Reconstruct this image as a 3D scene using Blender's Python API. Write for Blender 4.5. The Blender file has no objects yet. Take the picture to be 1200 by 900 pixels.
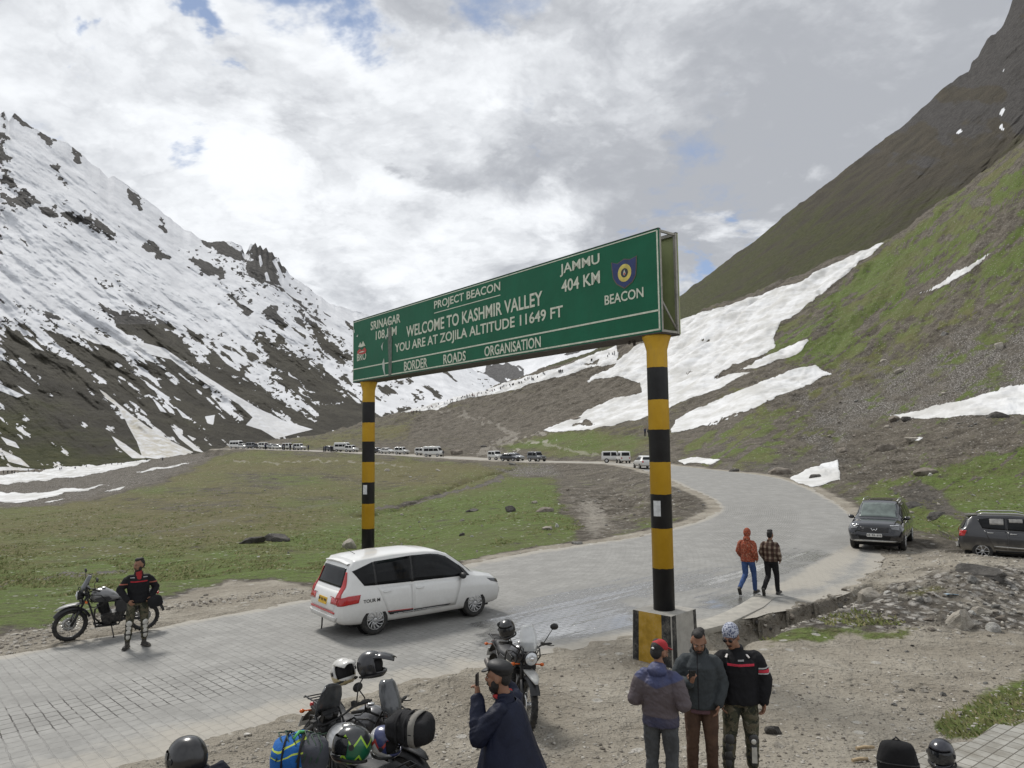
import bpy, bmesh, math, random
import numpy as np
from mathutils import Vector, Matrix, Quaternion
rnd = random.Random(7)
SC = bpy.context.scene
COL = SC.collection
PI = math.pi
# ------------------------------------------------------------------ camera
CAM = np.array([0.0, 0.0, 4.15])
FPX = 850.0
PITCH = math.atan(72 / FPX)
ROLL = 0.012
_R0 = np.array([1.0, 0, 0]); _F0 = np.array([0, math.cos(PITCH), math.sin(PITCH)]); _U0 = np.array([0, -math.sin(PITCH), math.cos(PITCH)])
_r = _R0 * math.cos(ROLL) - _U0 * math.sin(ROLL)
_u = _U0 * math.cos(ROLL) + _R0 * math.sin(ROLL)
cd = bpy.data.cameras.new('camera'); cam = bpy.data.objects.new('camera', cd); COL.objects.link(cam)
cd.sensor_width = 36.0; cd.lens = FPX / 1200 * 36.0; cd.clip_start = 0.05; cd.clip_end = 20000
cam.matrix_world = Matrix(((_r[0], _u[0], -_F0[0], CAM[0]), (_r[1], _u[1], -_F0[1], CAM[1]), (_r[2], _u[2], -_F0[2], CAM[2]), (0, 0, 0, 1)))
SC.camera = cam

def at(px, py, Y):
    d = _F0 + _r * ((px - 600) / FPX) + _u * ((450 - py) / FPX)
    return CAM + d * (Y / d[1])

def proj(P):
    d = np.asarray(P, float) - CAM
    w = np.maximum(d @ _F0, 1e-6)
    return 600 + FPX * (d @ _r) / w, 450 - FPX * (d @ _u) / w

# ------------------------------------------------------------------ render look
SC.view_settings.view_transform = 'Standard'; SC.view_settings.look = 'None'
SC.view_settings.exposure = 0.40; SC.view_settings.gamma = 1.0
SC.cycles.max_bounces = 6; SC.cycles.diffuse_bounces = 3; SC.cycles.glossy_bounces = 3
SC.cycles.transmission_bounces = 4; SC.cycles.transparent_max_bounces = 6
SC.cycles.caustics_reflective = False; SC.cycles.caustics_refractive = False

# ------------------------------------------------------------------ node helper
class NT:
    def __init__(s, tree): s.t = tree; s.t.nodes.clear()
    def n(s, typ, **kw):
        nd = s.t.nodes.new(typ)
        for k, v in kw.items(): setattr(nd, k, v)
        return nd
    def l(s, a, b): s.t.links.new(a, b)
    def put(s, sock, v):
        if isinstance(v, bpy.types.NodeSocket): s.l(v, sock)
        elif isinstance(v, (tuple, list)) and len(v) == 3 and sock.type == 'RGBA': sock.default_value = (*v, 1)
        else: sock.default_value = v
    def m(s, op, a, b=0.0, c=None, clamp=False):
        nd = s.n('ShaderNodeMath', operation=op, use_clamp=clamp)
        s.put(nd.inputs[0], a); s.put(nd.inputs[1], b)
        if c is not None: s.put(nd.inputs[2], c)
        return nd.outputs[0]
    def vm(s, op, a, b=None, scale=None):
        nd = s.n('ShaderNodeVectorMath', operation=op); s.put(nd.inputs[0], a)
        if b is not None: s.put(nd.inputs[1], b)
        if scale is not None: s.put(nd.inputs['Scale'], scale)
        return nd.outputs['Value'] if op in ('DOT_PRODUCT', 'LENGTH', 'DISTANCE') else nd.outputs[0]
    def mix(s, f, a, b, blend='MIX'):
        nd = s.n('ShaderNodeMix', data_type='RGBA', blend_type=blend)
        s.put(nd.inputs[0], f); s.put(nd.inputs[6], a); s.put(nd.inputs[7], b)
        return nd.outputs[2]
    def ss(s, x, lo, hi, a=0.0, b=1.0):
        nd = s.n('ShaderNodeMapRange', interpolation_type='SMOOTHSTEP')
        s.put(nd.inputs[0], x); s.put(nd.inputs[1], lo); s.put(nd.inputs[2], hi); s.put(nd.inputs[3], a); s.put(nd.inputs[4], b)
        return nd.outputs[0]
    def lin(s, x, lo, hi, a=0.0, b=1.0):
        nd = s.n('ShaderNodeMapRange'); s.put(nd.inputs[0], x)
        for i, v in enumerate((lo, hi, a, b)): s.put(nd.inputs[i + 1], v)
        return nd.outputs[0]
    def noise(s, vec, scale, detail=4, rough=0.55, dist=0.0, col=False):
        nd = s.n('ShaderNodeTexNoise'); s.put(nd.inputs['Vector'], vec)
        nd.inputs['Scale'].default_value = scale; nd.inputs['Detail'].default_value = detail
        nd.inputs['Roughness'].default_value = rough; nd.inputs['Distortion'].default_value = dist
        return nd.outputs[1] if col else nd.outputs[0]
    def vor(s, vec, scale, feature='F1', out='Distance', rand=1.0):
        nd = s.n('ShaderNodeTexVoronoi', feature=feature); s.put(nd.inputs['Vector'], vec)
        nd.inputs['Scale'].default_value = scale; nd.inputs['Randomness'].default_value = rand
        return nd.outputs[out]
    def attr(s, name, out='Color'):
        nd = s.n('ShaderNodeAttribute', attribute_name=name); return nd.outputs[out]
    def sep(s, v):
        nd = s.n('ShaderNodeSeparateXYZ'); s.put(nd.inputs[0], v); return nd.outputs
    def comb(s, x, y, z):
        nd = s.n('ShaderNodeCombineXYZ')
        for i, v in enumerate((x, y, z)): s.put(nd.inputs[i], v)
        return nd.outputs[0]
    def bump(s, h, strength=0.5, dist=0.02, normal=None):
        nd = s.n('ShaderNodeBump'); nd.inputs['Strength'].default_value = strength; nd.inputs['Distance'].default_value = dist
        s.put(nd.inputs['Height'], h)
        if normal is not None: s.l(normal, nd.inputs['Normal'])
        return nd.outputs[0]
    def out(s, col, rough=0.8, metal=0.0, normal=None, spec=None, **kw):
        b = s.n('ShaderNodeBsdfPrincipled'); o = s.n('ShaderNodeOutputMaterial')
        s.put(b.inputs['Base Color'], col); s.put(b.inputs['Roughness'], rough); s.put(b.inputs['Metallic'], metal)
        if normal is not None: s.l(normal, b.inputs['Normal'])
        if spec is not None: s.put(b.inputs['Specular IOR Level'], spec)
        for k, v in kw.items(): s.put(b.inputs[k], v)
        s.l(b.outputs[0], o.inputs[0])
        return b

def newmat(name):
    m = bpy.data.materials.new(name); m.use_nodes = True
    return m, NT(m.node_tree)

# ------------------------------------------------------------------ world
W = bpy.data.worlds.new('World'); SC.world = W; W.use_nodes = True
SUN_EL = math.radians(52); SUN_AZ = math.radians(-35)      # azimuth from +Y towards +X
def build_world():
    n = NT(W.node_tree)
    sky = n.n('ShaderNodeTexSky', sky_type='NISHITA', sun_disc=False)
    sky.sun_elevation = SUN_EL; sky.sun_rotation = SUN_AZ; sky.altitude = 3500; sky.air_density = 1.0; sky.dust_density = 0.6
    dirv = n.vm('NORMALIZE', n.n('ShaderNodeTexCoord').outputs['Generated'])
    x, y, z = n.sep(dirv)[0:3]
    zz = n.m('ADD', n.m('MAXIMUM', z, 0.0), 0.28)
    p = n.comb(n.m('DIVIDE', x, zz), n.m('DIVIDE', y, zz), 0.37)
    big = n.noise(p, 1.15, 7, 0.53, 0.35)
    mid = n.noise(n.vm('ADD', p, (7.3, 2.1, 1.0)), 2.6, 8, 0.6, 0.25)
    fine = n.noise(n.vm('ADD', p, (1.3, 9.1, 4.0)), 6.0, 6, 0.62, 0.2)
    wn_ = n.noise(n.vm('ADD', p, (3.0, 5.0, 2.0)), 3.2, 6, .6, .2, col=True)
    wdir = n.vm('ADD', dirv, n.vm('SCALE', n.vm('SUBTRACT', wn_, (.5, .5, .5)), scale=.42))
    def blob(px, py, rad, amp):
        d = at(px, py, 10.0) - CAM; d = d / np.linalg.norm(d)
        dist = n.vm('DISTANCE', wdir, tuple(d))
        return n.ss(dist, rad, 0.0, 0.0, amp)
    def total(lst, base):
        acc = base
        for b in lst: acc = n.m('ADD', acc, blob(*b))
        return acc
    # openings where blue shows
    hole = total([(222, 45, .075, .50), (335, 5, .11, .46), (150, 205, .05, .24), (12, 50, .07, .44), (640, 165, .07, .20), (815, 195, .09, .22),
                  (600, 20, .09, .24), (440, 60, .07, .2), (812, 318, .09, .42), (860, 275, .07, .3), (-250, 60, .3, .25), (1500, 40, .3, .2), (420, 20, .1, .18)], 0.0)
    cover = n.m('SUBTRACT', n.m('ADD', n.m('MULTIPLY', mid, 0.55), n.m('MULTIPLY', fine, 0.45)), hole)
    cmask = n.ss(cover, 0.12, 0.40)
    # grey undersides
    grey = total([(960, 130, .34, .22), (1060, 60, .22, .10), (860, 190, .20, .10), (660, 70, .16, .16), (490, 186, .035, .22), (590, 150, .12, .12), (680, 208, .08, .14), (330, 130, .2, .1),
                  (80, 60, .14, .06)], 0.0)
    light = total([(360, 300, .32, .26), (560, 260, .2, .16), (130, 30, .16, .10), (905, 225, .07, .3), (830, 310, .07, .24), (400, 60, .16, .14), (60, 170, .13, .10), (925, 120, .05, .10), (250, 260, .18, .1)], 0.0)
    pv = n.n('ShaderNodeTexVoronoi', feature='F1'); n.put(pv.inputs['Vector'], n.vm('ADD', p, n.vm('SCALE', n.vm('SUBTRACT', wn_, (.5, .5, .5)), scale=.55))); pv.inputs['Scale'].default_value = 3.4; pv.inputs['Detail'].default_value = 3; pv.inputs['Roughness'].default_value = .55
    puff = n.m('SUBTRACT', .62, pv.outputs['Distance'])
    tone = n.m('ADD', n.m('ADD', n.m('MULTIPLY', big, 0.70), n.m('MULTIPLY', mid, 0.60)), n.m('MULTIPLY', fine, 0.32))
    tone = n.m('ADD', n.m('ADD', n.m('SUBTRACT', tone, grey), light), n.m('MULTIPLY', puff, .34))
    t = n.ss(tone, 0.42, 1.0)
    ccol = n.mix(t, (0.345, 0.36, 0.39), (0.755, 0.775, 0.80))
    skyc = n.vm('SCALE', sky.outputs[0], scale=0.075)
    skyc = n.mix(0.42, skyc, (0.40, 0.48, 0.64))
    bgc = n.mix(cmask, skyc, ccol)
    bg = n.n('ShaderNodeBackground'); n.put(bg.inputs[0], bgc); bg.inputs[1].default_value = 1.0
    o = n.n('ShaderNodeOutputWorld'); n.l(bg.outputs[0], o.inputs[0])
build_world()
W.cycles.sampling_method = 'MANUAL'; W.cycles.sample_map_resolution = 512
sd_ = bpy.data.lights.new('sun', 'SUN'); sd_.energy = 2.2; sd_.angle = math.radians(12); sd_.color = (1.0, 0.965, 0.91)
sun = bpy.data.objects.new('sun', sd_); COL.objects.link(sun)
_sd = Vector((math.sin(SUN_AZ) * math.cos(SUN_EL), math.cos(SUN_AZ) * math.cos(SUN_EL), math.sin(SUN_EL)))
sun.rotation_euler = (-_sd).to_track_quat('-Z', 'Y').to_euler(); sun.location = (0, 0, 60)

# ------------------------------------------------------------------ numeric noise
class VN:
    def __init__(s, seed):
        s.g = np.random.RandomState(seed).rand(256, 256)
    def __call__(s, x, y):
        xi = np.floor(x).astype(int); yi = np.floor(y).astype(int); fx = x - xi; fy = y - yi
        fx = fx * fx * (3 - 2 * fx); fy = fy * fy * (3 - 2 * fy)
        a = s.g[xi & 255, yi & 255]; b = s.g[(xi + 1) & 255, yi & 255]; c = s.g[xi & 255, (yi + 1) & 255]; d = s.g[(xi + 1) & 255, (yi + 1) & 255]
        return (a * (1 - fx) + b * fx) * (1 - fy) + (c * (1 - fx) + d * fx) * fy
_vn = VN(3)
def fbm(x, y, octv=5, gain=0.5, ridged=False, off=0.0):
    x = np.asarray(x, float) + off; y = np.asarray(y, float) + off * 1.7
    r = np.zeros(np.broadcast(x, y).shape); a = 1.0; tot = 0
    for i in range(octv):
        v = _vn(x + 17.3 * i, y - 9.1 * i)
        if ridged: v = 1 - np.abs(2 * v - 1)
        r = r + a * v; tot += a; a *= gain
        x, y = (x * 1.6 - y * 1.2), (x * 1.2 + y * 1.6)
    return r / tot
def sstep(x, a, b):
    t = np.clip((x - a) / (b - a), 0, 1); return t * t * (3 - 2 * t)
def poly_sd(px, py, poly):
    """signed distance (px) to a polygon, positive inside"""
    P = np.asarray(poly, float); n = len(P); inside = np.zeros(px.shape, bool); d2 = np.full(px.shape, 1e12)
    j = n - 1
    for i in range(n):
        xi, yi = P[i]; xj, yj = P[j]
        c = ((yi > py) != (yj > py)) & (px < (xj - xi) * (py - yi) / ((yj - yi) if yj != yi else 1e-9) + xi)
        inside ^= c
        ex, ey = xj - xi, yj - yi; L = ex * ex + ey * ey + 1e-9
        t = np.clip(((px - xi) * ex + (py - yi) * ey) / L, 0, 1)
        d2 = np.minimum(d2, (px - xi - t * ex) ** 2 + (py - yi - t * ey) ** 2)
        j = i
    d = np.sqrt(d2); return np.where(inside, d, -d)
def line_d(px, py, pts):
    d2 = np.full(px.shape, 1e12)
    for (xi, yi), (xj, yj) in zip(pts[:-1], pts[1:]):
        ex, ey = xj - xi, yj - yi; L = ex * ex + ey * ey + 1e-9
        t = np.clip(((px - xi) * ex + (py - yi) * ey) / L, 0, 1)
        d2 = np.minimum(d2, (px - xi - t * ex) ** 2 + (py - yi - t * ey) ** 2)
    return np.sqrt(d2)

# ------------------------------------------------------------------ object helpers
def link(o, parent=None):
    COL.objects.link(o)
    if parent is not None: o.parent = parent
    return o
def tag(o, label=None, cat=None, group=None, kind=None):
    if label: o['label'] = label
    if cat: o['category'] = cat
    if group: o['group'] = group
    if kind: o['kind'] = kind
    return o
def empty(name, loc=(0, 0, 0), rz=0.0, label=None, cat=None, group=None):
    o = bpy.data.objects.new(name, None); COL.objects.link(o); o.location = loc; o.rotation_euler = (0, 0, rz); o.empty_display_size = 0.2
    return tag(o, label, cat, group)
def kids(o): return [c for c in COL.objects if c.parent == o]
def copy_tree(o, parent=None, idx=None):
    if idx is None:
        idx = {}
        for c in COL.objects:
            if c.parent: idx.setdefault(c.parent.name, []).append(c)
    c = o.copy(); COL.objects.link(c)
    if parent is not None: c.parent = parent
    for ch in idx.get(o.name, []): copy_tree(ch, c, idx)
    return c
def grid_mesh(name, P, m, attrs=None, smooth=True, uv=None):
    """P: (rows, cols, 3) array -> mesh object"""
    R, C = P.shape[:2]
    idx = np.arange(R * C).reshape(R, C)
    q = np.stack([idx[:-1, :-1], idx[:-1, 1:], idx[1:, 1:], idx[1:, :-1]], -1).reshape(-1, 4)
    return raw_mesh(name, P.reshape(-1, 3), q, m, attrs, smooth, None if uv is None else uv.reshape(-1, 2))
def raw_mesh(name, V, Q, m, attrs=None, smooth=True, uv=None):
    me = bpy.data.meshes.new(name); V = np.asarray(V, np.float32); Q = np.asarray(Q, np.int32); k = Q.shape[1]
    me.vertices.add(len(V)); me.vertices.foreach_set('co', V.ravel())
    me.loops.add(Q.size); me.loops.foreach_set('vertex_index', Q.ravel())
    me.polygons.add(len(Q)); me.polygons.foreach_set('loop_start', np.arange(0, Q.size, k, dtype=np.int32))
    me.polygons.foreach_set('loop_total', np.full(len(Q), k, np.int32))
    me.polygons.foreach_set('use_smooth', np.full(len(Q), smooth, bool))
    for nm, arr in (attrs or {}).items():
        a = me.attributes.new(nm, 'FLOAT_COLOR', 'POINT')
        arr = np.asarray(arr, np.float32)
        if arr.shape[1] == 3: arr = np.concatenate([arr, np.ones((len(arr), 1), np.float32)], 1)
        a.data.foreach_set('color', arr.ravel())
    if uv is not None:
        u = me.uv_layers.new(name='UVMap'); u.data.foreach_set('uv', np.asarray(uv, np.float32)[Q.ravel()].ravel())
    me.update(calc_edges=True); me.validate()
    me.materials.append(m)
    o = bpy.data.objects.new(name, me); COL.objects.link(o); return o
# ------------------------------------------------------------------ land: profile columns (px, [(py, depth) ...]) seen along each bearing
def zr_road(Y):
    return np.interp(Y, [0, 22, 36, 50, 70, 88, 115, 136, 175, 195, 215, 240], [0, 0, .15, .35, .9, 1.3, 1.2, 1.1, 1.7, 2.9, 4.1, 4.3])
def _near(px):
    if px < 730: return [(1.0, 2.3), (4.0, 1.2), (5.5, .72), (6.5, .5), (7.5, .28), (9, .08), (10.5, 0), (13, 0)]
    return [(1.0, 2.3), (4.0, .9), (5.5, .45), (7, .32), (8.5, .26), (9.5, .15), (11, .03), (13, 0)]
_cols = {
  -700: [('z', 16, 0), (735, 17), (700, 22), (650, 36), (610, 60), (590, 100), (575, 180), (562, 300), (552, 430), (551, 640), (551, 900)],
  0:   [('z', 16, 0), (735, 17.6), (700, 22.5), (650, 36), (610, 60), (590, 100), (575, 180), (562, 300), (552, 430), (551, 640), (551, 900)],
  100: [('z', 16, 0), (728, 18), (700, 22.5), (650, 36), (605, 60), (583, 100), (568, 180), (557, 300), (548, 430), (548, 640), (548, 900)],
  200: [('z', 16, 0), (716, 18.6), (700, 22), (650, 36), (600, 60), (570, 100), (548, 200), (542, 300), (537, 450), (536, 640), (536, 900)],
  240: [('z', 17, 0), (713, 18.8), (697, 23), (645, 37), (595, 62), (565, 105), (544, 185), (537, 215), (534, 250), (533, 300), (532, 450), (531, 640), (530, 900)],
  280: [('z', 17, 0), (712, 19), (690, 23.5), (640, 38), (590, 65), (560, 110), (538, 180), (524.2, 220), (523.5, 240), (523, 300), (523, 450), (523, 900)],
  370: [('z', 18, 0), (700, 20.5), (640, 39), (590, 68), (560, 110), (537, 175), (527.5, 202), (526, 215), (517, 300), (511, 450), (514, 700), (516, 900)],
  450: [('z', 19, 0), (682, 22), (640, 40), (590, 70), (560, 110), (541, 160), (532, 185), (530.5, 200), (510, 300), (488, 480), (500, 700), (505, 900)],
  560: [('z', 21, 0), (666, 25), (640, 33), (600, 52), (570, 78), (552, 115), (540, 150), (537, 165), (532, 178), (510, 230), (480, 320), (461, 450), (480, 700), (490, 900)],
  640: [('z', 24, 0), (655, 27), (640, 31), (605, 45), (575, 66), (556, 100), (544, 130), (541, 140), (532, 153), (515, 180), (480, 240), (432, 400), (455, 650), (470, 900)],
  720: [('z', 26, 0), (646, 29), (630, 34), (602, 46), (580, 62), (557, 86), (545, 108), (541, 120), (533, 130), (520, 150), (480, 200), (440, 260), (408, 340), (430, 560), (450, 900)],
  770: [('z', 28, .05), (630, 33), (604, 43), (582, 55), (560, 70), (552, 82), (543, 98), (536, 112), (516, 140), (475, 185), (430, 235), (391, 310), (415, 560), (440, 900)],
  830: [('z', 30, .1), ('z', 55, .5), (560, 68), (549, 80), (540, 93), (528, 110), (500, 140), (463, 170), (425, 210), (365, 290), (390, 560), (430, 900)],
  900: [('z', 34, .15), ('z', 52, .4), (562, 68), (545, 82), (530, 95), (490, 125), (450, 155), (410, 190), (375, 225), (340, 265), (360, 420), (420, 900)],
  970: [('z', 36, .15), ('z', 44, .3), (572, 56), (548, 76), (523, 100), (470, 135), (420, 168), (365, 205), (310, 255), (335, 420), (420, 900)],
  1040: [('z', 34, .15), (596, 42), (570, 56), (545, 75), (500, 105), (440, 140), (380, 175), (330, 205), (285, 235), (320, 420), (420, 900)],
  1110: [('z', 31, .15), (597, 40), (565, 55), (535, 72), (490, 95), (430, 125), (350, 160), (290, 190), (240, 212), (300, 420), (420, 900)],
  1200: [('z', 30, .15), (600, 38), (560, 52), (525, 68), (482, 88), (400, 118), (300, 150), (180, 190), (260, 420), (400, 900)],
  1330: [('z', 30, .15), (600, 38), (555, 50), (515, 64), (460, 82), (370, 108), (250, 138), (100, 180), (200, 420), (400, 900)],
  1900: [('z', 30, .15), (600, 38), (555, 50), (515, 64), (460, 82), (370, 108), (250, 138), (100, 180), (200, 420), (400, 900)],
}
NT_, NY_ = 900, 700
LY = np.linspace(math.log(1.0), math.log(900.0), NY_)
def _build_field():
    ts, prof = [], []
    for px in sorted(_cols):
        pts = list(_near(px))
        for c in _cols[px]:
            if c[0] == 'z': pts.append((c[1], c[2]))
            else: pts.append((c[1], at(px, c[0], c[1])[2]))
        pts.sort(); Y = np.array([p[0] for p in pts]); Z = np.array([p[1] for p in pts])
        z = np.interp(LY, np.log(Y), Z)
        k = np.exp(-0.5 * (np.arange(-14, 15) / 5.0) ** 2); k /= k.sum()
        z = np.convolve(np.pad(z, 14, mode='edge'), k, mode='valid')
        ts.append((at(px, 520, 10.0)[0]) / 10.0); prof.append(z)
    ts = np.array(ts); prof = np.array(prof)
    # monotone cubic across bearings
    h = np.diff(ts)[:, None]; dlt = np.diff(prof, axis=0) / h
    m = np.zeros_like(prof); m[0] = dlt[0]; m[-1] = dlt[-1]
    a, b = dlt[:-1], dlt[1:]; w1 = 2 * h[1:] + h[:-1]; w2 = h[1:] + 2 * h[:-1]
    with np.errstate(all='ignore'):
        mm = np.where(a * b > 0, (w1 + w2) / (w1 / a + w2 / b), 0.0)
    m[1:-1] = mm
    T = np.linspace(ts[0], ts[-1], NT_)
    i = np.clip(np.searchsorted(ts, T) - 1, 0, len(ts) - 2); hh = (ts[i + 1] - ts[i]); s = ((T - ts[i]) / hh)[:, None]; hh = hh[:, None]
    G = (2*s**3-3*s**2+1)*prof[i] + (s**3-2*s**2+s)*hh*m[i] + (-2*s**3+3*s**2)*prof[i+1] + (s**3-s**2)*hh*m[i+1]
    return T, G
_T, _G = _build_field()
def z_base(x, y):
    y = np.maximum(y, 1.0001); t = np.clip(x / y, _T[0], _T[-1] - 1e-6); ly = np.clip(np.log(y), LY[0], LY[-1] - 1e-6)
    ft = (t - _T[0]) / (_T[1] - _T[0]); fy = (ly - LY[0]) / (LY[1] - LY[0]); i = ft.astype(int); j = fy.astype(int); ft = ft - i; fy = fy - j
    return (_G[i, j] * (1 - ft) + _G[i + 1, j] * ft) * (1 - fy) + (_G[i, j + 1] * (1 - ft) + _G[i + 1, j + 1] * ft) * fy

# ------------------------------------------------------------------ road centre line
def on_road(px, py):
    lo, hi = 3.0, 120.0
    for _ in range(60):
        m = (lo + hi) / 2
        if at(px, py, m)[2] > zr_road(m): lo = m
        else: hi = m
    return at(px, py, lo)[:2]
_IE = [(-300, 815), (0, 768), (130, 745), (300, 718), (400, 700), (500, 683), (570, 671), (640, 658), (700, 645), (760, 633), (815, 622), (841, 609), (846, 598), (836, 586), (812, 573), (790, 561)]
_OE = [(-300, 1020), (0, 935), (150, 895), (330, 838), (450, 802), (520, 783), (570, 769), (640, 750), (740, 737), (850, 712), (945, 668), (995, 634), (1000, 606), (975, 586), (930, 568), (885, 556)]
_ctr = []
for a, b in zip(_IE, _OE):
    A, B = on_road(*a), on_road(*b)
    _ctr.append((*((A + B) / 2), np.linalg.norm(A - B) / 2))
_ctr = [(_ctr[0][0] - 30, _ctr[0][1] - 9, _ctr[0][2])] + _ctr
for (px, Y) in ((775, 88), (727, 113), (640, 133), (560, 155), (505, 175), (400, 196), (300, 215), (262, 224)):
    _ctr.append((at(px, 535, Y)[0], Y, 3.5))
def catmull(P, step):
    P = np.asarray(P, float); out = []
    Q = np.vstack([2 * P[0] - P[1], P, 2 * P[-1] - P[-2]])
    for i in range(1, len(Q) - 2):
        p0, p1, p2, p3 = Q[i - 1:i + 3]; n = max(2, int(np.linalg.norm((p2 - p1)[:2]) / step))
        for k in range(n):
            t = k / n
            out.append(0.5 * (2*p1 + (p2-p0)*t + (2*p0-5*p1+4*p2-p3)*t*t + (3*p1-p0-3*p2+p3)*t**3))
    out.append(P[-1]); return np.array(out)
ROAD = catmull(_ctr, 0.5)
for _ in range(40):   # even out
    ROAD[1:-1] = 0.25 * ROAD[:-2] + 0.5 * ROAD[1:-1] + 0.25 * ROAD[2:]
_rd1 = ROAD[::2]
def road_dist(x, y):
    """distance to centre line, half width and road height at nearest sample"""
    x = np.asarray(x, float).ravel(); y = np.asarray(y, float).ravel(); D = np.empty(len(x)); I = np.empty(len(x), int)
    for s in range(0, len(x), 20000):
        d2 = (x[s:s+20000, None] - _rd1[None, :, 0]) ** 2 + (y[s:s+20000, None] - _rd1[None, :, 1]) ** 2
        i = d2.argmin(1); I[s:s+20000] = i; D[s:s+20000] = np.sqrt(d2[np.arange(len(i)), i])
    return D, _rd1[I, 2], zr_road(_rd1[I, 1]), I
# ditch beside the road, by the rubble
def flat_at(px, py, z=0.0):
    h = at(px, py, 1.0) - CAM; return (CAM + h * ((z - CAM[2]) / h[2]))[:2]
DITCH = np.array([flat_at(*p) for p in ((842, 752), (868, 738), (905, 722), (950, 712), (985, 700), (1010, 690))])
MOUND = [(flat_at(1065, 715), 1.9, .42), (flat_at(1130, 705), 1.8, .45), (flat_at(1185, 690), 2.2, .4), (flat_at(1000, 735), 1.2, .16), (flat_at(1120, 668), 2.0, .3), (flat_at(930, 700), .8, .1)]
STREAM = np.array([flat_at(a, b, -1.2) for a, b in ((425, 602), (470, 592), (520, 580), (560, 570), (600, 561))])
SIDE = [[flat_at(1080, 600, .2), flat_at(1110, 612, .2), flat_at(1128, 632, .1)], [flat_at(1085, 640, .1), flat_at(1135, 641, .1)]]
def z_land(x, y, detail=True):
    sh = np.shape(x); x = np.asarray(x, float).ravel(); y = np.asarray(y, float).ravel()
    z = z_base(x, y)
    if detail:
        amp = np.interp(y, [5, 15, 40, 90, 150, 300, 900], [.03, .06, .22, .6, 1.3, 2.6, 6])
        slope = np.clip((z - 2) / 25, 0, 1)
        z = z + amp * 1.25 * (fbm(x / 9, y / 9, 5) - .5) * (0.8 + 0.6 * slope) + 0.35 * amp * (fbm(x / 1.7, y / 1.7, 4, off=31) - .5)
        g = fbm((x * .75 + y * .66) / 26, (x * .66 - y * .75) / 7, 4, ridged=True, off=5)     # gullies down the slope
        z = z - slope * np.interp(y, [40, 120, 300], [.3, 2.0, 3.5]) * (g - .6)
    k = np.exp(-((x - 11.0) / 5.5) ** 2 - ((y - 52) / 14.0) ** 2); z = z + k * 1.9 * (fbm(x / 2.4, y / 2.4, 5, .6, off=44) - .5)
    k = sstep(x - y * .36, -6, 6) * sstep(y, 34, 60) * sstep(y, 260, 120); z = z + k * 1.0 * (fbm(x / 3.2, y / 3.2, 5, .62, ridged=True, off=54) - .55)
    dd = line_d(x, y, DITCH); z = z + .10 * np.exp(-((dd - 1.3) / .5) ** 2)
    ds = line_d(x + 1.6 * (fbm(x / 2.2, y / 2.2, 4) - .5), y + 5.0 * (fbm(x / 4, y / 4, 4, off=8) - .5), STREAM); z = z - .42 * np.exp(-(ds / .6) ** 2) - .25 * np.exp(-(ds / 1.6) ** 2)
    for (c, r, h) in MOUND:
        q = (x - c[0]) ** 2 + (y - c[1]) ** 2; z = z + h * np.exp(-q / r ** 2) * (0.6 + .8 * fbm(x / .6, y / .6, 3, off=11))
    for s in SIDE:
        d = line_d(x, y, s); z = z - .35 * np.exp(-(d / .5) ** 2)
    near = y < 300
    if near.any():
        D, hw, zr, _i = road_dist(x[near], y[near]); e = D - hw
        wob = (fbm(x[near] / .8, y[near] / .8, 3, off=3) - .5) * .10
        w = sstep(e, .15, np.interp(y[near], [10, 30, 60, 200], [2.2, 3.0, 4.5, 4]))
        wob2 = (fbm(x[near] / .45, y[near] / .45, 4, off=13) - .5) * .10 + (fbm(x[near] / 2.5, y[near] / 2.5, 3, off=6) - .5) * .10
        zn = z[near] * w + (zr + .012 + wob * sstep(e, 0.0, .8) * .6) * (1 - w)
        k = sstep(e, -.75, .15); zn = np.where(e < .15, np.minimum(zn, zr + .03) * k + (zr - .09) * (1 - k) + wob2 * sstep(e, -.8, -.2) * sstep(e, .6, .1), zn)
        zn = np.where(e < -.8, zr - .14, zn); jg = .35 * (fbm(x[near] / .5, y[near] / .5, 4, off=66) - .5); zn = zn - (.50 + 1.3 * jg) * np.exp(-(np.abs(dd[near] + jg * 1.5 + .5 * (fbm(x[near] / 1.6, y[near] / 1.6, 3, off=70) - .5)) / .55) ** 2.6) * sstep(e, .02, .30)
        z[near] = zn
    return z.reshape(sh)
def ground(px, py, z0=0.0):
    """world point where the line of sight through a photo pixel first meets the land"""
    Y = np.exp(np.linspace(math.log(5), math.log(700), 900))
    P = np.array([at(px, py, v) for v in Y]); h = P[:, 2] - z_land(P[:, 0], P[:, 1])
    k = np.argmax(h < 0) if (h < 0).any() else len(Y) - 1
    if k == 0: return P[0]
    f = h[k - 1] / (h[k - 1] - h[k] + 1e-9); p = P[k - 1] + (P[k] - P[k - 1]) * f
    return p
def zg(x, y): return float(z_land(np.array([x]), np.array([y]))[0])

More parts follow.
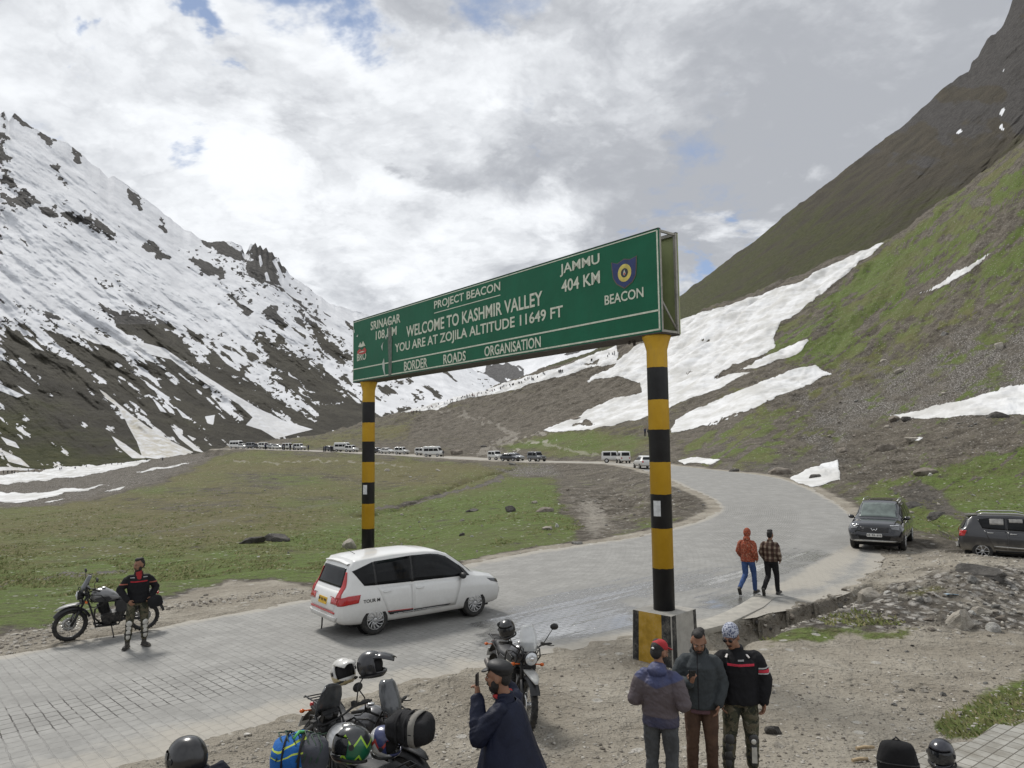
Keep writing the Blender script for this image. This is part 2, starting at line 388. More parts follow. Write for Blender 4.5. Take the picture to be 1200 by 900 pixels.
# ------------------------------------------------------------------ land material
def land_material():
    m, n = newmat('land')
    pos = n.n('ShaderNodeNewGeometry').outputs['Position']
    c1 = n.n('ShaderNodeSeparateColor'); n.l(n.attr('cover'), c1.inputs[0]); snow, grass, stone = c1.outputs[0:3]
    c2 = n.n('ShaderNodeSeparateColor'); n.l(n.attr('cover_b'), c2.inputs[0]); tan, green, wet = c2.outputs[0:3]
    pale = n.attr('cover', 'Alpha')
    n0 = n.noise(pos, 0.05, 6, .6); n1 = n.noise(pos, 0.45, 6, .65); n2 = n.noise(pos, 3.2, 6, .7); n3 = n.noise(pos, 22.0, 4, .7)
    # soil and scree
    soil = n.mix(n.ss(n1, .36, .66), (0.056, 0.047, 0.035), (0.132, 0.115, 0.090))
    soil = n.mix(n.ss(n2, .44, .68, 0, .9), soil, (0.180, 0.160, 0.130)); soil = n.mix(n.ss(n3, .54, .70, 0, .7), soil, (0.043, 0.037, 0.029))
    v1 = n.vor(pos, 1.6); v2 = n.vor(pos, 4.2); v3 = n.vor(pos, 13.0)
    cell = n.vor(pos, 4.2, out='Color')
    stones = n.mix(n.n('ShaderNodeRGBToBW').outputs[0], (0, 0, 0), (1, 1, 1))
    sc_ = n.n('ShaderNodeSeparateColor'); n.l(cell, sc_.inputs[0])
    grey = n.mix(sc_.outputs[0], (0.13, 0.125, 0.115), (0.42, 0.40, 0.37))
    grey = n.mix(n.ss(v2, .1, .55), grey, (0.085, 0.075, 0.062))
    n.put(grey.node.inputs[0], n.ss(v2, .22, .6))
    stm = n.ss(n.m('ADD', stone, n.m('MULTIPLY', n.m('SUBTRACT', n2, .5), 1.1)), .35, .7)
    col = n.mix(stm, soil, grey)
    # trampled pale earth
    dirt = n.mix(n.ss(n1, .28, .74), (0.225, 0.200, 0.160), (0.365, 0.335, 0.280))
    dirt = n.mix(n.ss(n2, .5, .8, 0, .6), dirt, (0.155, 0.135, 0.105))
    dirt = n.mix(n.ss(v3, .16, .05, 0, .55), dirt, (0.40, 0.37, 0.31))
    col = n.mix(n.ss(n.m('ADD', tan, n.m('MULTIPLY', n.m('SUBTRACT', n1, .5), .8)), .35, .65), col, dirt)
    # grass
    gb = n.m('ADD', n.m('ADD', green, .08), n.m('MULTIPLY', n.m('SUBTRACT', n1, .5), .9))
    gcol = n.mix(n.ss(gb, .15, .85), (0.130, 0.118, 0.048), (0.094, 0.142, 0.026))
    gcol = n.mix(n.ss(n2, .46, .66, 0, .85), gcol, (0.060, 0.060, 0.025)); gcol = n.mix(n.ss(n.noise(pos, 1.2, 5, .68), .54, .70, 0, .6), gcol, (0.082, 0.064, 0.042))
    gcol = n.mix(n.ss(n3, .5, .66, 0, .7), gcol, (0.175, 0.175, 0.080))
    gcol = n.mix(n.ss(n0, .45, .7, 0, .45), gcol, (0.120, 0.098, 0.058))
    gm = n.m('ADD', grass, n.m('ADD', n.m('MULTIPLY', n.m('SUBTRACT', n2, .5), 1.0), n.m('MULTIPLY', n.m('SUBTRACT', n1, .5), 1.1)))
    col = n.mix(n.ss(gm, .38, .66), col, gcol)
    # pale stones strewn in everything
    pm = n.m('MULTIPLY', n.ss(v1, .17, .11), n.ss(n1, .40, .52))
    pm = n.m('MAXIMUM', pm, n.m('MULTIPLY', n.ss(v2, .20, .13), n.ss(n.noise(pos, .9, 3), .50, .60)))
    col = n.mix(n.m('MULTIPLY', pm, .85), col, (0.42, 0.405, 0.37))
    # pale worn tracks and silt
    col = n.mix(n.m('MULTIPLY', n.ss(n.m('ADD', pale, n.m('MULTIPLY', n.m('SUBTRACT', n2, .5), .8)), .3, .7), .75), col, (0.36, 0.335, 0.29))
    col = n.mix(n.m('MULTIPLY', wet, .80), col, n.vm('MULTIPLY', col, (.38, .36, .34)))
    # snow: old, a little dirty
    sdirt = n.noise(n.vm('MULTIPLY', pos, (.5, .35, 1.0)), .30, 7, .68)
    scol = n.mix(n.ss(sdirt, .36, .66), (0.50, 0.495, 0.475), (0.71, 0.715, 0.72))
    scol = n.mix(n.ss(n2, .56, .74, 0, .35), scol, (0.42, 0.40, 0.37))
    smk = n.ss(n.m('ADD', snow, n.m('MULTIPLY', n.m('SUBTRACT', n1, .5), .45)), .45, .55)
    col = n.mix(smk, col, scol)
    h = n.m('ADD', n.m('MULTIPLY', n2, .5), n.m('ADD', n.m('MULTIPLY', n3, .14), n.m('MULTIPLY', n.m('MULTIPLY', v2, -.35), n.m('ADD', stm, .15))))
    h = n.m('MULTIPLY', h, n.m('SUBTRACT', 1.0, n.m('MULTIPLY', smk, .86)))
    h1 = n.bump(n.m('MULTIPLY', n1, n.m('SUBTRACT', 1.0, n.m('MULTIPLY', smk, .7))), .9, 1.0)
    nm = n.bump(h, 1.0, .22, h1)
    rough = n.m('SUBTRACT', .93, n.m('MULTIPLY', wet, .45))
    n.out(col, rough, 0, nm, spec=.25)
    return m

def streak(px, py, ang, la, lb, octv=5, off=0.0, ridged=False):
    c, s = math.cos(ang), math.sin(ang)
    return fbm((px * c + py * s) / la, (-px * s + py * c) / lb, octv, .55, ridged, off)

def paint_land(P):
    px, py = proj(P); X, Y, Z = P[:, 0], P[:, 1], P[:, 2]; N = len(P)
    qx = px + 26 * (fbm(px / 34, py / 20, 5, off=2) - .5); qy = py + 15 * (fbm(px / 30, py / 16, 5, off=19) - .5)
    sx_ = px + 9 * (fbm(px / 7, py / 5, 4, .6, off=91) - .5) + 16 * (fbm(px / 22, py / 13, 6, .62, off=42) - .5); sy_ = py + 5 * (fbm(px / 7, py / 5, 4, .6, off=97) - .5) + 9 * (fbm(px / 18, py / 9, 6, .62, off=59) - .5)
    snow = np.zeros(N); grass = np.full(N, .30); stone = np.full(N, .30); tan = np.zeros(N); green = np.full(N, .25); wet = np.zeros(N); pale = np.zeros(N)
    def reg(poly, soft): return sstep(poly_sd(sx_, sy_, poly), -soft, soft)
    def put(a, poly, v, soft=10): w = sstep(poly_sd(qx, qy, poly), -soft * 1.4, soft * 1.4); a[:] = a * (1 - w) + v * w
    # meadow on the far side of the road
    mead = [(-900, 592), (0, 594), (60, 588), (140, 578), (215, 552), (262, 531), (330, 529), (420, 533), (520, 541), (600, 549), (650, 558), (668, 600), (690, 640), (720, 645), (640, 662), (570, 670), (400, 690), (330, 684), (180, 700), (60, 730), (0, 740), (-900, 830)]
    put(grass, mead, .86, 8); put(stone, mead, .12, 8); put(green, mead, .22, 8)
    put(green, [(-800, 640), (0, 660), (120, 655), (330, 640), (420, 600), (520, 580), (640, 556), (668, 610), (690, 640), (560, 672), (400, 690), (180, 705), (0, 735), (-800, 800)], .78, 26)
    put(green, [(-800, 690), (0, 682), (140, 676), (340, 662), (345, 684), (180, 702), (60, 728), (0, 740), (-800, 780)], 1.0, 12)
    put(green, [(450, 612), (600, 566), (660, 570), (660, 630), (600, 655), (470, 650)], .95, 14)
    put(grass, [(120, 582), (300, 545), (420, 548), (520, 556), (420, 580), (300, 600), (180, 612)], .60, 22)
    # brown moraine in the valley floor
    mor = [(-900, 548), (0, 552), (120, 548), (215, 533), (262, 531), (215, 553), (140, 579), (60, 590), (0, 594), (-900, 592)]
    put(grass, mor, .06, 5); put(stone, mor, .55, 5); put(tan, mor, .22, 5)
    # hill above the far road
    hill = [(255, 527), (300, 522), (370, 511), (450, 487), (560, 461), (640, 432), (720, 408), (800, 370), (800, 500), (700, 535), (600, 534), (500, 527), (400, 525)]
    put(grass, hill, .34, 6); put(green, hill, .10, 6); put(stone, hill, .30, 6)
    put(grass, [(480, 505), (560, 470), (700, 440), (760, 452), (640, 500), (560, 520)], .10, 14); put(tan, [(500, 490), (560, 466), (690, 440), (760, 452), (650, 498), (570, 515)], .22, 14)
    put(grass, [(590, 525), (640, 510), (720, 508), (770, 512), (740, 530), (640, 533)], .85, 7); put(green, [(590, 525), (640, 508), (770, 508), (740, 530)], .8, 7)
    put(grass, [(300, 523), (420, 505), (480, 495), (470, 520), (380, 525)], .55, 8)
    # right-hand slope
    rs = [(800, 540), (790, 512), (870, 486), (960, 450), (905, 405), (915, 380), (1040, 282), (1200, 178), (2000, -300), (2000, 640), (1200, 640), (1080, 620), (1000, 600), (900, 558)]
    put(grass, rs, .60, 8); put(green, rs, .50, 8); put(stone, rs, .34, 8)
    put(grass, [(905, 400), (915, 380), (1040, 284), (1200, 178), (1600, 0), (1600, 230), (1200, 300), (1080, 370), (980, 425)], .88, 14); put(green, [(905, 400), (915, 380), (1040, 284), (1200, 178), (1600, 0), (1600, 230), (1200, 300), (1080, 370), (980, 425)], .62, 20)
    put(grass, [(1075, 350), (1130, 300), (1160, 260), (1210, 215), (1215, 240), (1170, 285), (1120, 330)], .22, 8)
    put(grass, [(930, 470), (1030, 428), (1200, 385), (1700, 330), (1700, 480), (1200, 470), (1040, 490), (960, 520)], .34, 18); put(stone, [(930, 480), (1030, 428), (1200, 380), (1700, 320), (1700, 480), (1200, 470), (1040, 490), (960, 520)], .60, 18)
    put(grass, [(900, 545), (1000, 500), (1060, 492), (1200, 490), (1700, 470), (1700, 545), (1200, 525), (1080, 545), (1000, 570)], .22, 12); put(tan, [(980, 520), (1060, 498), (1200, 496), (1200, 520), (1080, 540)], .18, 12)
    put(grass, [(800, 528), (870, 505), (960, 500), (990, 510), (900, 535), (830, 538)], .74, 8)
    put(grass, [(1005, 585), (1090, 548), (1200, 524), (1900, 480), (1900, 660), (1200, 632), (1120, 618), (1060, 606)], .95, 8); put(green, [(1005, 585), (1090, 548), (1200, 524), (1900, 480), (1900, 660), (1200, 632), (1060, 606)], .82, 8)
    put(wet, [(860, 548), (905, 540), (960, 536), (1010, 535), (990, 546), (930, 552)], .5, 6); put(wet, [(1055, 572), (1080, 566), (1130, 604), (1120, 612), (1085, 594)], .75, 5); put(grass, [(1055, 572), (1080, 566), (1130, 604), (1120, 612), (1085, 594)], .05, 5)
    # embankment inside the bend
    emb = [(636, 555), (700, 548), (752, 551), (790, 562), (838, 590), (842, 606), (800, 620), (740, 638), (694, 645), (676, 628), (682, 606), (660, 590), (662, 572)]
    put(grass, emb, .22, 12); put(stone, emb, .40, 12); put(tan, emb, .34, 12); put(green, emb, .5, 6)
    put(pale, [(664, 584), (690, 576), (716, 598), (728, 618), (700, 634), (682, 622)], .55, 14)
    put(grass, [(700, 640), (770, 606), (812, 600), (790, 620)], .62, 7)
    put(stone, [(560, 545), (640, 545), (660, 556), (600, 560)], .75, 6); put(grass, [(560, 545), (640, 545), (660, 556), (600, 560)], .3, 6)
    put(stone, [(545, 668), (600, 660), (640, 655), (600, 668), (560, 674)], .95, 4); put(grass, [(540, 668), (600, 658), (660, 652), (600, 668), (560, 676)], .0, 4); put(pale, [(545, 666), (600, 660), (640, 654), (600, 667)], .5, 4)
    # near side shoulder of the road
    put(tan, [(-900, 800), (0, 742), (60, 732), (180, 703), (270, 680), (330, 682), (400, 690), (400, 704), (300, 720), (130, 747), (0, 772), (-900, 900)], .85, 6); put(grass, [(-900, 800), (0, 745), (60, 735), (180, 705), (270, 682), (330, 684), (400, 690), (400, 704), (300, 720), (130, 747), (0, 772), (-900, 900)], .0, 6)
    put(stone, [(170, 700), (270, 680), (330, 682), (340, 694), (200, 708)], .6, 5)
    # forecourt
    fc = [(-900, 1100), (-900, 1040), (0, 936), (150, 896), (330, 839), (450, 803), (570, 770), (640, 751), (740, 737), (850, 715), (945, 668), (1000, 630), (1060, 640), (1140, 648), (1300, 650), (2200, 700), (2200, 2500), (-900, 2500)]
    put(tan, fc, .88, 5); put(grass, fc, .02, 5); put(stone, fc, .20, 5)
    put(stone, [(1000, 725), (1040, 690), (1090, 665), (1200, 655), (1500, 660), (1500, 740), (1200, 745), (1100, 740)], .9, 10); put(tan, [(1000, 725), (1040, 690), (1090, 665), (1200, 655), (1500, 660), (1500, 740), (1200, 745), (1100, 740)], .42, 10)
    put(stone, [(860, 750), (905, 715), (990, 690), (1060, 690), (1080, 730), (990, 742), (900, 752)], .7, 8); put(tan, [(860, 750), (905, 715), (990, 690), (1060, 690), (1080, 730), (990, 742), (900, 752)], .15, 8)
    put(wet, [(840, 748), (870, 730), (910, 712), (960, 700), (990, 695), (985, 712), (930, 730), (870, 752)], .85, 6)
    put(wet, [(1070, 634), (1130, 634), (1150, 646), (1080, 648)], .6, 5)
    put(grass, [(880, 752), (930, 738), (1000, 732), (1075, 736), (1060, 745), (960, 750), (900, 758)], .72, 6); put(green, [(880, 752), (930, 738), (1000, 732), (1075, 736), (1060, 745), (900, 758)], .55, 6)
    put(grass, [(1040, 690), (1075, 684), (1120, 690), (1090, 700), (1050, 704)], .6, 6)
    put(grass, [(1095, 845), (1130, 822), (1200, 790), (1400, 740), (1400, 850), (1200, 835), (1150, 865), (1110, 868)], .74, 8); put(green, [(1095, 845), (1130, 822), (1200, 790), (1400, 740), (1400, 850), (1110, 868)], .6, 8)
    put(stone, [(1150, 850), (1200, 822), (1300, 800), (1300, 850)], .7, 6)
    # mottling: along the fall line on the slope, along the flats in the meadow
    sl = sstep(px, 740, 860) * sstep(py, 600, 540); st = streak(px, py, -.62, 46, 9, 6, 13) - .5; mt = fbm(px / 75, py / 9, 6, .58, off=23) - .5
    grass += sl * (1.15 * st + .7 * (fbm(px / 16, py / 10, 5, off=29) - .5)) + (1 - sl) * (Y > 14) * .75 * mt
    grass -= sl * 1.0 * sstep(streak(px, py, -.62, 70, 8, 5, 31, True), .72, .84) + sl * .4 * sstep(fbm(px / 30, py / 14, 5, .6, True, 47), .72, .86)
    green += (1 - sl) * .9 * (fbm(px / 90, py / 14, 5, off=37) - .5) + sl * 1.0 * (streak(px, py, -.5, 80, 22, 5, 17) - .5)
    stone += sl * .6 * (fbm(px / 22, py / 12, 5, off=33) - .5)
    # worn tracks
    def track(pts, w, v):
        d = line_d(sx_, sy_, pts) + 2.5 * (fbm(px / 5, py / 3, 3, off=77) - .5) * w; pale[:] = np.maximum(pale, v * sstep(d, w, w * .3))
    track([(275, 541), (340, 541), (420, 542), (480, 546)], 1.6, .5); track([(515, 482), (545, 486), (575, 497), (605, 508), (580, 520), (560, 533)], 5, .5)
    track([(700, 535), (640, 520), (600, 516), (585, 522), (590, 530)], 3, .5); track([(600, 528), (640, 517), (652, 514)], 2, .7); track([(640, 505), (620, 511), (600, 515)], 2.5, .6)
    track([(180, 610), (300, 582), (345, 570)], 2, .35); track([(480, 660), (530, 640), (600, 612), (640, 600)], 3, .25); track([(450, 600), (520, 575), (590, 556), (640, 548)], 2.2, .3)
    # stream cut in the meadow
    d = line_d(sx_, sy_, [(440, 598), (490, 588), (540, 575), (590, 560)]); w = sstep(d + 3 * fbm(px / 14, py / 6, 3, off=5), 4.5, 1.5); wet[:] = np.maximum(wet, .6 * w); grass[:] = grass * (1 - w)
    d = line_d(sx_, sy_, [(0, 684), (60, 676), (100, 673), (150, 668)]); w = sstep(d, 3.0, 1.0); wet[:] = np.maximum(wet, .75 * w); grass[:] = grass * (1 - w)
    d = line_d(sx_, sy_, [(120, 632), (200, 622), (300, 603), (400, 588)]); w = sstep(d, 2.0, .5); wet[:] = np.maximum(wet, .45 * w)
    # verges of the road
    near = (Y < 260); D, hw, zr, _i = road_dist(X[near], Y[near]); e = D - hw; w = np.zeros(N); w[near] = sstep(e, np.interp(Y[near], [10, 40, 200], [1.0, 1.6, 2.5]), .1)
    tan[:] = np.maximum(tan, .8 * w); grass[:] = grass * (1 - w)
    # snow
    ux = px + 4 * (fbm(px / 8, py / 6, 4, .6, off=91) - .5) + 12 * (fbm(px / 30, py / 16, 4, .55, off=42) - .5); uy = py + 2.5 * (fbm(px / 8, py / 6, 4, .6, off=97) - .5) + 6 * (fbm(px / 24, py / 12, 4, .55, off=59) - .5)
    def S(poly, soft=2.5): snow[:] = np.maximum(snow, sstep(poly_sd(ux, uy, poly), -soft, soft))
    S([(1039, 283), (993, 302), (936, 330), (887, 347), (833, 364), (801, 374), (775, 390), (745, 404), (722, 424), (688, 449), (723, 441), (749, 450), (751, 461), (713, 471), (678, 485), (637, 504), (653, 506), (693, 504), (707, 500), (760, 489), (787, 477), (844, 454), (883, 437), (850, 440), (833, 445), (862, 428), (887, 420), (909, 408), (904, 396), (915, 378), (954, 353), (993, 321)])
    S([(952, 398), (936, 401), (900, 417), (868, 434), (887, 432), (933, 414)])
    S([(785, 508), (790, 493), (833, 472), (887, 451), (922, 436), (954, 429), (963, 435), (972, 439), (951, 449), (915, 465), (869, 484), (815, 504), (803, 506)])
    S([(1041, 488), (1064, 483), (1118, 472), (1168, 458), (1185, 452), (1207, 449), (1400, 430), (1400, 470), (1207, 486), (1171, 487), (1118, 490), (1057, 490)])
    S([(924, 561), (951, 547), (984, 540), (986, 564), (951, 571), (933, 568)]); S([(791, 541), (815, 537), (846, 538), (833, 545), (801, 544)], 1.5)
    S([(1076, 347), (1111, 326), (1164, 295), (1136, 319), (1100, 337)], 1.5); S([(1064, 516), (1085, 513), (1078, 518)], 1)
    S([(722, 404), (675, 424), (641, 434), (585, 452), (529, 466), (495, 477), (455, 487), (470, 484), (513, 480), (531, 472), (551, 467.5), (585, 462), (641, 446), (686, 434), (722, 425)], 1.5)
    S([(-900, 568), (-900, 553), (0, 557), (77, 548), (133, 543), (183, 540), (133, 552), (80, 560), (33, 565), (0, 568)], 1.5); S([(153, 554), (227, 542), (207, 547), (167, 553)], 1)
    S([(-900, 592), (-900, 574), (0, 578), (50, 577), (130, 570), (83, 578), (33, 588), (0, 590)], 1.5); S([(123, 577), (150, 570), (140, 575)], 1); S([(47, 590), (83, 584), (60, 589)], 1)
    def unS(poly, soft=1.5): snow[:] = np.minimum(snow, 1 - reg(poly, soft))
    unS([(668, 500), (685, 495), (695, 498), (688, 502)]); unS([(833, 444), (862, 428), (868, 430), (850, 440)]); unS([(680, 430), (704, 421), (700, 427)]); unS([(815, 504), (880, 478), (905, 468), (880, 482)], 1); unS([(822, 399), (834, 398), (830, 402)], 1); unS([(800, 437), (812, 437), (806, 440)], 1)
    near2 = (Y < 30); snow[near2] = 0
    return np.stack([snow, np.clip(grass, 0, 1), stone, pale], 1), np.stack([tan, np.clip(green, 0, 1), wet], 1)

def build_land():
    tt = np.concatenate([np.linspace(-1.5, -.75, 110)[:-1], np.linspace(-.75, .75, 860), np.linspace(.75, 1.5, 110)[1:]])
    yy = np.concatenate([np.exp(np.linspace(math.log(1.2), math.log(7), 60))[:-1], np.exp(np.linspace(math.log(7), math.log(60), 430))[:-1], np.exp(np.linspace(math.log(60), math.log(480), 440))[:-1], np.exp(np.linspace(math.log(480), math.log(890), 60))])
    Yg, Tg = np.meshgrid(yy, tt, indexing='ij'); Xg = Yg * Tg
    Z = z_land(Xg, Yg)
    P = np.stack([Xg, Yg, Z], -1)
    cov, covb = paint_land(P.reshape(-1, 3))
    sn = sstep(cov[:, 0], .3, .75).reshape(Z.shape); P[..., 2] += sn * np.interp(Yg, [30, 60, 120, 220, 400], [.06, .12, .18, .35, .6])
    o = grid_mesh('ground', P, land_material(), {'cover': cov, 'cover_b': covb}); tag(o, kind='structure')
    # ground continuing behind the viewpoint
    return o
build_land()

# ------------------------------------------------------------------ road
def road_material():
    m, n = newmat('paver_blocks')
    pos = n.n('ShaderNodeNewGeometry').outputs['Position']
    uv = n.n('ShaderNodeUVMap', uv_map='UVMap').outputs[0]
    wn = n.noise(pos, 1.1, 3, .5, col=True); uvd = n.vm('ADD', uv, n.vm('SCALE', n.vm('SUBTRACT', wn, (.5, .5, .5)), scale=.055)); wn2 = n.noise(pos, 6.0, 3, .6, col=True); uvd = n.vm('ADD', uvd, n.vm('SCALE', n.vm('SUBTRACT', wn2, (.5, .5, .5)), scale=.035))
    br = n.n('ShaderNodeTexBrick', offset=.5, squash=1.0); n.put(br.inputs['Vector'], uvd)
    br.inputs['Scale'].default_value = 1.0; br.inputs['Brick Width'].default_value = .22; br.inputs['Row Height'].default_value = .19
    br.inputs['Mortar Size'].default_value = .010; br.inputs['Mortar Smooth'].default_value = .35
    br.inputs['Color1'].default_value = (.2, .2, .2, 1); br.inputs['Color2'].default_value = (.8, .8, .8, 1); br.inputs['Mortar'].default_value = (.5, .5, .5, 1)
    mort = br.outputs['Fac']; bc = n.n('ShaderNodeSeparateColor'); n.l(br.outputs['Color'], bc.inputs[0])
    a = n.n('ShaderNodeSeparateColor'); n.l(n.attr('wear'), a.inputs[0]); wet, dust, gap = a.outputs[0:3]
    n0 = n.noise(pos, .22, 5, .6); n1 = n.noise(pos, 1.3, 6, .65); n2 = n.noise(pos, 9, 5, .7)
    sx = n.noise(n.comb(n.m('MULTIPLY', n.sep(uv)[1], .12), n.m('MULTIPLY', n.sep(uv)[0], 2.6), 0), 1.0, 6, .65)
    col = n.mix(n.ss(n1, .3, .72), (0.205, 0.202, 0.190), (0.295, 0.291, 0.275))
    col = n.mix(n.lin(bc.outputs[0], 0, 1, 0, .22), col, (0.35, 0.345, 0.327))
    col = n.mix(n.ss(n2, .52, .76, 0, .4), col, (0.20, 0.195, 0.185))
    col = n.mix(n.ss(sx, .46, .68, 0, .42), col, (0.225, 0.221, 0.21))
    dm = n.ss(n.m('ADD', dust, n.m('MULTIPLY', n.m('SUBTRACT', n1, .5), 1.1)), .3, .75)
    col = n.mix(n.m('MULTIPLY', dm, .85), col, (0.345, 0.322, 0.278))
    gp = n.ss(n.m('ADD', gap, n.m('MULTIPLY', n.m('SUBTRACT', n1, .5), 1.2)), .25, .8)
    mvis = n.m('MULTIPLY', mort, n.m('ADD', n.m('MULTIPLY', n.m('MULTIPLY', n.ss(n1, .3, .62), n.ss(n.noise(pos, 4.5, 4, .7), .35, .65)), .42), n.m('MULTIPLY', n.m('MULTIPLY', gp, n.ss(n.noise(pos, 2.7, 4, .7), .34, .56)), 1.0)), clamp=True)
    mvis = n.m('MULTIPLY', mvis, n.m('SUBTRACT', 1.0, n.m('MULTIPLY', dm, .75)))
    col = n.mix(mvis, col, (0.05, 0.047, 0.042))
    wv = n.ss(n.m('ADD', wet, n.m('ADD', n.m('MULTIPLY', n.m('SUBTRACT', n1, .5), .9), n.m('MULTIPLY', n.m('SUBTRACT', sx, .5), .9))), .38, .62)
    col = n.mix(n.m('MULTIPLY', wv, .75), col, n.vm('MULTIPLY', col, (.42, .42, .42)))
    rough = n.m('SUBTRACT', n.lin(n2, .2, .8, .62, .9), n.m('MULTIPLY', wv, .56))
    rough = n.m('MAXIMUM', rough, .07)
    h = n.m('ADD', n.m('MULTIPLY', mort, -.5), n.m('ADD', n.m('MULTIPLY', bc.outputs[0], .12), n.m('MULTIPLY', n2, .25)))
    film = n.ss(n.m('ADD', wet, n.m('ADD', n.m('MULTIPLY', n.m('SUBTRACT', sx, .5), 2.6), n.m('ADD', n.m('MULTIPLY', n.m('SUBTRACT', n2, .5), .8), n.m('MULTIPLY', mort, -.5)))), .70, .84)
    h = n.m('MULTIPLY', h, n.m('SUBTRACT', 1.0, n.m('MULTIPLY', film, .96)))
    rough = n.m('SUBTRACT', rough, n.m('MULTIPLY', film, .04))
    n.out(col, rough, 0, n.bump(h, .8, .02), spec=n.m('ADD', n.m('ADD', .3, n.m('MULTIPLY', wv, .3)), n.m('MULTIPLY', film, .4)), **{'Coat Weight': film, 'Coat Roughness': .06, 'Coat IOR': 1.6})
    return m
def build_road():
    R = ROAD; tn = np.gradient(R[:, :2], axis=0); tn /= np.linalg.norm(tn, axis=1)[:, None]; nr = np.stack([-tn[:, 1], tn[:, 0]], 1)
    s = np.concatenate([[0], np.cumsum(np.linalg.norm(np.diff(R[:, :2], axis=0), axis=1))])
    v = np.linspace(-1, 1, 33)
    edge = np.ones((len(R), 33)); wob = (fbm(s / .7, s * 0, 3) - .5) * .35; edge[:, 0] += wob / R[:, 2]; edge[:, -1] += (fbm(s / .7, s * 0 + 9, 3) - .5) * .35 / R[:, 2]
    off = v[None, :] * edge * R[:, 2:3]
    X = R[:, 0:1] + nr[:, 0:1] * off; Y = R[:, 1:2] + nr[:, 1:2] * off
    Z = zr_road(R[:, 1])[:, None] + 0 * X + .012 * (fbm(X / 2.2, Y / 2.2, 3) - .5) * 2 + .03 * (1 - v[None, :] ** 2)
    P = np.stack([X, Y, Z], -1); F_ = P.reshape(-1, 3); px, py = proj(F_)
    def reg(poly, soft): return sstep(poly_sd(px, py, poly), -soft, soft)
    wet = np.zeros(len(F_)); dust = np.zeros(len(F_)); gap = np.zeros(len(F_))
    wet = np.maximum(wet, .95 * reg([(560, 752), (620, 720), (680, 706), (735, 706), (760, 735), (700, 745), (640, 752), (590, 768)], 10))
    wet = np.maximum(wet, .6 * reg([(540, 730), (640, 690), (740, 672), (850, 655), (880, 690), (780, 705), (680, 728), (560, 772)], 18))
    wet = np.maximum(wet, .85 * reg([(820, 700), (880, 690), (905, 700), (860, 715), (820, 716)], 6)); wet = np.maximum(wet, .62 * reg([(860, 640), (960, 640), (985, 650), (900, 690), (850, 680)], 12))
    wet = np.maximum(wet, .5 * reg([(960, 644), (990, 638), (1000, 648)], 5))
    gap = np.maximum(gap, .78 * reg([(-100, 850), (130, 800), (300, 770), (400, 760), (380, 800), (200, 830), (0, 870), (-100, 890)], 14))
    gap = np.maximum(gap, .8 * reg([(840, 590), (900, 585), (940, 600), (930, 640), (850, 650), (830, 630)], 14)); gap = np.maximum(gap, .65 * reg([(420, 800), (560, 745), (640, 720), (640, 745), (540, 780), (440, 808)], 10))
    e = np.abs(np.tile(v, len(R))); side = np.tile(v, len(R))
    far = F_[:, 1]
    dust = np.maximum(dust, sstep(e, .78, 1.02) * .9)
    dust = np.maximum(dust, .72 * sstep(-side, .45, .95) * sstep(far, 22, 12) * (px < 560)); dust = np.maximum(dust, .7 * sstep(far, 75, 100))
    dust = np.maximum(dust, .8 * reg([(880, 700), (960, 655), (1010, 630), (1010, 650), (960, 690)], 8))
    wear = np.stack([wet, dust, gap], 1)
    uv = np.stack([off.reshape(-1), np.repeat(s, 33)], 1)
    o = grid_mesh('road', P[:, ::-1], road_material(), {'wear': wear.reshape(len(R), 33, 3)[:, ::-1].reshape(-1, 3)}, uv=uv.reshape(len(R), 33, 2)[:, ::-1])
    tag(o, kind='structure')
build_road()

# ------------------------------------------------------------------ mountains
def sm_(a, px):
    w = max(3, int(22 / (px[1] - px[0]))); k = np.exp(-.5 * (np.arange(-3 * w, 3 * w + 1) / w) ** 2); k /= k.sum(); return np.convolve(np.pad(a, 3 * w, mode='edge'), k, mode='valid')
def mountain(name, ridge, base, depth_b, depth_r, npx, nv, mfun, material, rough_amp, back=True, expo=1.0, seed=0, spur=None):
    """ridge / base: photo outlines [(px, py)]; depths: metres at the foot and at the crest along each bearing"""
    px = np.linspace(ridge[0][0], ridge[-1][0], npx); v = np.linspace(0, 1, nv)
    ry = np.interp(px, [p[0] for p in ridge], [p[1] for p in ridge]); by = np.interp(px, [p[0] for p in base], [p[1] for p in base])
    ry0 = sm_(ry, px); ry = ry + (fbm(px / 9, px * 0 + seed, 5, .6) - .5) * 5.0
    db = np.interp(px, [p[0] for p in depth_b], [p[1] for p in depth_b]); dr = np.interp(px, [p[0] for p in depth_r], [p[1] for p in depth_r])
    kk = np.exp(-.5 * (np.arange(-60, 61) / 26.0) ** 2); kk /= kk.sum(); sm = lambda a: np.convolve(np.pad(a, 60, mode='edge'), kk, mode='valid')
    by, db, dr = sm(by), sm(db), sm(dr)
    V, PX = np.meshgrid(v, px, indexing='ij'); PY = by[None] + (ry0 - by)[None] * V + (ry - ry0)[None] * V ** 14
    Y = db[None] * (dr / db)[None] ** (V ** expo)
    Y = Y * (1 + rough_amp * np.sin(np.minimum(V * 1.0, 1) * PI).clip(0, 1) ** .5 * mfun(PX, PY) )
    d = _F0[None, None] + _r[None, None] * ((PX - 600) / FPX)[..., None] + _u[None, None] * ((450 - PY) / FPX)[..., None]
    P = CAM + d * (Y / d[..., 1])[..., None]
    if back:   # far flank behind the crest
        B = [P]; top = P[-1]
        for k in range(1, 12):
            q = top.copy(); q[:, 1] += k * 0.05 * dr; q[:, 0] *= (1 + k * .05); q[:, 2] = top[:, 2] - k * .042 * dr + (fbm(PX[-1] / 20, PX[-1] * 0 + k, 3) - .5) * .01 * dr
            B.append(q[None])
        P = np.concatenate(B, 0)
    return P, PX, PY, V
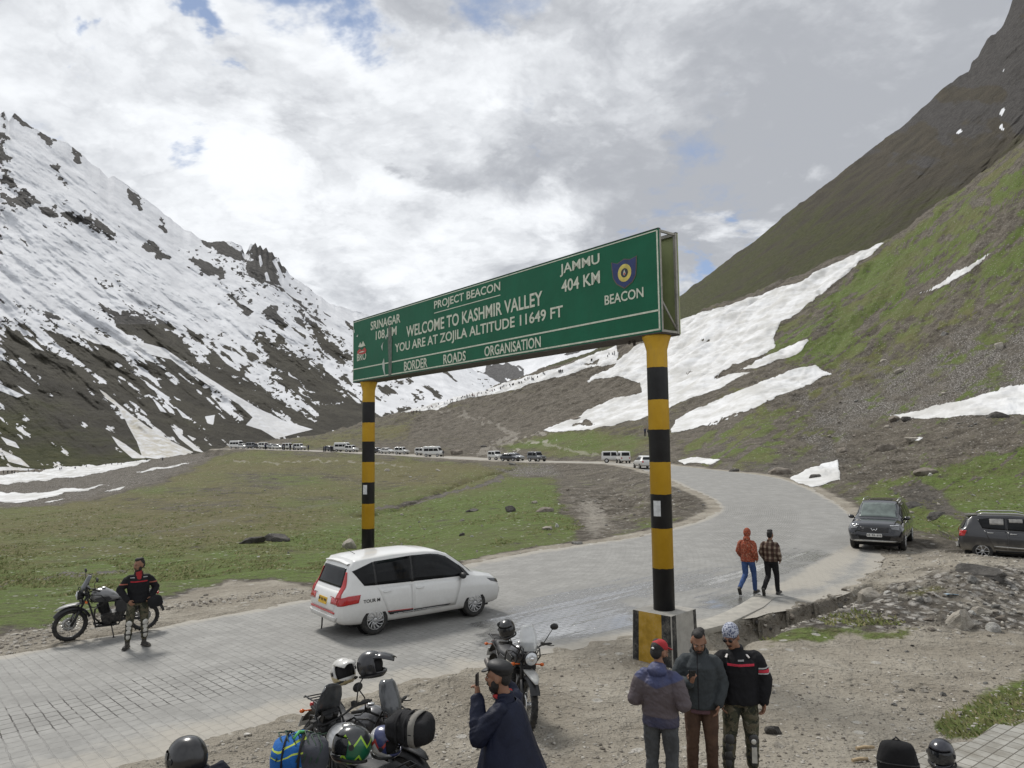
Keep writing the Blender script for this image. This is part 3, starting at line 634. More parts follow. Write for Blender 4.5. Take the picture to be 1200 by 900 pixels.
def pad_rows(a, rows):
    return np.concatenate([a, np.repeat(a[-1:], rows - a.shape[0], 0)], 0)
def mountain_material(name, soil_a, soil_b, rock_a, rock_b, scale, snow_dirt=False):
    m, n = newmat(name)
    pos = n.n('ShaderNodeNewGeometry').outputs['Position']
    c = n.n('ShaderNodeSeparateColor'); n.l(n.attr('cover'), c.inputs[0]); snow, rock, green = c.outputs[0:3]; dirty = n.attr('cover', 'Alpha')
    n1 = n.noise(pos, .02 * scale, 7, .62); n2 = n.noise(pos, .12 * scale, 6, .68); n3 = n.noise(pos, .6 * scale, 5, .7)
    soil = n.mix(n.ss(n1, .32, .7), soil_a, soil_b)
    soil = n.mix(n.ss(n2, .5, .78, 0, .7), soil, tuple(.6 * v for v in soil_a)); soil = n.mix(n.ss(n3, .52, .75, 0, .45), soil, tuple(1.7 * v for v in soil_b))
    gr = n.mix(n.ss(n2, .35, .7), (0.060, 0.066, 0.026), (0.098, 0.098, 0.042))
    soil = n.mix(n.ss(n.m('ADD', green, n.m('MULTIPLY', n.m('SUBTRACT', n1, .5), 1.3)), .35, .75), soil, gr)
    rk = n.mix(n.ss(n2, .3, .72), rock_a, rock_b); rk = n.mix(n.ss(n3, .5, .7, 0, .6), rk, tuple(.5 * v for v in rock_a))
    col = n.mix(n.ss(n.m('ADD', rock, n.m('MULTIPLY', n.m('SUBTRACT', n2, .5), .8)), .35, .65), soil, rk)
    sc_ = n.mix(n.ss(n1, .3, .7), (0.60, 0.61, 0.63), (0.73, 0.74, 0.76))
    sc_ = n.mix(n.m('MULTIPLY', dirty, n.ss(n2, .3, .65)), sc_, (0.46, 0.43, 0.36))
    smk = n.ss(n.m('ADD', snow, n.m('MULTIPLY', n.m('SUBTRACT', n2, .5), .55)), .44, .56)
    col = n.mix(smk, col, sc_)
    h = n.m('MULTIPLY', n.m('ADD', n2, n.m('MULTIPLY', n3, .4)), n.m('SUBTRACT', 1.0, n.m('MULTIPLY', smk, .82)))
    n.out(col, .9, 0, n.bump(h, 1.0, 9.0 / scale), spec=.2)
    return m

def build_snow_mountain():
    ridge = [(-520, 40), (-260, 60), (-120, 90), (-40, 118), (0, 133), (5, 129), (10, 142), (17, 133), (33, 145), (50, 157), (67, 163), (80, 167), (100, 185), (127, 207), (133, 205), (157, 223), (180, 240), (207, 263), (233, 278), (243, 283), (267, 283), (283, 287), (287, 298), (291, 290), (294, 283), (297, 286), (299.5, 283.5), (302, 291), (305, 287), (308, 293), (312, 289.5), (315, 296), (319, 295), (322, 302), (327, 302), (330, 311), (334, 312), (340, 322), (367, 341), (387, 356), (411, 368), (460, 392), (520, 415), (570, 440), (620, 468), (660, 500)]
    base = [(-520, 575), (0, 562), (200, 548), (260, 540), (300, 534), (370, 524), (450, 505), (560, 480), (660, 506)]
    P, PX, PY, V = mountain('snowy_mountain', ridge, base, [(-520, 380), (0, 420), (200, 480), (300, 600), (450, 800), (660, 1300)], [(-520, 1250), (0, 1350), (300, 1600), (411, 1700), (660, 1900)], 900, 620,
        lambda x, y: (streak(x, y, .70, 120, 26, 6, 3, True) - .5) * .9 + (streak(x, y, .62, 40, 12, 4, 8) - .5) * .45 + (fbm(x / 9, y / 7, 4, ridged=True, off=61) - .5) * .07, None, .062, expo=.9, seed=4)
    rows = P.shape[0]; px, py = PX, PY
    def reg(poly, soft): return sstep(poly_sd(px, py, poly), -soft, soft)
    # how snowed-under each part is
    cp = [(0, 160, 1.5), (60, 200, 1.5), (150, 250, 1.25), (100, 300, 1.45), (190, 320, 1.3), (230, 335, 1.3), (30, 330, 1.15), (60, 300, 1.4), (300, 370, .86), (380, 400, .80), (420, 390, .8), (250, 300, .85), (10, 300, .9), (0, 220, .95),
          (20, 350, .85), (60, 365, .5), (120, 345, .9), (180, 390, .62), (30, 420, .16), (90, 420, .22), (150, 440, .30), (200, 470, .22), (60, 480, .06), (120, 520, .05), (20, 530, .12), (0, 460, .16), (250, 490, .22), (230, 520, .10), (280, 520, .15), (260, 400, .72),
          (300, 430, .66), (350, 450, .56), (390, 470, .50), (420, 490, .40), (370, 500, .3), (450, 460, .74), (480, 440, .95), (520, 450, .95), (520, 470, .85), (560, 460, .95), (600, 480, .9), (430, 430, .78), (-200, 300, 1.0), (-200, 450, .2)]
    num = np.zeros_like(px); den = np.zeros_like(px)
    for (x, y, c) in cp:
        w = 1 / (((px - x) ** 2 + (py - y) ** 2) / 900 + 1.0) ** 2; num += w * c; den += w
    dens = num / den
    s1 = streak(px, py, .68, 95, 9, 6, 1) - .5; s2 = streak(px, py, .60, 22, 5, 5, 6) - .5; s3 = fbm(px / 14, py / 9, 5, off=12) - .5
    s4 = streak(px, py, .74, 46, 4.5, 6, 51) - .5
    f = dens * .93 - .10 * sstep(py, 400, 470) + 1.2 * s1 + .95 * s2 + .75 * s3 + .7 * s4 - .40
    spk = fbm(px / 3.2, py / 2.6, 3, off=83) - .5 + .5 * s4; f = f - 1.3 * sstep(spk, .15, .25) * sstep(1.25 - dens, -.1, .5) * sstep(fbm(px / 44, py / 26, 3, off=88) + .25 * s1, .50, .62)
    snow = sstep(f, -.04, .04)
    def on(poly, soft=1.5): snow[:] = np.maximum(snow, reg([(x, y) for x, y in poly], soft))
    s5 = fbm(px / 5, py / 4, 4, .62, off=71) - .5
    def off_(poly, soft=2.0, k=1.0, jag=9.0):
        sd = poly_sd(px, py, poly) + (s2 * 2.4 + s3 * 2.0 + s5 * 2.0 + s4 * 1.2) * jag; snow[:] = np.minimum(snow, 1 - k * sstep(sd, -soft, soft))
    fan1 = [(115, 455), (123, 460), (140, 474), (157, 488), (187, 510), (227, 530), (187, 538), (167, 536), (160, 517), (150, 499), (143, 484), (138, 477), (126, 468)]
    fan2 = [(60, 372), (120, 395), (170, 402), (193, 408), (220, 427), (267, 457), (300, 477), (333, 493), (367, 503), (323, 514), (307, 504), (288, 498), (296, 489), (280, 474), (233, 444), (200, 421), (160, 412), (110, 402)]
    off_([(113, 361), (150, 367), (187, 380), (214, 400), (229, 420), (214, 420), (195, 412), (160, 393), (123, 369)])
    off_([(50, 247), (80, 243), (107, 256), (137, 270), (133, 279), (100, 267), (60, 254)]); off_([(0, 160), (6, 175), (14, 215), (4, 212), (-4, 190)], 2); off_([(168, 290), (180, 286), (196, 300), (188, 304)], 2); off_([(0, 232), (20, 226), (45, 238), (30, 244)], 2, .9)
    off_([(220, 305), (240, 302), (262, 318), (258, 326), (236, 316)], 2, .9); off_([(235, 282), (262, 282), (290, 298), (282, 304), (255, 296)], 2, .9, 4); off_([(312, 358), (324, 360), (336, 380), (328, 386), (316, 374)], 2, .9)
    off_([(297, 283), (315, 290), (331, 300), (338, 317), (326, 320), (327, 335), (300, 334), (287, 320), (291, 297)], 1.5, .95, 6)
    off_([(300, 395), (330, 400), (380, 440), (400, 470), (380, 470), (340, 440), (315, 425)], 3, .8, 12); off_([(350, 372), (368, 380), (410, 420), (400, 430), (370, 400)], 3, .75, 12)
    off_([(230, 425), (262, 432), (300, 456), (330, 475), (318, 478), (280, 462), (245, 440)], 2, .85, 8)
    off_([(0, 372), (25, 374), (48, 385), (80, 420), (110, 450), (150, 505), (130, 530), (0, 530)], 2, .0)
    off_([(375, 480), (410, 470), (450, 490), (420, 502), (370, 505)], 2, .9, 5); off_([(450, 487), (470, 478), (490, 482), (470, 490)], 2, .8, 4)
    on(fan1); on(fan2); on([(130, 510), (146, 520), (170, 537), (155, 537), (138, 522)]); on([(200, 500), (222, 516), (240, 531), (228, 528), (210, 514)])
    on([(178, 466), (186, 472), (196, 484), (188, 482)], 1); on([(204, 475), (214, 483), (226, 493), (214, 489)], 1); on([(218, 509), (230, 514), (226, 517)], 1); on([(240, 488), (252, 486), (250, 498), (243, 496)], 1)
    on([(26, 394), (40, 400), (53, 412), (42, 408)], 1); on([(-30, 450), (0, 450), (28, 463), (20, 466), (0, 458)], 1); on([(18, 450), (38, 462), (30, 461)], 1); on([(0, 511), (18, 518), (24, 526), (8, 521)], 1); on([(0, 526), (24, 537), (36, 548), (10, 541)], 1.2); on([(-100, 547), (10, 547), (60, 551), (0, 556), (-100, 560)], 1)
    on([(-300, 330), (0, 305), (60, 345), (115, 380), (60, 366), (0, 345)], 6)
    rock = np.clip(.25 + .5 * (py < 380), 0, 1) + 0 * px; spire = reg([(290, 276), (340, 296), (345, 340), (285, 340)], 4)
    green = np.clip((py - 395) / 160, 0, 1) * np.interp(px, [0, 150, 300, 450], [.85, .6, .35, .15]); green = np.where(py < 395, 0, green)
    for q in ([(303, 301), (305, 297), (308, 309), (305, 314)], [(319, 306), (323, 303), (333, 326), (329, 324)], [(310, 320), (313, 318), (317, 330), (312, 329)]): on(q, 1.0)
    for q in ([(12, 131), (33, 143), (37, 150), (20, 143)], [(1, 126), (9, 140), (8, 152), (3, 150)], [(45, 152), (66, 165), (60, 172), (48, 162)], [(84, 171), (95, 184), (91, 192)], [(150, 220), (169, 238), (164, 246), (150, 232)], [(185, 248), (200, 266), (192, 273), (184, 258)], [(60, 195), (68, 192), (80, 222), (72, 214)]): off_(q, 1.5, 1.0, 5.0)
    dirty = np.maximum(np.maximum(reg(fan1, 3), .25 * reg(fan2, 3)), np.clip((py - 480) / 60, 0, 1) * .7)
    cov = np.stack([snow, np.maximum(rock * (1 - spire), 0) + spire * .8, green, dirty], -1)
    cov = pad_rows(cov, rows)
    # spire stands proud
    o = grid_mesh('snowy_mountain', P, mountain_material('snow_mountain', (0.060, 0.055, 0.044), (0.105, 0.097, 0.076), (0.062, 0.060, 0.058), (0.14, 0.132, 0.122), 1.0), {'cover': cov.reshape(-1, 4)})
    tag(o, kind='structure')
build_snow_mountain()

def build_far_mountain():
    ridge = [(360, 352), (400, 358), (440, 372), (500, 392), (560, 398), (620, 384), (680, 372), (740, 380), (800, 392), (860, 396)]
    base = [(360, 520), (450, 510), (560, 480), (720, 425), (860, 420)]
    P, PX, PY, V = mountain('far_snowfield', ridge, base, [(360, 2100), (860, 1500)], [(360, 3000), (860, 2600)], 420, 200, lambda x, y: (streak(x, y, .9, 60, 20, 5, 3, True) - .5), None, .05, seed=8)
    px, py = PX, PY; rows = P.shape[0]
    s2 = streak(px, py, .9, 16, 4, 5, 6) - .5; s3 = fbm(px / 9, py / 6, 5, off=22) - .5
    snow = sstep(.30 + .9 * s2 + .5 * s3 + .35 * sstep(py, 470, 440), -.04, .06)
    def off_(poly, soft=1.5, k=1.0, jag=5.0):
        sd = poly_sd(px, py, poly) + (s2 * 2.2 + s3 * 1.6) * jag; snow[:] = np.minimum(snow, 1 - k * sstep(sd, -soft, soft))
    off_([(573, 431), (582, 426), (596, 424), (612, 436), (616, 444), (600, 446), (588, 452), (580, 446), (560, 440)], 2, .95, 6); off_([(660, 416), (690, 406), (676, 414)], 1, .8, 3)
    cov = pad_rows(np.stack([snow, np.full_like(snow, .7), 0 * snow, 0 * snow], -1), rows)
    o = grid_mesh('far_mountain', P, mountain_material('far_mountain', (0.08, 0.078, 0.075), (0.13, 0.125, 0.12), (0.12, 0.118, 0.118), (0.19, 0.186, 0.184), .6), {'cover': cov.reshape(-1, 4)})
    tag(o, kind='structure')
build_far_mountain()

def build_brown_mountain():
    ridge = [(640, 430), (720, 402), (760, 374), (801, 343), (844, 312), (887, 280), (904, 265), (940, 237), (972, 212), (1008, 185), (1036, 164), (1064, 142), (1090, 118), (1107, 101), (1136, 83), (1139, 72), (1146, 66), (1157, 46), (1166, 40), (1175, 30), (1182, 14), (1187, -2), (1215, -55), (1300, -130), (1500, -220), (1800, -260)]
    base = [(640, 470), (720, 450), (801, 440), (900, 420), (1000, 390), (1040, 360), (1200, 330), (1500, 330), (1800, 330)]
    P, PX, PY, V = mountain('brown_mountain', ridge, base, [(640, 400), (801, 360), (1040, 290), (1200, 270), (1800, 260)], [(640, 900), (801, 850), (1040, 700), (1200, 640), (1800, 560)], 620, 380,
        lambda x, y: (streak(x, y, 2.35, 110, 22, 6, 3, True) - .5) + .5 * sstep(y, 200, 60) * (fbm(x / 18, y / 18, 5, ridged=True, off=4) - .5), None, .035, seed=14)
    px, py = PX, PY; rows = P.shape[0]
    def reg(poly, soft): return sstep(poly_sd(px, py, poly), -soft, soft)
    snow = np.zeros_like(px)
    for poly in ([(1120, 156), (1125, 151), (1128, 154), (1123, 157)], [(1171, 133), (1175, 126), (1178, 128), (1174, 136)], [(1171, 148), (1174, 145), (1177, 153), (1173, 152)], [(1174, 83), (1177, 81), (1177, 84)]): snow = np.maximum(snow, reg(poly, .8) * 1.2)
    jag = fbm(px / 40, py / 22, 5, off=3) - .5
    rock = sstep(jag * 1.3 + np.interp(py, [0, 110, 200, 300], [1.0, .62, .15, -.2]), .2, .7)
    green = np.interp(py, [60, 180, 280, 400], [.05, .28, .62, .75]) + .5 * (streak(px, py, 2.5, 90, 18, 4, 7) - .5)
    cov = pad_rows(np.stack([snow, rock, np.clip(green, 0, 1), 0 * snow], -1), rows)
    o = grid_mesh('brown_mountain', P, mountain_material('brown_mountain', (0.066, 0.058, 0.043), (0.105, 0.090, 0.066), (0.066, 0.062, 0.059), (0.118, 0.110, 0.104), 2.2), {'cover': cov.reshape(-1, 4)})
    tag(o, kind='structure')
build_brown_mountain()
# ------------------------------------------------------------------ mesh builder
class MB:
    def __init__(s): s.v = []; s.f = []; s.mi = []; s.sm = []; s.cur = 0
    def add(s, V, F_, smooth=True, mi=None):
        b = len(s.v); s.v += [tuple(map(float, p)) for p in V]; s.f += [tuple(b + i for i in f) for f in F_]
        s.mi += [s.cur if mi is None else mi] * len(F_); s.sm += [smooth] * len(F_); return s
    def box(s, c, size, rz=0.0, rot=None, mi=None, taper=1.0):
        hx, hy, hz = size[0] / 2, size[1] / 2, size[2] / 2
        M = rot if rot is not None else Matrix.Rotation(rz, 3, 'Z'); c = Vector(c); V = []
        for z in (-1, 1):
            k = taper if z > 0 else 1.0
            for x, y in ((-1, -1), (1, -1), (1, 1), (-1, 1)): V.append(c + M @ Vector((x * hx * k, y * hy * k, z * hz)))
        return s.add(V, [(3, 2, 1, 0), (4, 5, 6, 7), (0, 1, 5, 4), (1, 2, 6, 5), (2, 3, 7, 6), (3, 0, 4, 7)], False, mi)
    def rings(s, R, cap=True, closed=True, smooth=True, mi=None):
        n = len(R[0]); V = [p for r in R for p in r]; F_ = []
        for i in range(len(R) - 1):
            for j in range(n if closed else n - 1):
                k = (j + 1) % n; F_.append((i * n + j, i * n + k, (i + 1) * n + k, (i + 1) * n + j))
        s.add(V, F_, smooth, mi)
        if cap: s.add(R[0], [tuple(range(n))[::-1]], False, mi); s.add(R[-1], [tuple(range(n))], False, mi)
        return s
    def tube(s, pts, r, seg=10, cap=True, mi=None, flat=1.0):
        P = [Vector(p) for p in pts]; rr = r if isinstance(r, (list, tuple)) else [r] * len(P); R = []; up = None
        for i, p in enumerate(P):
            d = (P[min(i + 1, len(P) - 1)] - P[max(i - 1, 0)]).normalized()
            if up is None: up = Vector((0, 0, 1)) if abs(d.z) < .9 else Vector((0, 1, 0))
            a = d.cross(up).normalized(); b = a.cross(d).normalized(); up = b
            R.append([p + a * (math.cos(t) * rr[i]) + b * (math.sin(t) * rr[i] * flat) for t in [2 * PI * k / seg for k in range(seg)]])
        R = [r_[::-1] for r_ in R]
        return s.rings(R, cap, True, True, mi)
    def cyl(s, a, b, r, r2=None, seg=24, mi=None): return s.tube([a, b], [r, r if r2 is None else r2], seg, True, mi)
    def lathe(s, prof, axis='Z', c=(0, 0, 0), seg=28, mi=None, cap=True):
        """prof: [(radius, height)]"""
        R = []
        for (r, h) in prof:
            q = []
            for k in range(seg):
                t = 2 * PI * k / seg; a, b = r * math.cos(t), r * math.sin(t)
                p = (a, b, h) if axis == 'Z' else ((h, a, b) if axis == 'X' else (b, h, a))
                q.append((p[0] + c[0], p[1] + c[1], p[2] + c[2]))
            R.append(q)
        return s.rings(R, cap, True, True, mi)
    def ell(s, c, r, seg=18, rows=12, rot=None, mi=None, z0=-1.0, z1=1.0):
        R = []
        a0, a1 = math.asin(z0), math.asin(z1)
        for i in range(rows + 1):
            a = a0 + (a1 - a0) * i / rows; q = []
            for k in range(seg):
                t = 2 * PI * k / seg; p = Vector((math.cos(t) * math.cos(a) * r[0], math.sin(t) * math.cos(a) * r[1], math.sin(a) * r[2]))
                if rot is not None: p = rot @ p
                q.append(p + Vector(c))
            R.append(q)
        return s.rings(R, False, True, True, mi)
    def prism(s, poly, z0, z1, plane='XY', mi=None, c=(0, 0, 0)):
        def w(p, h):
            q = {'XY': (p[0], p[1], h), 'XZ': (p[0], h, p[1]), 'YZ': (h, p[0], p[1])}[plane]
            return (q[0] + c[0], q[1] + c[1], q[2] + c[2])
        n = len(poly); A = [w(p, z0) for p in poly]; B = [w(p, z1) for p in poly]
        s.add(A + B, [tuple(range(n))[::-1], tuple(range(n, 2 * n))] + [(i, (i + 1) % n, n + (i + 1) % n, n + i) for i in range(n)], False, mi); return s
    def mesh(s, name, mats):
        me = bpy.data.meshes.new(name); me.from_pydata(s.v, [], s.f)
        for m in (mats if isinstance(mats, (list, tuple)) else [mats]): me.materials.append(m)
        me.polygons.foreach_set('material_index', s.mi); me.polygons.foreach_set('use_smooth', s.sm)
        bm = bmesh.new(); bm.from_mesh(me); bmesh.ops.remove_doubles(bm, verts=bm.verts, dist=1e-5); bmesh.ops.recalc_face_normals(bm, faces=bm.faces); bm.to_mesh(me); bm.free(); me.update()
        return me
    def build(s, name, mats, parent=None, bevel=0.0, loc=None):
        me = s.mesh(name, mats)
        if bevel > 0:
            bm = bmesh.new(); bm.from_mesh(me); ed = [e for e in bm.edges if len(e.link_faces) == 2 and e.calc_face_angle(0) > .6]
            bmesh.ops.bevel(bm, geom=ed, offset=bevel, segments=2, profile=.5, affect='EDGES', clamp_overlap=True); bm.to_mesh(me); bm.free()
        o = bpy.data.objects.new(name, me); link(o, parent)
        if loc is not None: o.location = loc
        return o
def evaluated_mesh(o, name):
    dg = bpy.context.evaluated_depsgraph_get(); dg.update()
    return bpy.data.meshes.new_from_object(o.evaluated_get(dg))
def melt(mb, name, mat_, parent, voxel=.012, smooth=3, factor=.5, obj=True):
    """fuse overlapping closed shapes into one continuous skin"""
    me = mb.mesh(name, mat_); o = bpy.data.objects.new(name, me); COL.objects.link(o)
    r = o.modifiers.new('r', 'REMESH'); r.mode = 'VOXEL'; r.voxel_size = voxel; r.use_smooth_shade = True
    if smooth: q = o.modifiers.new('s', 'SMOOTH'); q.iterations = smooth; q.factor = factor
    m2 = evaluated_mesh(o, name); bpy.data.objects.remove(o); bpy.data.meshes.remove(me); m2.name = name
    m2.materials.clear(); m2.materials.append(mat_)
    m2.polygons.foreach_set('use_smooth', [True] * len(m2.polygons))
    if not obj: return m2
    o = bpy.data.objects.new(name, m2); link(o, parent); return o

# ------------------------------------------------------------------ plain materials with wear
_mc = {}
def mat(name, col, rough=.6, metal=0.0, var=.18, scale=8.0, bump=0.0, bscale=60.0, dirt=0.0, dirtcol=(.30, .27, .22), coat=0.0, spec=None, bdist=.004):
    if name in _mc: return _mc[name]
    m, n = newmat(name); pos = n.n('ShaderNodeTexCoord').outputs['Object']
    n1 = n.noise(pos, scale, 5, .6); n2 = n.noise(pos, scale * 5, 4, .65)
    c = n.mix(n.ss(n1, .3, .7), tuple(v * (1 - var) for v in col), tuple(min(1, v * (1 + var)) for v in col))
    if dirt > 0: c = n.mix(n.m('MULTIPLY', n.ss(n.m('ADD', n.m('MULTIPLY', n1, .6), n.m('MULTIPLY', n2, .4)), .45, .7), dirt), c, dirtcol)
    nm = n.bump(n.noise(pos, bscale, 4, .6), bump, bdist) if bump > 0 else None
    kw = {}
    if coat > 0: kw = {'Coat Weight': coat, 'Coat Roughness': .06}
    n.out(c, n.lin(n2, .2, .8, max(rough - .08, .02), min(rough + .08, 1)), metal, nm, spec, **kw)
    _mc[name] = m; return m
def cloth(name, col, col2=None, scale=5.0, wr=.35, wscale=9.0, rough=.9):
    """fabric with soft folds"""
    if name in _mc: return _mc[name]
    m, n = newmat(name); pos = n.n('ShaderNodeTexCoord').outputs['Object']
    col2 = col2 or tuple(.72 * v for v in col)
    c = n.mix(n.ss(n.noise(pos, scale, 5, .6), .32, .68), col2, col)
    st = n.vm('MULTIPLY', pos, (1.0, 1.0, .55)); h = n.m('ADD', n.noise(st, wscale, 4, .5, .9), n.m('MULTIPLY', n.noise(pos, 220, 2), .06))
    n.out(c, rough, 0, n.bump(h, wr, .03), spec=.25); _mc[name] = m; return m
GLASS = mat('dark_window_glass', (.007, .008, .009), .10, 0, .6, 2.2, spec=.22)
RUBBER = mat('black_rubber', (.018, .018, .018), .8, 0, .2, 12, dirt=.35, dirtcol=(.14, .125, .10))
BLACKP = mat('black_plastic', (.016, .016, .017), .5, 0, .2, 12, dirt=.15, dirtcol=(.12, .11, .09))
STEEL = mat('bright_steel', (.55, .55, .54), .3, .9, .1)
ALLOY = mat('wheel_alloy', (.50, .50, .50), .35, .8, .12, dirt=.3)
CHROME = mat('chrome', (.75, .75, .75), .12, 1.0, .05)
LAMP = mat('lamp_lens', (.62, .64, .65), .08, .35, .1, coat=.6)
REDLENS = mat('red_lens', (.42, .012, .012), .15, 0, .1, coat=.6)
AMBER = mat('amber_lens', (.62, .12, .01), .25, 0, .1)
DARKGAP = mat('dark_gap', (.006, .006, .006), .9, 0, .1)

def text_mesh(s, name, bold=.014, extrude=.004):
    cu = bpy.data.curves.new('t', 'FONT'); cu.body = s; cu.size = 1.0; cu.offset = bold; cu.extrude = extrude; cu.resolution_u = 3
    o = bpy.data.objects.new('t', cu); COL.objects.link(o); me = evaluated_mesh(o, name); bpy.data.objects.remove(o); bpy.data.curves.remove(cu)
    n = len(me.vertices); co = np.empty(n * 3, np.float32); me.vertices.foreach_get('co', co); co = co.reshape(-1, 3)
    lo, hi = co.min(0), co.max(0); me.name = name; return me, lo, hi
# ------------------------------------------------------------------ the overhead sign
def build_sign():
    C = at(775, 388.5, 14.0); ax = np.array([.6266, -.7793, 0]); dp = np.array([.7793, .6266, 0]); L, H, D = 13.2, 2.06, .60; rz = math.atan2(ax[1], ax[0])
    root = empty('road_sign', (C[0], C[1], C[2]), rz, 'large green overhead welcome sign across the road on two yellow and black striped posts', 'road sign')
    def uv(px, py):     # point of the front face seen at a photo pixel
        d = at(px, py, 1.0) - CAM; t = np.dot(C - CAM, dp) / np.dot(d, dp); p = CAM + d * t - C; return float(np.dot(p, ax)), float(p[2]), t
    # painted sheet
    m, n = newmat('sign_green'); pos = n.n('ShaderNodeTexCoord').outputs['Object']
    sx, sy, sz = n.sep(pos)[0:3]
    st = n.noise(n.comb(n.m('MULTIPLY', sx, 3.0), 0.0, n.m('MULTIPLY', sz, .25)), 1.6, 5, .6); n1 = n.noise(pos, 1.2, 5, .6)
    c = n.mix(n.ss(n1, .3, .7), (.0028, .094, .043), (.004, .115, .055)); c = n.mix(n.ss(st, .52, .8, 0, .35), c, (.010, .085, .045))
    pan = n.m('ABSOLUTE', n.m('SUBTRACT', n.m('FRACT', n.m('MULTIPLY', sx, 1 / 1.22)), .5)); c = n.mix(n.ss(pan, .494, .499, 0, .35), c, (.004, .07, .033))
    n.out(c, .5, 0, n.bump(n.noise(pos, 1.5, 3), .35, .04), spec=.25)
    b = MB(); b.box((-L / 2, .012, H / 2), (L, .02, H)); b.build('sign_panel', m, root)
    back = mat('sign_sheet_back', (.30, .33, .15), .7, 0, .12, 2.0)  # light olive stands in for daylight showing through the sheet
    b = MB(); b.box((-L / 2, D - .012, H / 2), (L, .02, H)); b.build('back_panel', back, root)
    steel = mat('sign_frame_steel', (.30, .285, .245), .6, .25, .25, 6, dirt=.4, dirtcol=(.14, .10, .07))
    dark = mat('sign_frame_rust', (.060, .050, .042), .8, .1, .3, 6)
    b = MB(); t = .055
    for z in (.03, H - .03):
        for y in (.055, D - .055): b.box((-L / 2, y, z), (L - .01, t, t))
    k = 12
    for i in range(k + 1):
        x = -.035 - (L - .07) * i / k
        for y in (.055, D - .055): b.box((x, y, H / 2), (t, t, H - .12))
        for z in (.03, H - .03): b.box((x, D / 2, z), (t * .8, D - .17, t * .8))
    b.tube([(-.035, .09, .62), (-.035, D - .09, .10)], .022, 6); b.build('sign_frame', steel, root)
    b = MB(); b.box((-L / 2, D / 2, -.012), (L - .06, D + .02, .022)); b.box((-L / 2, .03, H + .008), (L, .07, .014)); b.box((-L / 2, D - .03, H + .008), (L, .07, .014))
    r2 = random.Random(4)
    for i in range(9): x = -r2.uniform(0, 1.3); b.box((x, D - .03 + r2.uniform(-.25, .05), -.05), (.05, .03, .06 + r2.uniform(0, .04)))
    b.build('underside_sheet', dark, root)
    # white lines
    W = mat('sign_white', (.56, .575, .46), .5, 0, .14, 10)
    b = MB(); y = -.004; e = .035
    b.box((-L / 2, y, .05), (L - .06, .006, e)); b.box((-L / 2, y, H - .035), (L - .06, .006, .022)); b.box((-.035, y, H / 2), (e, .006, H - .07)); b.box((-L + .03, y, H / 2), (.022, .006, H - .07))
    u0, v0, _ = uv(412, 435); u1, v1, _ = uv(773.7, 360.5); vv = (v0 + v1) / 2; b.box((-L / 2, y, vv), (L - .08, .006, .036))
    b.build('border_line', W, root)
    def word(s, a, c_, hpx, bold=.016):
        uL, vL, tL = uv(*a); uR, vR, tR = uv(*c_); me, lo, hi = text_mesh(s, 'lettering', bold); h = hpx / FPX * (tL + tR) / 2
        sx_, sz_ = (uR - uL) / (hi[0] - lo[0]), h / max(hi[1] - lo[1], 1e-3)
        co = np.empty(len(me.vertices) * 3, np.float32); me.vertices.foreach_get('co', co); co = co.reshape(-1, 3); q = np.empty_like(co)
        q[:, 0] = uL + (co[:, 0] - lo[0]) * sx_; q[:, 2] = (vL + vR) / 2 + (co[:, 1] - lo[1]) * sz_; q[:, 1] = -.006 - co[:, 2] * .5
        me.vertices.foreach_set('co', q.ravel()); me.update(); me.materials.clear(); me.materials.append(W); link(bpy.data.objects.new('lettering', me), root)
        return uL, uR, (vL + vR) / 2
    word('SRINAGAR', (434.6, 387), (469.4, 378.2), 10.6); word('108 KM', (440.6, 398.5), (465, 392.5), 10.6)
    a = word('PROJECT BEACON', (509, 364), (586.5, 344.2), 12.8); b = MB(); b.box(((a[0] + a[1]) / 2, -.005, a[2] - .055), (a[1] - a[0], .005, .022)); b.build('underline', W, root)
    word('WELCOME TO KASHMIR VALLEY', (476.4, 396), (636, 357), 15.2); word('YOU ARE AT ZOJILA ALTITUDE 11649 FT', (463, 416.9), (660, 374.5), 15.6)
    word('BORDER', (473.7, 434.7), (501, 430.2), 11.2); word('ROADS', (519.9, 427), (546, 422.4), 11.6); word('ORGANISATION', (568, 418.4), (634, 406.6), 12.6)
    word('JAMMU', (656.5, 325), (703, 312), 15.6); word('404 KM', (658.4, 343), (703.4, 332), 15); word('BEACON', (709, 358.4), (754.4, 347.6), 12); word('BRO', (418.6, 423.6), (429.2, 421), 9, .012)
    # emblems
    def poly(name, pts, m_, y0, y1, scale=1.0):
        q = [uv(*p)[:2] for p in pts]; cx = sum(p[0] for p in q) / len(q); cz = sum(p[1] for p in q) / len(q); q = [(cx + (p[0] - cx) * scale, cz + (p[1] - cz) * scale) for p in q]
        b = MB(); b.prism(q, y0, y1, 'XZ'); return b.build(name, m_, root)
    sh = [(717.5, 308.3), (724, 309.6), (731.5, 304.2), (738, 304.6), (745.3, 300.8), (745.2, 312), (744.6, 322), (741, 329.5), (732.2, 337), (723.5, 332.5), (719.4, 326), (718.2, 317)]
    brown = mat('emblem_edge', (.10, .075, .055), .6); blue = mat('emblem_blue', (.012, .028, .115), .5); yel = mat('emblem_yellow', (.56, .46, .10), .5); red = mat('emblem_red', (.42, .03, .02), .5)
    e0 = poly('emblem', sh, brown, -.008, -.003, 1.08)
    def sub(name, b, m_): o = b.build(name, m_, e0); return o
    q = [uv(*p)[:2] for p in sh]; b = MB(); b.prism(q, -.011, -.004, 'XZ'); sub('shield', b, blue)
    cu, cv, _ = uv(732.3, 319.8)
    ring = lambda r: [(cu + r * math.cos(2 * PI * k / 28), cv + r * math.sin(2 * PI * k / 28)) for k in range(28)]
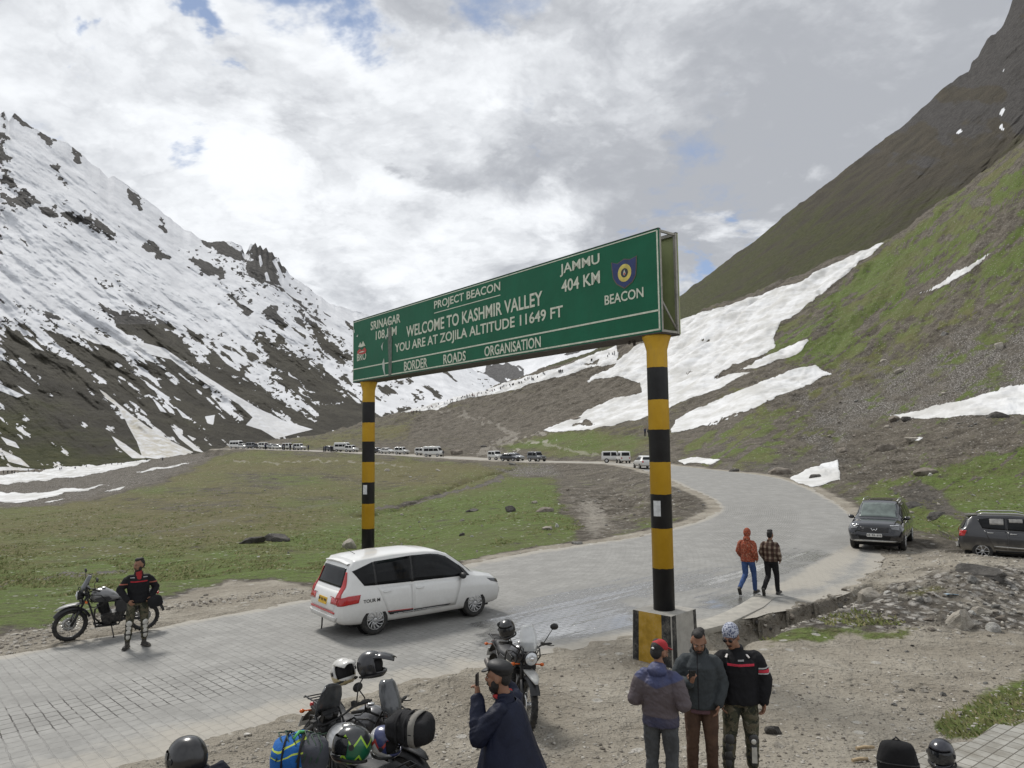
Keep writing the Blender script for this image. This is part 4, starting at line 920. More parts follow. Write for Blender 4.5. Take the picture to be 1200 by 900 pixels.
    b = MB(); b.prism(ring(.185), -.014, -.005, 'XZ'); sub('ring', b, yel); b = MB(); b.prism(ring(.096), -.017, -.006, 'XZ'); sub('disc', b, mat('emblem_dark', (.015, .02, .03), .5))
    b = MB(); b.prism([(cu - .032, cv - .03), (cu, cv - .06), (cu + .032, cv - .03), (cu + .028, cv + .005), (cu, cv + .07), (cu - .028, cv + .005)], -.020, -.007, 'XZ'); sub('drop', b, W)
    b = MB(); b.prism([(cu - .022, cv - .03), (cu, cv - .048), (cu + .022, cv - .03), (cu, cv + .012)], -.023, -.008, 'XZ'); sub('flame', b, red)
    g = poly('badge', [(418.8, 412.6), (421.5, 408.5), (424, 411), (427.5, 407), (429.6, 410.4), (428.4, 414), (424, 415.4), (419.6, 414.6)], red, -.009, -.003)
    for pts in ([(420, 406.6), (422.4, 401), (424, 404), (425.6, 399.6), (428.3, 405), (426, 406), (423, 407)],): 
        q = [uv(*p)[:2] for p in pts]; b = MB(); b.prism(q, -.009, -.003, 'XZ'); b.build('peak_mark', W, g)
    q = [uv(*p)[:2] for p in [(420.5, 413.6), (424, 411.6), (428, 411.4), (424.4, 413.0)]]; b = MB(); b.prism(q, -.012, -.003, 'XZ'); b.build('swirl_mark', W, g)
    # split in the sheet and scraped spots
    poly('torn_seam', [(455.8, 382), (457.6, 381), (459.6, 398), (459.2, 438), (457, 441), (455.6, 440), (455.6, 420), (454.8, 400)], mat('torn_metal', (.105, .125, .10), .6, .2, .3, 10), -.012, -.003)
    scr = mat('bare_scrape', (.46, .50, .44), .6)
    for pts in ([(448.4, 425), (450.2, 420), (451, 428), (450.8, 434), (452, 441), (450.4, 438), (448.6, 431)], [(446.8, 406), (449.4, 401), (448.6, 405), (448.4, 411)], [(413.2, 389), (415.4, 386), (415.8, 390)], [(417.6, 394), (420, 392), (419.4, 395)], [(455.4, 378), (456.2, 373), (457, 378)], [(451.5, 395), (454, 391), (452.6, 398)]): poly('paint_scrape', pts, scr, -.010, -.003)
    # posts
    zp0 = .93; ins = [(-.378, .93, 0.0), (-12.64, .66, -.3)]
    def post_mat(name, zb, zt):
        m, n = newmat(name); pos = n.n('ShaderNodeTexCoord').outputs['Object']; z = n.m('ADD', n.sep(pos)[2], n.m('MULTIPLY', n.m('SUBTRACT', n.noise(pos, 9, 3), .5), .03))
        k = 0.0
        for fr in (.149, .292, .415, .532, .651, .761, .881): k = n.m('ADD', k, n.m('GREATER_THAN', z, zb + fr * (zt - zb)))
        odd = n.m('MODULO', k, 2)
        n1 = n.noise(pos, 3, 5, .65); n2 = n.noise(pos, 14, 4, .7)
        ye = n.mix(n.ss(n1, .3, .7), (.47, .265, .010), (.53, .31, .018)); ye = n.mix(n.ss(n2, .60, .78, 0, .6), ye, (.27, .17, .05)); ye = n.mix(n.ss(n.noise(n.vm('MULTIPLY', pos, (7, 7, .5)), 1.5, 4, .6), .52, .75, 0, .45), ye, (.33, .21, .05))
        bl = n.mix(n.ss(n1, .35, .7), (.008, .008, .009), (.018, .018, .019)); bl = n.mix(n.ss(n2, .68, .85, 0, .3), bl, (.15, .14, .12))
        n.out(n.mix(odd, bl, ye), n.lin(n1, .2, .8, .42, .6), 0, n.bump(n2, .12, .01), spec=.4); return m
    for i, (ux, ztop, zbot) in enumerate(ins):
        p = C + ax * ux + dp * (D / 2); zl = lambda z: z - C[2]
        b = MB(); r = .207; zt = zl(C[2]) - .02; zb_ = zl(ztop)
        b.lathe([(r, zb_), (r, zt - .30), (r + .010, zt - .25), (r + .045, zt - .12), (r + .075, zt - .04), (r + .085, zt)], 'Z', (ux, D / 2, 0), 40)
        po = b.build('post', post_mat('post_paint_tall' if i == 0 else 'post_paint_far', zb_, zt), root)
        # concrete foot
        s_ = .88; h = ztop - zbot; b = MB(); cz = zl(ztop)
        con = mat('foot_concrete', (.36, .345, .31), .9, 0, .2, 5, .4, 40, .35, (.22, .2, .17)); blk = mat('foot_black', (.02, .02, .02), .8, 0, .3, 6, .3, 30, .55, (.27, .25, .21)); yl = mat('foot_yellow', (.42, .25, .02), .75, 0, .25, 6, .3, 30, .5, (.30, .25, .16))
        hs = s_ / 2; A = [(-hs, -hs), (-hs + .15, -hs), (hs - .22, -hs), (hs, -hs)]; z0, z1 = cz - h - .25, cz
        sk = .06
        def P(x, y, z): k = 1 + (sk if z < cz - .1 else 0); return Vector((x * k, y * k, z))
        V, F_, M_ = [], [], []
        def quad(a, c_, mi):
            i0 = len(V); V.extend([P(a[0], a[1], z0), P(c_[0], c_[1], z0), P(c_[0], c_[1], z1), P(a[0], a[1], z1)]); F_.append((i0, i0 + 1, i0 + 2, i0 + 3)); M_.append(mi)
        quad(A[0], A[1], 1); quad(A[1], A[2], 2); quad(A[2], A[3], 1)
        quad((hs, -hs), (hs, -hs + .16), 1); quad((hs, -hs + .16), (hs, hs - .12), 0); quad((hs, hs - .12), (hs, hs), 1); quad((hs, hs), (-hs, hs), 0); quad((-hs, hs), (-hs, -hs), 1)
        i0 = len(V); V.extend([P(-hs, -hs, z1), P(hs, -hs, z1), P(hs, hs, z1), P(-hs, hs, z1)]); F_.append((i0, i0 + 1, i0 + 2, i0 + 3)); M_.append(0)
        Mr = Matrix.Rotation(math.radians(-45) - rz, 3, 'Z'); b = MB(); 
        for f, mi in zip(F_, M_): b.add([Mr @ V[j] + Vector((ux, D / 2, 0)) for j in f], [(0, 1, 2, 3)], False, mi)
        b.build('post_foot', [con, blk, yl], root, .018)
        if i == 0: a = np.array([771.5, 594.0])
        else: a = np.array([424.3, 573.0])
        # pale sticker wrapped on the post
        ang = math.atan2(-(p[1]), -p[0]) - rz; off = -.42 if i == 0 else -.55; zc = (4.15 + (520 - a[1]) / FPX * p[1] if i == 0 else 4.15 + (524.2 - a[1]) / FPX * p[1]) - C[2]
        R = [[(ux + (r + .004) * math.cos(ang + off + q), D / 2 + (r + .004) * math.sin(ang + off + q), zc + z) for z in (-.15, .15)] for q in np.linspace(-.36, .36, 8)]
        b = MB(); b.rings(R, False, False); b.build('sticker', mat('pale_sticker', (.55, .56, .56), .6), po)
    return root
build_sign()
# ------------------------------------------------------------------ vehicles
from mathutils.bvhtree import BVHTree
def paint(name, col, metal=0.0, rough=.35, dirt=.25):
    if name in _mc: return _mc[name]
    m, n = newmat(name); pos = n.n('ShaderNodeTexCoord').outputs['Object']; z = n.sep(pos)[2]
    n1 = n.noise(pos, 2.5, 5, .6); n2 = n.noise(pos, 18, 4, .65)
    low = n.ss(z, .85, .15); d = n.m('MULTIPLY', n.ss(n.m('ADD', n.m('MULTIPLY', low, .75), n.m('MULTIPLY', n.m('SUBTRACT', n1, .5), .9)), .12, .85), dirt * 2.2, None, True)
    c = n.mix(n.ss(n2, .3, .7), tuple(.95 * v for v in col), col); c = n.mix(d, c, (.33, .30, .25))
    n.out(c, n.m('ADD', rough, n.m('MULTIPLY', d, .4), None, True), metal, None, .5, **{'Coat Weight': n.m('SUBTRACT', .7, n.m('MULTIPLY', d, .7)), 'Coat Roughness': .08}); _mc[name] = m; return m
class CarShape:
    """stations: x, z_low, z_crease, z_belt, z_top, half widths low / waist / belt / roof"""
    def __init__(s, st): s.st = np.array(st, float); s.x0, s.x1 = s.st[0, 0], s.st[-1, 0]
    def ring(s, x, n=4):
        zb, zs, ze, zt, wb, ws, we, wt = [np.interp(x, s.st[:, 0], s.st[:, i]) for i in range(1, 9)]
        cab = max(zt - ze, .02); zed = zt - min(.075, cab * .45)
        pts = [(0, zb), (wb * .7, zb), (wb, zb + .035), (ws, zs), (ws * 1.005, zs + (ze - zs) * .55), (we, ze), (we + (wt - we) * .45 + .015, ze + (zed - ze) * .5), (wt, zed), (wt * .88, zt - min(.02, cab * .15)), (wt * .5, zt), (0, zt + .006)]
        P = np.array([(-pts[1][0], pts[1][1])] + pts + [(-pts[-2][0], pts[-2][1])]); out = []
        for i in range(1, len(P) - 2):
            p0, p1, p2, p3 = P[i - 1:i + 3]
            for k in range(n):
                t = k / n; q = .5 * (2*p1 + (p2-p0)*t*.8 + (2*p0-5*p1+4*p2-p3)*t*t*.8 + (3*p1-p0-3*p2+p3)*t**3*.8) if False else None
                m1 = (p2 - p0) * .38; m2 = (p3 - p1) * .38
                q = (2*t**3-3*t**2+1)*p1 + (t**3-2*t**2+t)*m1 + (-2*t**3+3*t**2)*p2 + (t**3-t**2)*m2
                out.append((max(q[0], 0), q[1]))
        out.append(tuple(pts[-1])); return out
    def shell(s, nx=70, n=4):
        xs = np.unique(np.concatenate([np.linspace(s.x0, s.x1, nx), s.st[:, 0]])); R = []
        for x in xs:
            h = s.ring(x, n); R.append([(x, -y, z) for y, z in h[::-1]] + [(x, y, z) for y, z in h[1:-1]])
        mb = MB(); mb.rings(R); return mb
def wheel_arch_cut(o, xs, r, zc, w_out, w_in):
    for x in xs:
        for sgn in (-1, 1):
            b = MB(); b.cyl((x, sgn * w_in, zc), (x, sgn * w_out, zc), r, None, 36); c = b.build('cut', DARKGAP)
            md = o.modifiers.new('b', 'BOOLEAN'); md.operation = 'DIFFERENCE'; md.object = c; md.solver = 'EXACT'
            me = evaluated_mesh(o, o.name); o.modifiers.clear(); old = o.data; o.data = me; bpy.data.meshes.remove(old); bpy.data.objects.remove(c)
class Decaler:
    def __init__(s, me): 
        s.bvh = BVHTree.FromPolygons([v.co.copy() for v in me.vertices], [tuple(p.vertices) for p in me.polygons])
    def patch(s, A, B, axis, off=.006, rows=8, cols=16, skirt=.01):
        """strip between outlines A and B in the plane seen along axis: '-y', '+y' (side), '+x' (front), '-x' (rear), 'z' (top)"""
        def res(L):
            L = np.array(L, float); d = np.concatenate([[0], np.cumsum(np.linalg.norm(np.diff(L, axis=0), axis=1))]); t = np.linspace(0, d[-1], cols); return np.stack([np.interp(t, d, L[:, 0]), np.interp(t, d, L[:, 1])], 1)
        A, B = res(A), res(B); G = []
        for i in range(rows):
            f = i / (rows - 1); row = []
            for a, b in zip(A, B):
                u, w = a * (1 - f) + b * f
                if axis == '-y': o, d = (u, -3, w), (0, 1, 0)
                elif axis == '+y': o, d = (u, 3, w), (0, -1, 0)
                elif axis == '+x': o, d = (6, u, w), (-1, 0, 0)
                elif axis == '-x': o, d = (-6, u, w), (1, 0, 0)
                else: o, d = (u, w, 5), (0, 0, -1)
                hit, nrm, _, _ = s.bvh.ray_cast(Vector(o), Vector(d))
                if hit is None: hit, nrm, _, _ = s.bvh.find_nearest(Vector(o) + Vector(d) * (3 if 'y' in axis else 4))
                if nrm.dot(Vector(d)) > 0: nrm = -nrm
                row.append((hit + nrm * off, hit - nrm * skirt))
            G.append(row)
        mb = MB(); R, C = rows, cols; V = [g[0] for r in G for g in r]; F_ = [(i * C + j, i * C + j + 1, (i + 1) * C + j + 1, (i + 1) * C + j) for i in range(R - 1) for j in range(C - 1)]
        mb.add(V, F_)
        edge = [(0, j) for j in range(C)] + [(i, C - 1) for i in range(1, R)] + [(R - 1, j) for j in range(C - 2, -1, -1)] + [(i, 0) for i in range(R - 2, 0, -1)]
        E = [G[i][j] for i, j in edge]; n = len(E); mb.add([e[0] for e in E] + [e[1] for e in E], [(k, (k + 1) % n, n + (k + 1) % n, n + k) for k in range(n)], False)
        return mb
def rim_mb(r, w, spokes=10, twist=.35):
    """local: axis along Y, outer face at y = -w/2"""
    b = MB(); y0 = -w / 2
    b.lathe([(r * .98, w * .4), (r * .98, y0 * .8), (r * .99, y0 - .004), (r * .90, y0 - .006), (r * .86, y0 + .03), (.05, y0 + .045), (.0, y0 + .045)], 'Y', (0, 0, 0), 36, 1, False)
    for k in range(spokes):
        a = 2 * PI * k / spokes; pts = []
        for t in np.linspace(0, 1, 5): q = a + twist * t; rr = .05 + (r * .92 - .05) * t; pts.append((math.cos(q) * rr, y0 + .012 - .008 * t, math.sin(q) * rr))
        b.tube(pts, [.026, .024, .022, .026, .032], 6, True, 0, .6)
    b.lathe([(.062, y0 + .03), (.055, y0 - .002), (.03, y0 - .010), (0, y0 - .010)], 'Y', (0, 0, 0), 16, 0, False)
    b.lathe([(r * 1.0, y0 - .002), (r * .93, y0 - .010), (r * .90, y0 - .002)], 'Y', (0, 0, 0), 36, 0, False)
    return b
def tyre_mb(r, rim, w, seg=40):
    b = MB(); h = w / 2
    b.lathe([(rim, h * .8), (rim + .02, h), (r - .03, h), (r - .008, h * .82), (r, h * .4), (r, -h * .4), (r - .008, -h * .82), (r - .03, -h), (rim + .02, -h), (rim, -h * .8)], 'Y', (0, 0, 0), seg, None, False); return b
def car(name, cfg, loc, rz, label, cat, group=None, detail=True):
    root = empty(name, loc, rz, label, cat, group); S = CarShape(cfg['st']); xr, xf = cfg['axles']; r = cfg['r']; W = cfg['w']; pm = cfg['paint']
    body = S.shell(cfg.get('nx', 70)).build('body', pm, root); D = Decaler(body.data); full = body.data.copy()
    wheel_arch_cut(body, (xr, xf), r + cfg.get('gap', .055), r + .01, W, W / 2 - .24)
    body.name = 'body'
    for p in body.data.polygons: p.use_smooth = True
    try: body.data.set_sharp_from_angle(angle=math.radians(38))
    except Exception: pass
    tm = tyre_mb(r, r * .66, .185).mesh('tyre', RUBBER); rm = rim_mb(r * .66, .17, cfg.get('spokes', 10), cfg.get('twist', .35)).mesh('rim', [cfg.get('rimmat', ALLOY), DARKGAP])
    for x in (xr, xf):
        for sgn in (-1, 1):
            w = empty('wheel', (x, sgn * (W / 2 - .105), r), 0 if sgn < 0 else PI); w.parent = root
            link(bpy.data.objects.new('tyre', tm), w); link(bpy.data.objects.new('rim', rm), w)
            b = MB(); b.cyl((x, sgn * (W / 2 - .235), r + .01), (x, sgn * (W / 2 - .245), r + .01), r + cfg.get('gap', .055), None, 28); 
            bl = b.build('wheel_well', DARKGAP, root)
    b = MB(); b.box(((xr + xf) / 2, 0, cfg.get('under', .24)), (xf - xr + 1.0, W * .78, .10)); b.build('underbody', DARKGAP, root)
    for it in cfg['items']:
        nm, A, B, ax, mt = it[:5]; kw = it[5] if len(it) > 5 else {}; par = root
        o = D.patch(A, B, ax, **{k: v for k, v in kw.items() if k in ('off', 'rows', 'cols', 'skirt')}).build(nm, mt, root)
        if kw.get('handle'):
            hx, hz = kw['handle']; sg = -1 if ax == '-y' else 1
            hit, nr, _, _ = D.bvh.ray_cast(Vector((hx, sg * 3, hz)), Vector((0, -sg, 0)))
            hb = MB(); hb.tube([(hx - .09, hit.y + sg * .008, hz), (hx - .07, hit.y + sg * .035, hz), (hx + .07, hit.y + sg * .035, hz), (hx + .09, hit.y + sg * .008, hz)], .013, 8, True, None, 1.2); hb.build('handle', kw.get('hmat', pm), o)
    for f in cfg.get('extra', []): f(root, D)
    bpy.data.meshes.remove(full)
    return root
def mirror_part(x, z, y, m):
    def f(root, D):
        for sgn in (-1, 1):
            b = MB(); b.ell((x, sgn * (y + .10), z + .03), (.07, .11, .075), 14, 8); b.tube([(x, sgn * y * .96, z - .02), (x, sgn * (y + .06), z)], .025, 8); b.build('side_mirror', m, root)
    return f
def plate(x, z, y, m, sx, chars=None, tm=None, tilt=0.0, w=.46, h=.115):
    def f(root, D):
        b = MB(); b.box((x, y, z), (.012, w, h), rot=Matrix.Rotation(tilt, 3, 'Y')); o = b.build('number_plate', m, root, .004)
        if tm:
            b = MB(); r3 = random.Random(int(abs(x) * 100)); n = 9
            for k in range(n):
                if k in (2, 5): continue
                yy = y - sx * (w * .42 - w * .84 * k / (n - 1)); zz = z
                b.box((x + sx * .008, yy, zz), (.004, .026, h * .55)); 
            b.build('plate_marks', tm, o)
    return f
def sides(lst, fn):
    for s in ('-y', '+y'): fn(lst, s)
WHITE = paint('white_car_paint', (.72, .72, .70), 0, .3, .20)
YELP = mat('yellow_plate', (.60, .36, .02), .5); WHP = mat('white_plate', (.62, .62, .60), .5); TXT = mat('plate_ink', (.03, .03, .03), .6)
def mpv_cfg():
    st = [ # x, zb, zs, zbelt, ztop, wb, ws, wbelt, wtop
     (-2.17, .42, .50, .62, .70, .55, .62, .60, .50), (-2.13, .34, .52, .78, .86, .70, .76, .74, .64), (-2.06, .30, .55, .93, 1.00, .76, .82, .78, .66), (-2.00, .28, .55, 1.00, 1.10, .78, .84, .80, .66), (-1.84, .26, .55, 1.04, 1.50, .80, .86, .81, .66),
     (-1.72, .25, .55, 1.04, 1.63, .80, .865, .815, .655), (-1.50, .24, .55, 1.035, 1.66, .80, .865, .82, .66), (-.8, .22, .55, 1.01, 1.695, .80, .87, .83, .67), (0, .21, .55, .985, 1.69, .80, .87, .83, .67), (.42, .21, .55, .97, 1.65, .80, .87, .825, .66),
     (.70, .21, .55, .965, 1.56, .80, .87, .82, .65), (1.05, .21, .55, .955, 1.33, .80, .868, .815, .66), (1.38, .22, .54, .94, 1.08, .80, .866, .80, .68), (1.45, .22, .54, .93, 1.035, .80, .865, .795, .68), (1.75, .23, .53, .90, .985, .79, .86, .79, .68), (1.98, .25, .52, .84, .93, .77, .84, .76, .64), (2.09, .27, .50, .78, .875, .74, .80, .72, .60), (2.16, .30, .48, .70, .80, .68, .73, .67, .56), (2.20, .36, .46, .60, .68, .58, .62, .58, .50)]
    its = []
    for s in ('-y', '+y'):
        its += [('quarter_window', [(-1.80, 1.40), (-1.30, 1.555)], [(-1.55, 1.075), (-1.28, 1.06)], s, GLASS), ('side_window', [(-1.27, 1.56), (-.35, 1.60)], [(-1.25, 1.06), (-.36, 1.035)], s, GLASS), ('side_window', [(-.33, 1.60), (.20, 1.59), (.42, 1.555), (.62, 1.49), (1.02, 1.22)], [(-.34, 1.035), (.20, 1.02), (.45, 1.012), (.70, 1.005), (1.10, .995)], s, GLASS, {'cols': 22}),
          ('pillar', [(-.37, 1.60), (-.315, 1.60)], [(-.385, 1.03), (-.325, 1.03)], s, BLACKP, {'cols': 3, 'off': .008}),
          ('door', [(-1.24, 1.005), (-.37, .99)], [(-.98, .40), (-.37, .36)], s, WHITE, {'off': .004, 'handle': (-1.02, .90), 'cols': 10}), ('door', [(-.345, .99), (.98, .955)], [(-.345, .36), (.80, .36)], s, WHITE, {'off': .004, 'handle': (-.18, .88), 'cols': 12}),
          ('side_moulding', [(-1.0, .445), (-.36, .42)], [(-.94, .385), (-.36, .365)], s, BLACKP, {'off': .012, 'cols': 8, 'rows': 4}), ('side_moulding', [(-.33, .42), (.66, .41)], [(-.33, .365), (.60, .385)], s, BLACKP, {'off': .012, 'cols': 8, 'rows': 4}),
          ('red_trim_line', [(-1.0, .468), (-.36, .442)], [(-1.0, .452), (-.36, .426)], s, REDLENS, {'off': .013, 'cols': 8, 'rows': 3}), ('chrome_trim', [(-.85, .395), (.5, .388)], [(-.85, .380), (.5, .375)], s, STEEL, {'off': .016, 'cols': 8, 'rows': 3}),
          ('taillight', [(-2.13, .86), (-1.95, .90), (-1.66, .905)], [(-2.14, .70), (-1.95, .725), (-1.72, .74)], s, REDLENS, {'off': .014}), ('pillar', [(-1.31, 1.545), (-1.262, 1.55)], [(-1.30, 1.062), (-1.24, 1.06)], s, BLACKP, {'cols': 3, 'off': .007}),
          ('headlight', [(1.74, .865), (2.10, .80)], [(1.84, .79), (2.13, .70)], s, mat('smoked_lamp_edge', (.07, .072, .075), .1, .3, .1, coat=.6), {'off': .010}), ('pillar', [(.98, 1.25), (1.10, 1.16)], [(1.10, .99), (1.24, .985)], s, BLACKP, {'cols': 4, 'off': .007}), ('side_lettering', [(-1.62, .775), (-1.22, .765)], [(-1.62, .715), (-1.22, .705)], s, mat('lettering_black', (.03, .03, .03), .6), {'off': .004, 'rows': 2, 'cols': 2})]
    its = [i for i in its if i[0] != 'side_lettering']
    its += [('rear_window', [(-.56, 1.45), (.56, 1.45)], [(-.66, 1.06), (.66, 1.06)], '-x', GLASS, {'off': .008}), ('tailgate', [(-.66, .99), (.66, .99)], [(-.60, .56), (.60, .56)], '-x', WHITE, {'off': .005}), ('bumper_reflector', [(-.64, .56), (.64, .56)], [(-.62, .52), (.62, .52)], '-x', REDLENS, {'off': .014, 'rows': 3, 'cols': 24}),
        ('bumper', [(-.72, .47), (.72, .47)], [(-.64, .37), (.64, .37)], '-x', WHITE, {'off': .03, 'rows': 6, 'cols': 20, 'skirt': .03}), ('windscreen', [(.62, -.52), (.62, .52)], [(1.36, -.66), (1.36, .66)], 'z', GLASS, {'off': .006}), ('taillight_inner', [(.42, .84), (.70, .85)], [(.42, .72), (.70, .72)], '-x', REDLENS, {'off': .012, 'rows': 4}), ('taillight_inner', [(-.42, .84), (-.70, .85)], [(-.42, .72), (-.70, .72)], '-x', REDLENS, {'off': .012, 'rows': 4}),
        ('grille', [(-.42, .74), (.42, .74)], [(-.40, .60), (.40, .60)], '+x', BLACKP, {'off': .01}), ('lower_grille', [(-.60, .52), (.60, .52)], [(-.55, .40), (.55, .40)], '+x', BLACKP, {'off': .012})]
    for k in (-1, 1): its += [('taillight_upright', [(k * .60, .84), (k * .625, 1.10), (k * .59, 1.38)], [(k * .775, .84), (k * .74, 1.10), (k * .63, 1.38)], '-x', REDLENS, {'off': .014, 'rows': 5}), ('fog_lamp', [(k * .55, .58), (k * .72, .58)], [(k * .55, .46), (k * .70, .46)], '+x', BLACKP, {'off': .014, 'rows': 4})]
    def extra(root, D):
        b = MB(); b.rings([[(-1.48, y, 1.655 - .16 * abs(y) ** 2) for y in (-.56, -.2, .2, .56)], [(-1.86, y * 1.02, 1.575 - .10 * y * y) for y in (-.56, -.2, .2, .56)], [(-1.85, y * 1.02, 1.545 - .10 * y * y) for y in (-.56, -.2, .2, .56)], [(-1.55, y, 1.54 - .10 * y * y) for y in (-.56, -.2, .2, .56)]], True, False); b.build('roof_spoiler', WHITE, root, .008)
        me, lo, hi = text_mesh('TOUR M', 'side_lettering', .02)
        co = np.empty(len(me.vertices) * 3, np.float32); me.vertices.foreach_get('co', co); co = co.reshape(-1, 3); q = np.empty_like(co)
        for i, p in enumerate(co):
            x = -1.60 + (p[0] - lo[0]) / (hi[0] - lo[0]) * .40; z = .715 + (p[1] - lo[1]) / (hi[1] - lo[1]) * .075; h, nr, _, _ = D.bvh.ray_cast(Vector((x, -3, z)), Vector((0, 1, 0))); q[i] = (x, h.y - .006, z)
        me.vertices.foreach_set('co', q.ravel()); me.materials.clear(); me.materials.append(TXT); link(bpy.data.objects.new('side_lettering', me), root)
        b = MB(); b.tube([(-2.02, .35, .34), (-2.04, .33, .10), (-2.05, .33, .03)], .018, 6); b.build('ground_strap', RUBBER, root)
        b = MB(); b.tube([(-1.4, 0, 1.67), (-1.62, 0, 1.80)], .006, 5); b.build('aerial', BLACKP, root)
    return dict(st=st, w=1.74, axles=(-1.30, 1.36), r=.315, paint=WHITE, items=its, extra=[mirror_part(.98, .99, .80, BLACKP), plate(-2.165, .745, .0, YELP, -1, True, TXT, .2, .44, .15), extra], spokes=12, twist=.5)
def suv_cfg():
    pb = paint('black_car_paint', (.007, .008, .012), .0, .12, .05)
    st = [(-2.33, .45, .55, .70, .80, .60, .70, .68, .55), (-2.28, .36, .58, .98, 1.05, .76, .84, .80, .62), (-2.15, .32, .60, 1.08, 1.25, .82, .90, .84, .62), (-1.85, .30, .62, 1.10, 1.66, .84, .93, .85, .62), (-1.6, .29, .62, 1.09, 1.71, .85, .935, .855, .64), (-.6, .28, .62, 1.06, 1.745, .85, .94, .86, .66), (.2, .28, .62, 1.05, 1.72, .85, .94, .86, .65), (.5, .28, .62, 1.05, 1.66, .85, .94, .86, .645), (1.05, .28, .62, 1.04, 1.30, .85, .94, .86, .68), (1.28, .28, .62, 1.03, 1.155, .85, .94, .86, .74), (1.36, .28, .62, 1.02, 1.12, .85, .94, .855, .74), (1.9, .30, .62, .985, 1.07, .84, .935, .83, .70), (2.12, .32, .60, .93, 1.03, .82, .90, .79, .68), (2.26, .34, .56, .84, .97, .78, .84, .74, .66), (2.34, .36, .52, .70, .86, .70, .76, .70, .62), (2.38, .40, .50, .60, .70, .58, .64, .62, .56)]
    its = []
    for s in ('-y', '+y'):
        its += [('side_window', [(-1.75, 1.50), (-1.2, 1.60), (-.62, 1.63)], [(-1.55, 1.13), (-1.2, 1.10), (-.62, 1.09)], s, GLASS), ('side_window', [(-.56, 1.63), (.05, 1.62)], [(-.56, 1.09), (.05, 1.08)], s, GLASS), ('side_window', [(.11, 1.62), (.42, 1.56), (.90, 1.30)], [(.11, 1.08), (.42, 1.075), (1.0, 1.07)], s, GLASS),
         ('door', [(-1.2, 1.06), (.02, 1.04)], [(-.95, .44), (.02, .42)], s, pb, {'off': .004, 'handle': (-.95, .95)}), ('door', [(.06, 1.04), (1.05, 1.02)], [(.06, .42), (.95, .42)], s, pb, {'off': .004, 'handle': (.22, .94)}), ('sill_cladding', [(-.95, .40), (.95, .40)], [(-.95, .31), (.95, .31)], s, BLACKP, {'off': .012}), ('chrome_trim', [(-.95, .43), (.95, .43)], [(-.95, .405), (.95, .405)], s, STEEL, {'off': .014, 'rows': 3})]
        k = -1 if s == '-y' else 1
        its += [('headlight', [(k * .53, .905), (k * .80, .925)], [(k * .58, .84), (k * .80, .80)], '+x', mat('smoked_lamp', (.16, .165, .17), .1, .3, .1, coat=.6), {'off': .012}), ('fog_lamp', [(k * .62, .62), (k * .80, .64)], [(k * .62, .55), (k * .78, .55)], '+x', BLACKP, {'off': .012}), ('lamp_strip', [(k * .52, .965), (k * .79, .965)], [(k * .52, .945), (k * .79, .945)], '+x', LAMP, {'off': .016, 'rows': 3}), ('taillight', [(k * .55, 1.0), (k * .78, 1.0)], [(k * .55, .85), (k * .80, .85)], '-x', REDLENS, {'off': .01})]
    scr = mat('windscreen_glass', (.11, .135, .125), .08, 0, .3, 3.0, spec=.6)  # pale green tone paints the reflection into the glass colour
    its += [('windscreen', [(.50, -.56), (.50, .56)], [(1.24, -.70), (1.24, .70)], 'z', scr, {'off': .006}), ('rear_window', [(-.52, 1.55), (.52, 1.55)], [(-.62, 1.20), (.62, 1.20)], '-x', GLASS, {'off': .008}), ('sunroof', [(-.9, -.42), (-.9, .42)], [(.15, -.42), (.15, .42)], 'z', GLASS, {'off': .006}),
        ('grille', [(-.48, .90), (.48, .90)], [(-.46, .72), (.46, .72)], '+x', mat('grille_black', (.010, .010, .011), .35), {'off': .010}), ('lower_grille', [(-.55, .58), (.55, .58)], [(-.50, .46), (.50, .46)], '+x', DARKGAP, {'off': .010}), ('skid_plate', [(-.74, .425), (.74, .425)], [(-.66, .375), (.66, .375)], '+x', STEEL, {'off': .018})]
    def extra(root, D):
        def fx(y, z): h, *_ = D.bvh.ray_cast(Vector((6, y, z)), Vector((-1, 0, 0))); return h.x if h else 2.3
        b = MB(); dkc = mat('grille_dark_bar', (.10, .10, .105), .3, .6, .1)
        for k in range(4):
            z = .745 + .042 * k; b.tube([(fx(y, z) + .012, y, z) for y in np.linspace(-.42, .42, 9)], .007, 6)
        b.build('grille_bars', dkc, root)
        b = MB(); x = fx(0, .82) + .035
        for sg in (-1, 1): b.tube([(x, sg * .10, .86), (x, sg * .055, .775), (x, 0, .83)], .013, 6)
        b.build('emblem', CHROME, root)
        b = MB()
        for sg in (-1, 1): b.tube([(-1.5, sg * .60, 1.715), (-1.2, sg * .615, 1.77), (-.2, sg * .62, 1.775), (.2, sg * .60, 1.725)], .018, 8)
        b.build('roof_rails', STEEL, root)
        r2 = random.Random(2)
        b = MB()
        for (x, y) in ((.15, .36), (.15, -.36), (-.7, .3), (-.7, -.3)): b.ell((x, y, 1.25), (.10, .11, .14), 12, 8); b.box((x, y, .95), (.2, .46, .5))
        b.build('front_seats', mat('seat_grey', (.08, .08, .08), .9), root)
        b = MB(); b.box((fx(.55, .5) + .02, 0, .60), (.01, .54, .02)); b.build('bumper_crease', STEEL, root)
    return dict(st=st, w=1.88, axles=(-1.40, 1.42), r=.36, paint=pb, items=its, extra=[mirror_part(.92, 1.10, .86, pb), plate(2.395, .61, 0, WHP, 1, True, TXT, 0, .50, .12), extra], spokes=10, twist=.1, gap=.06)
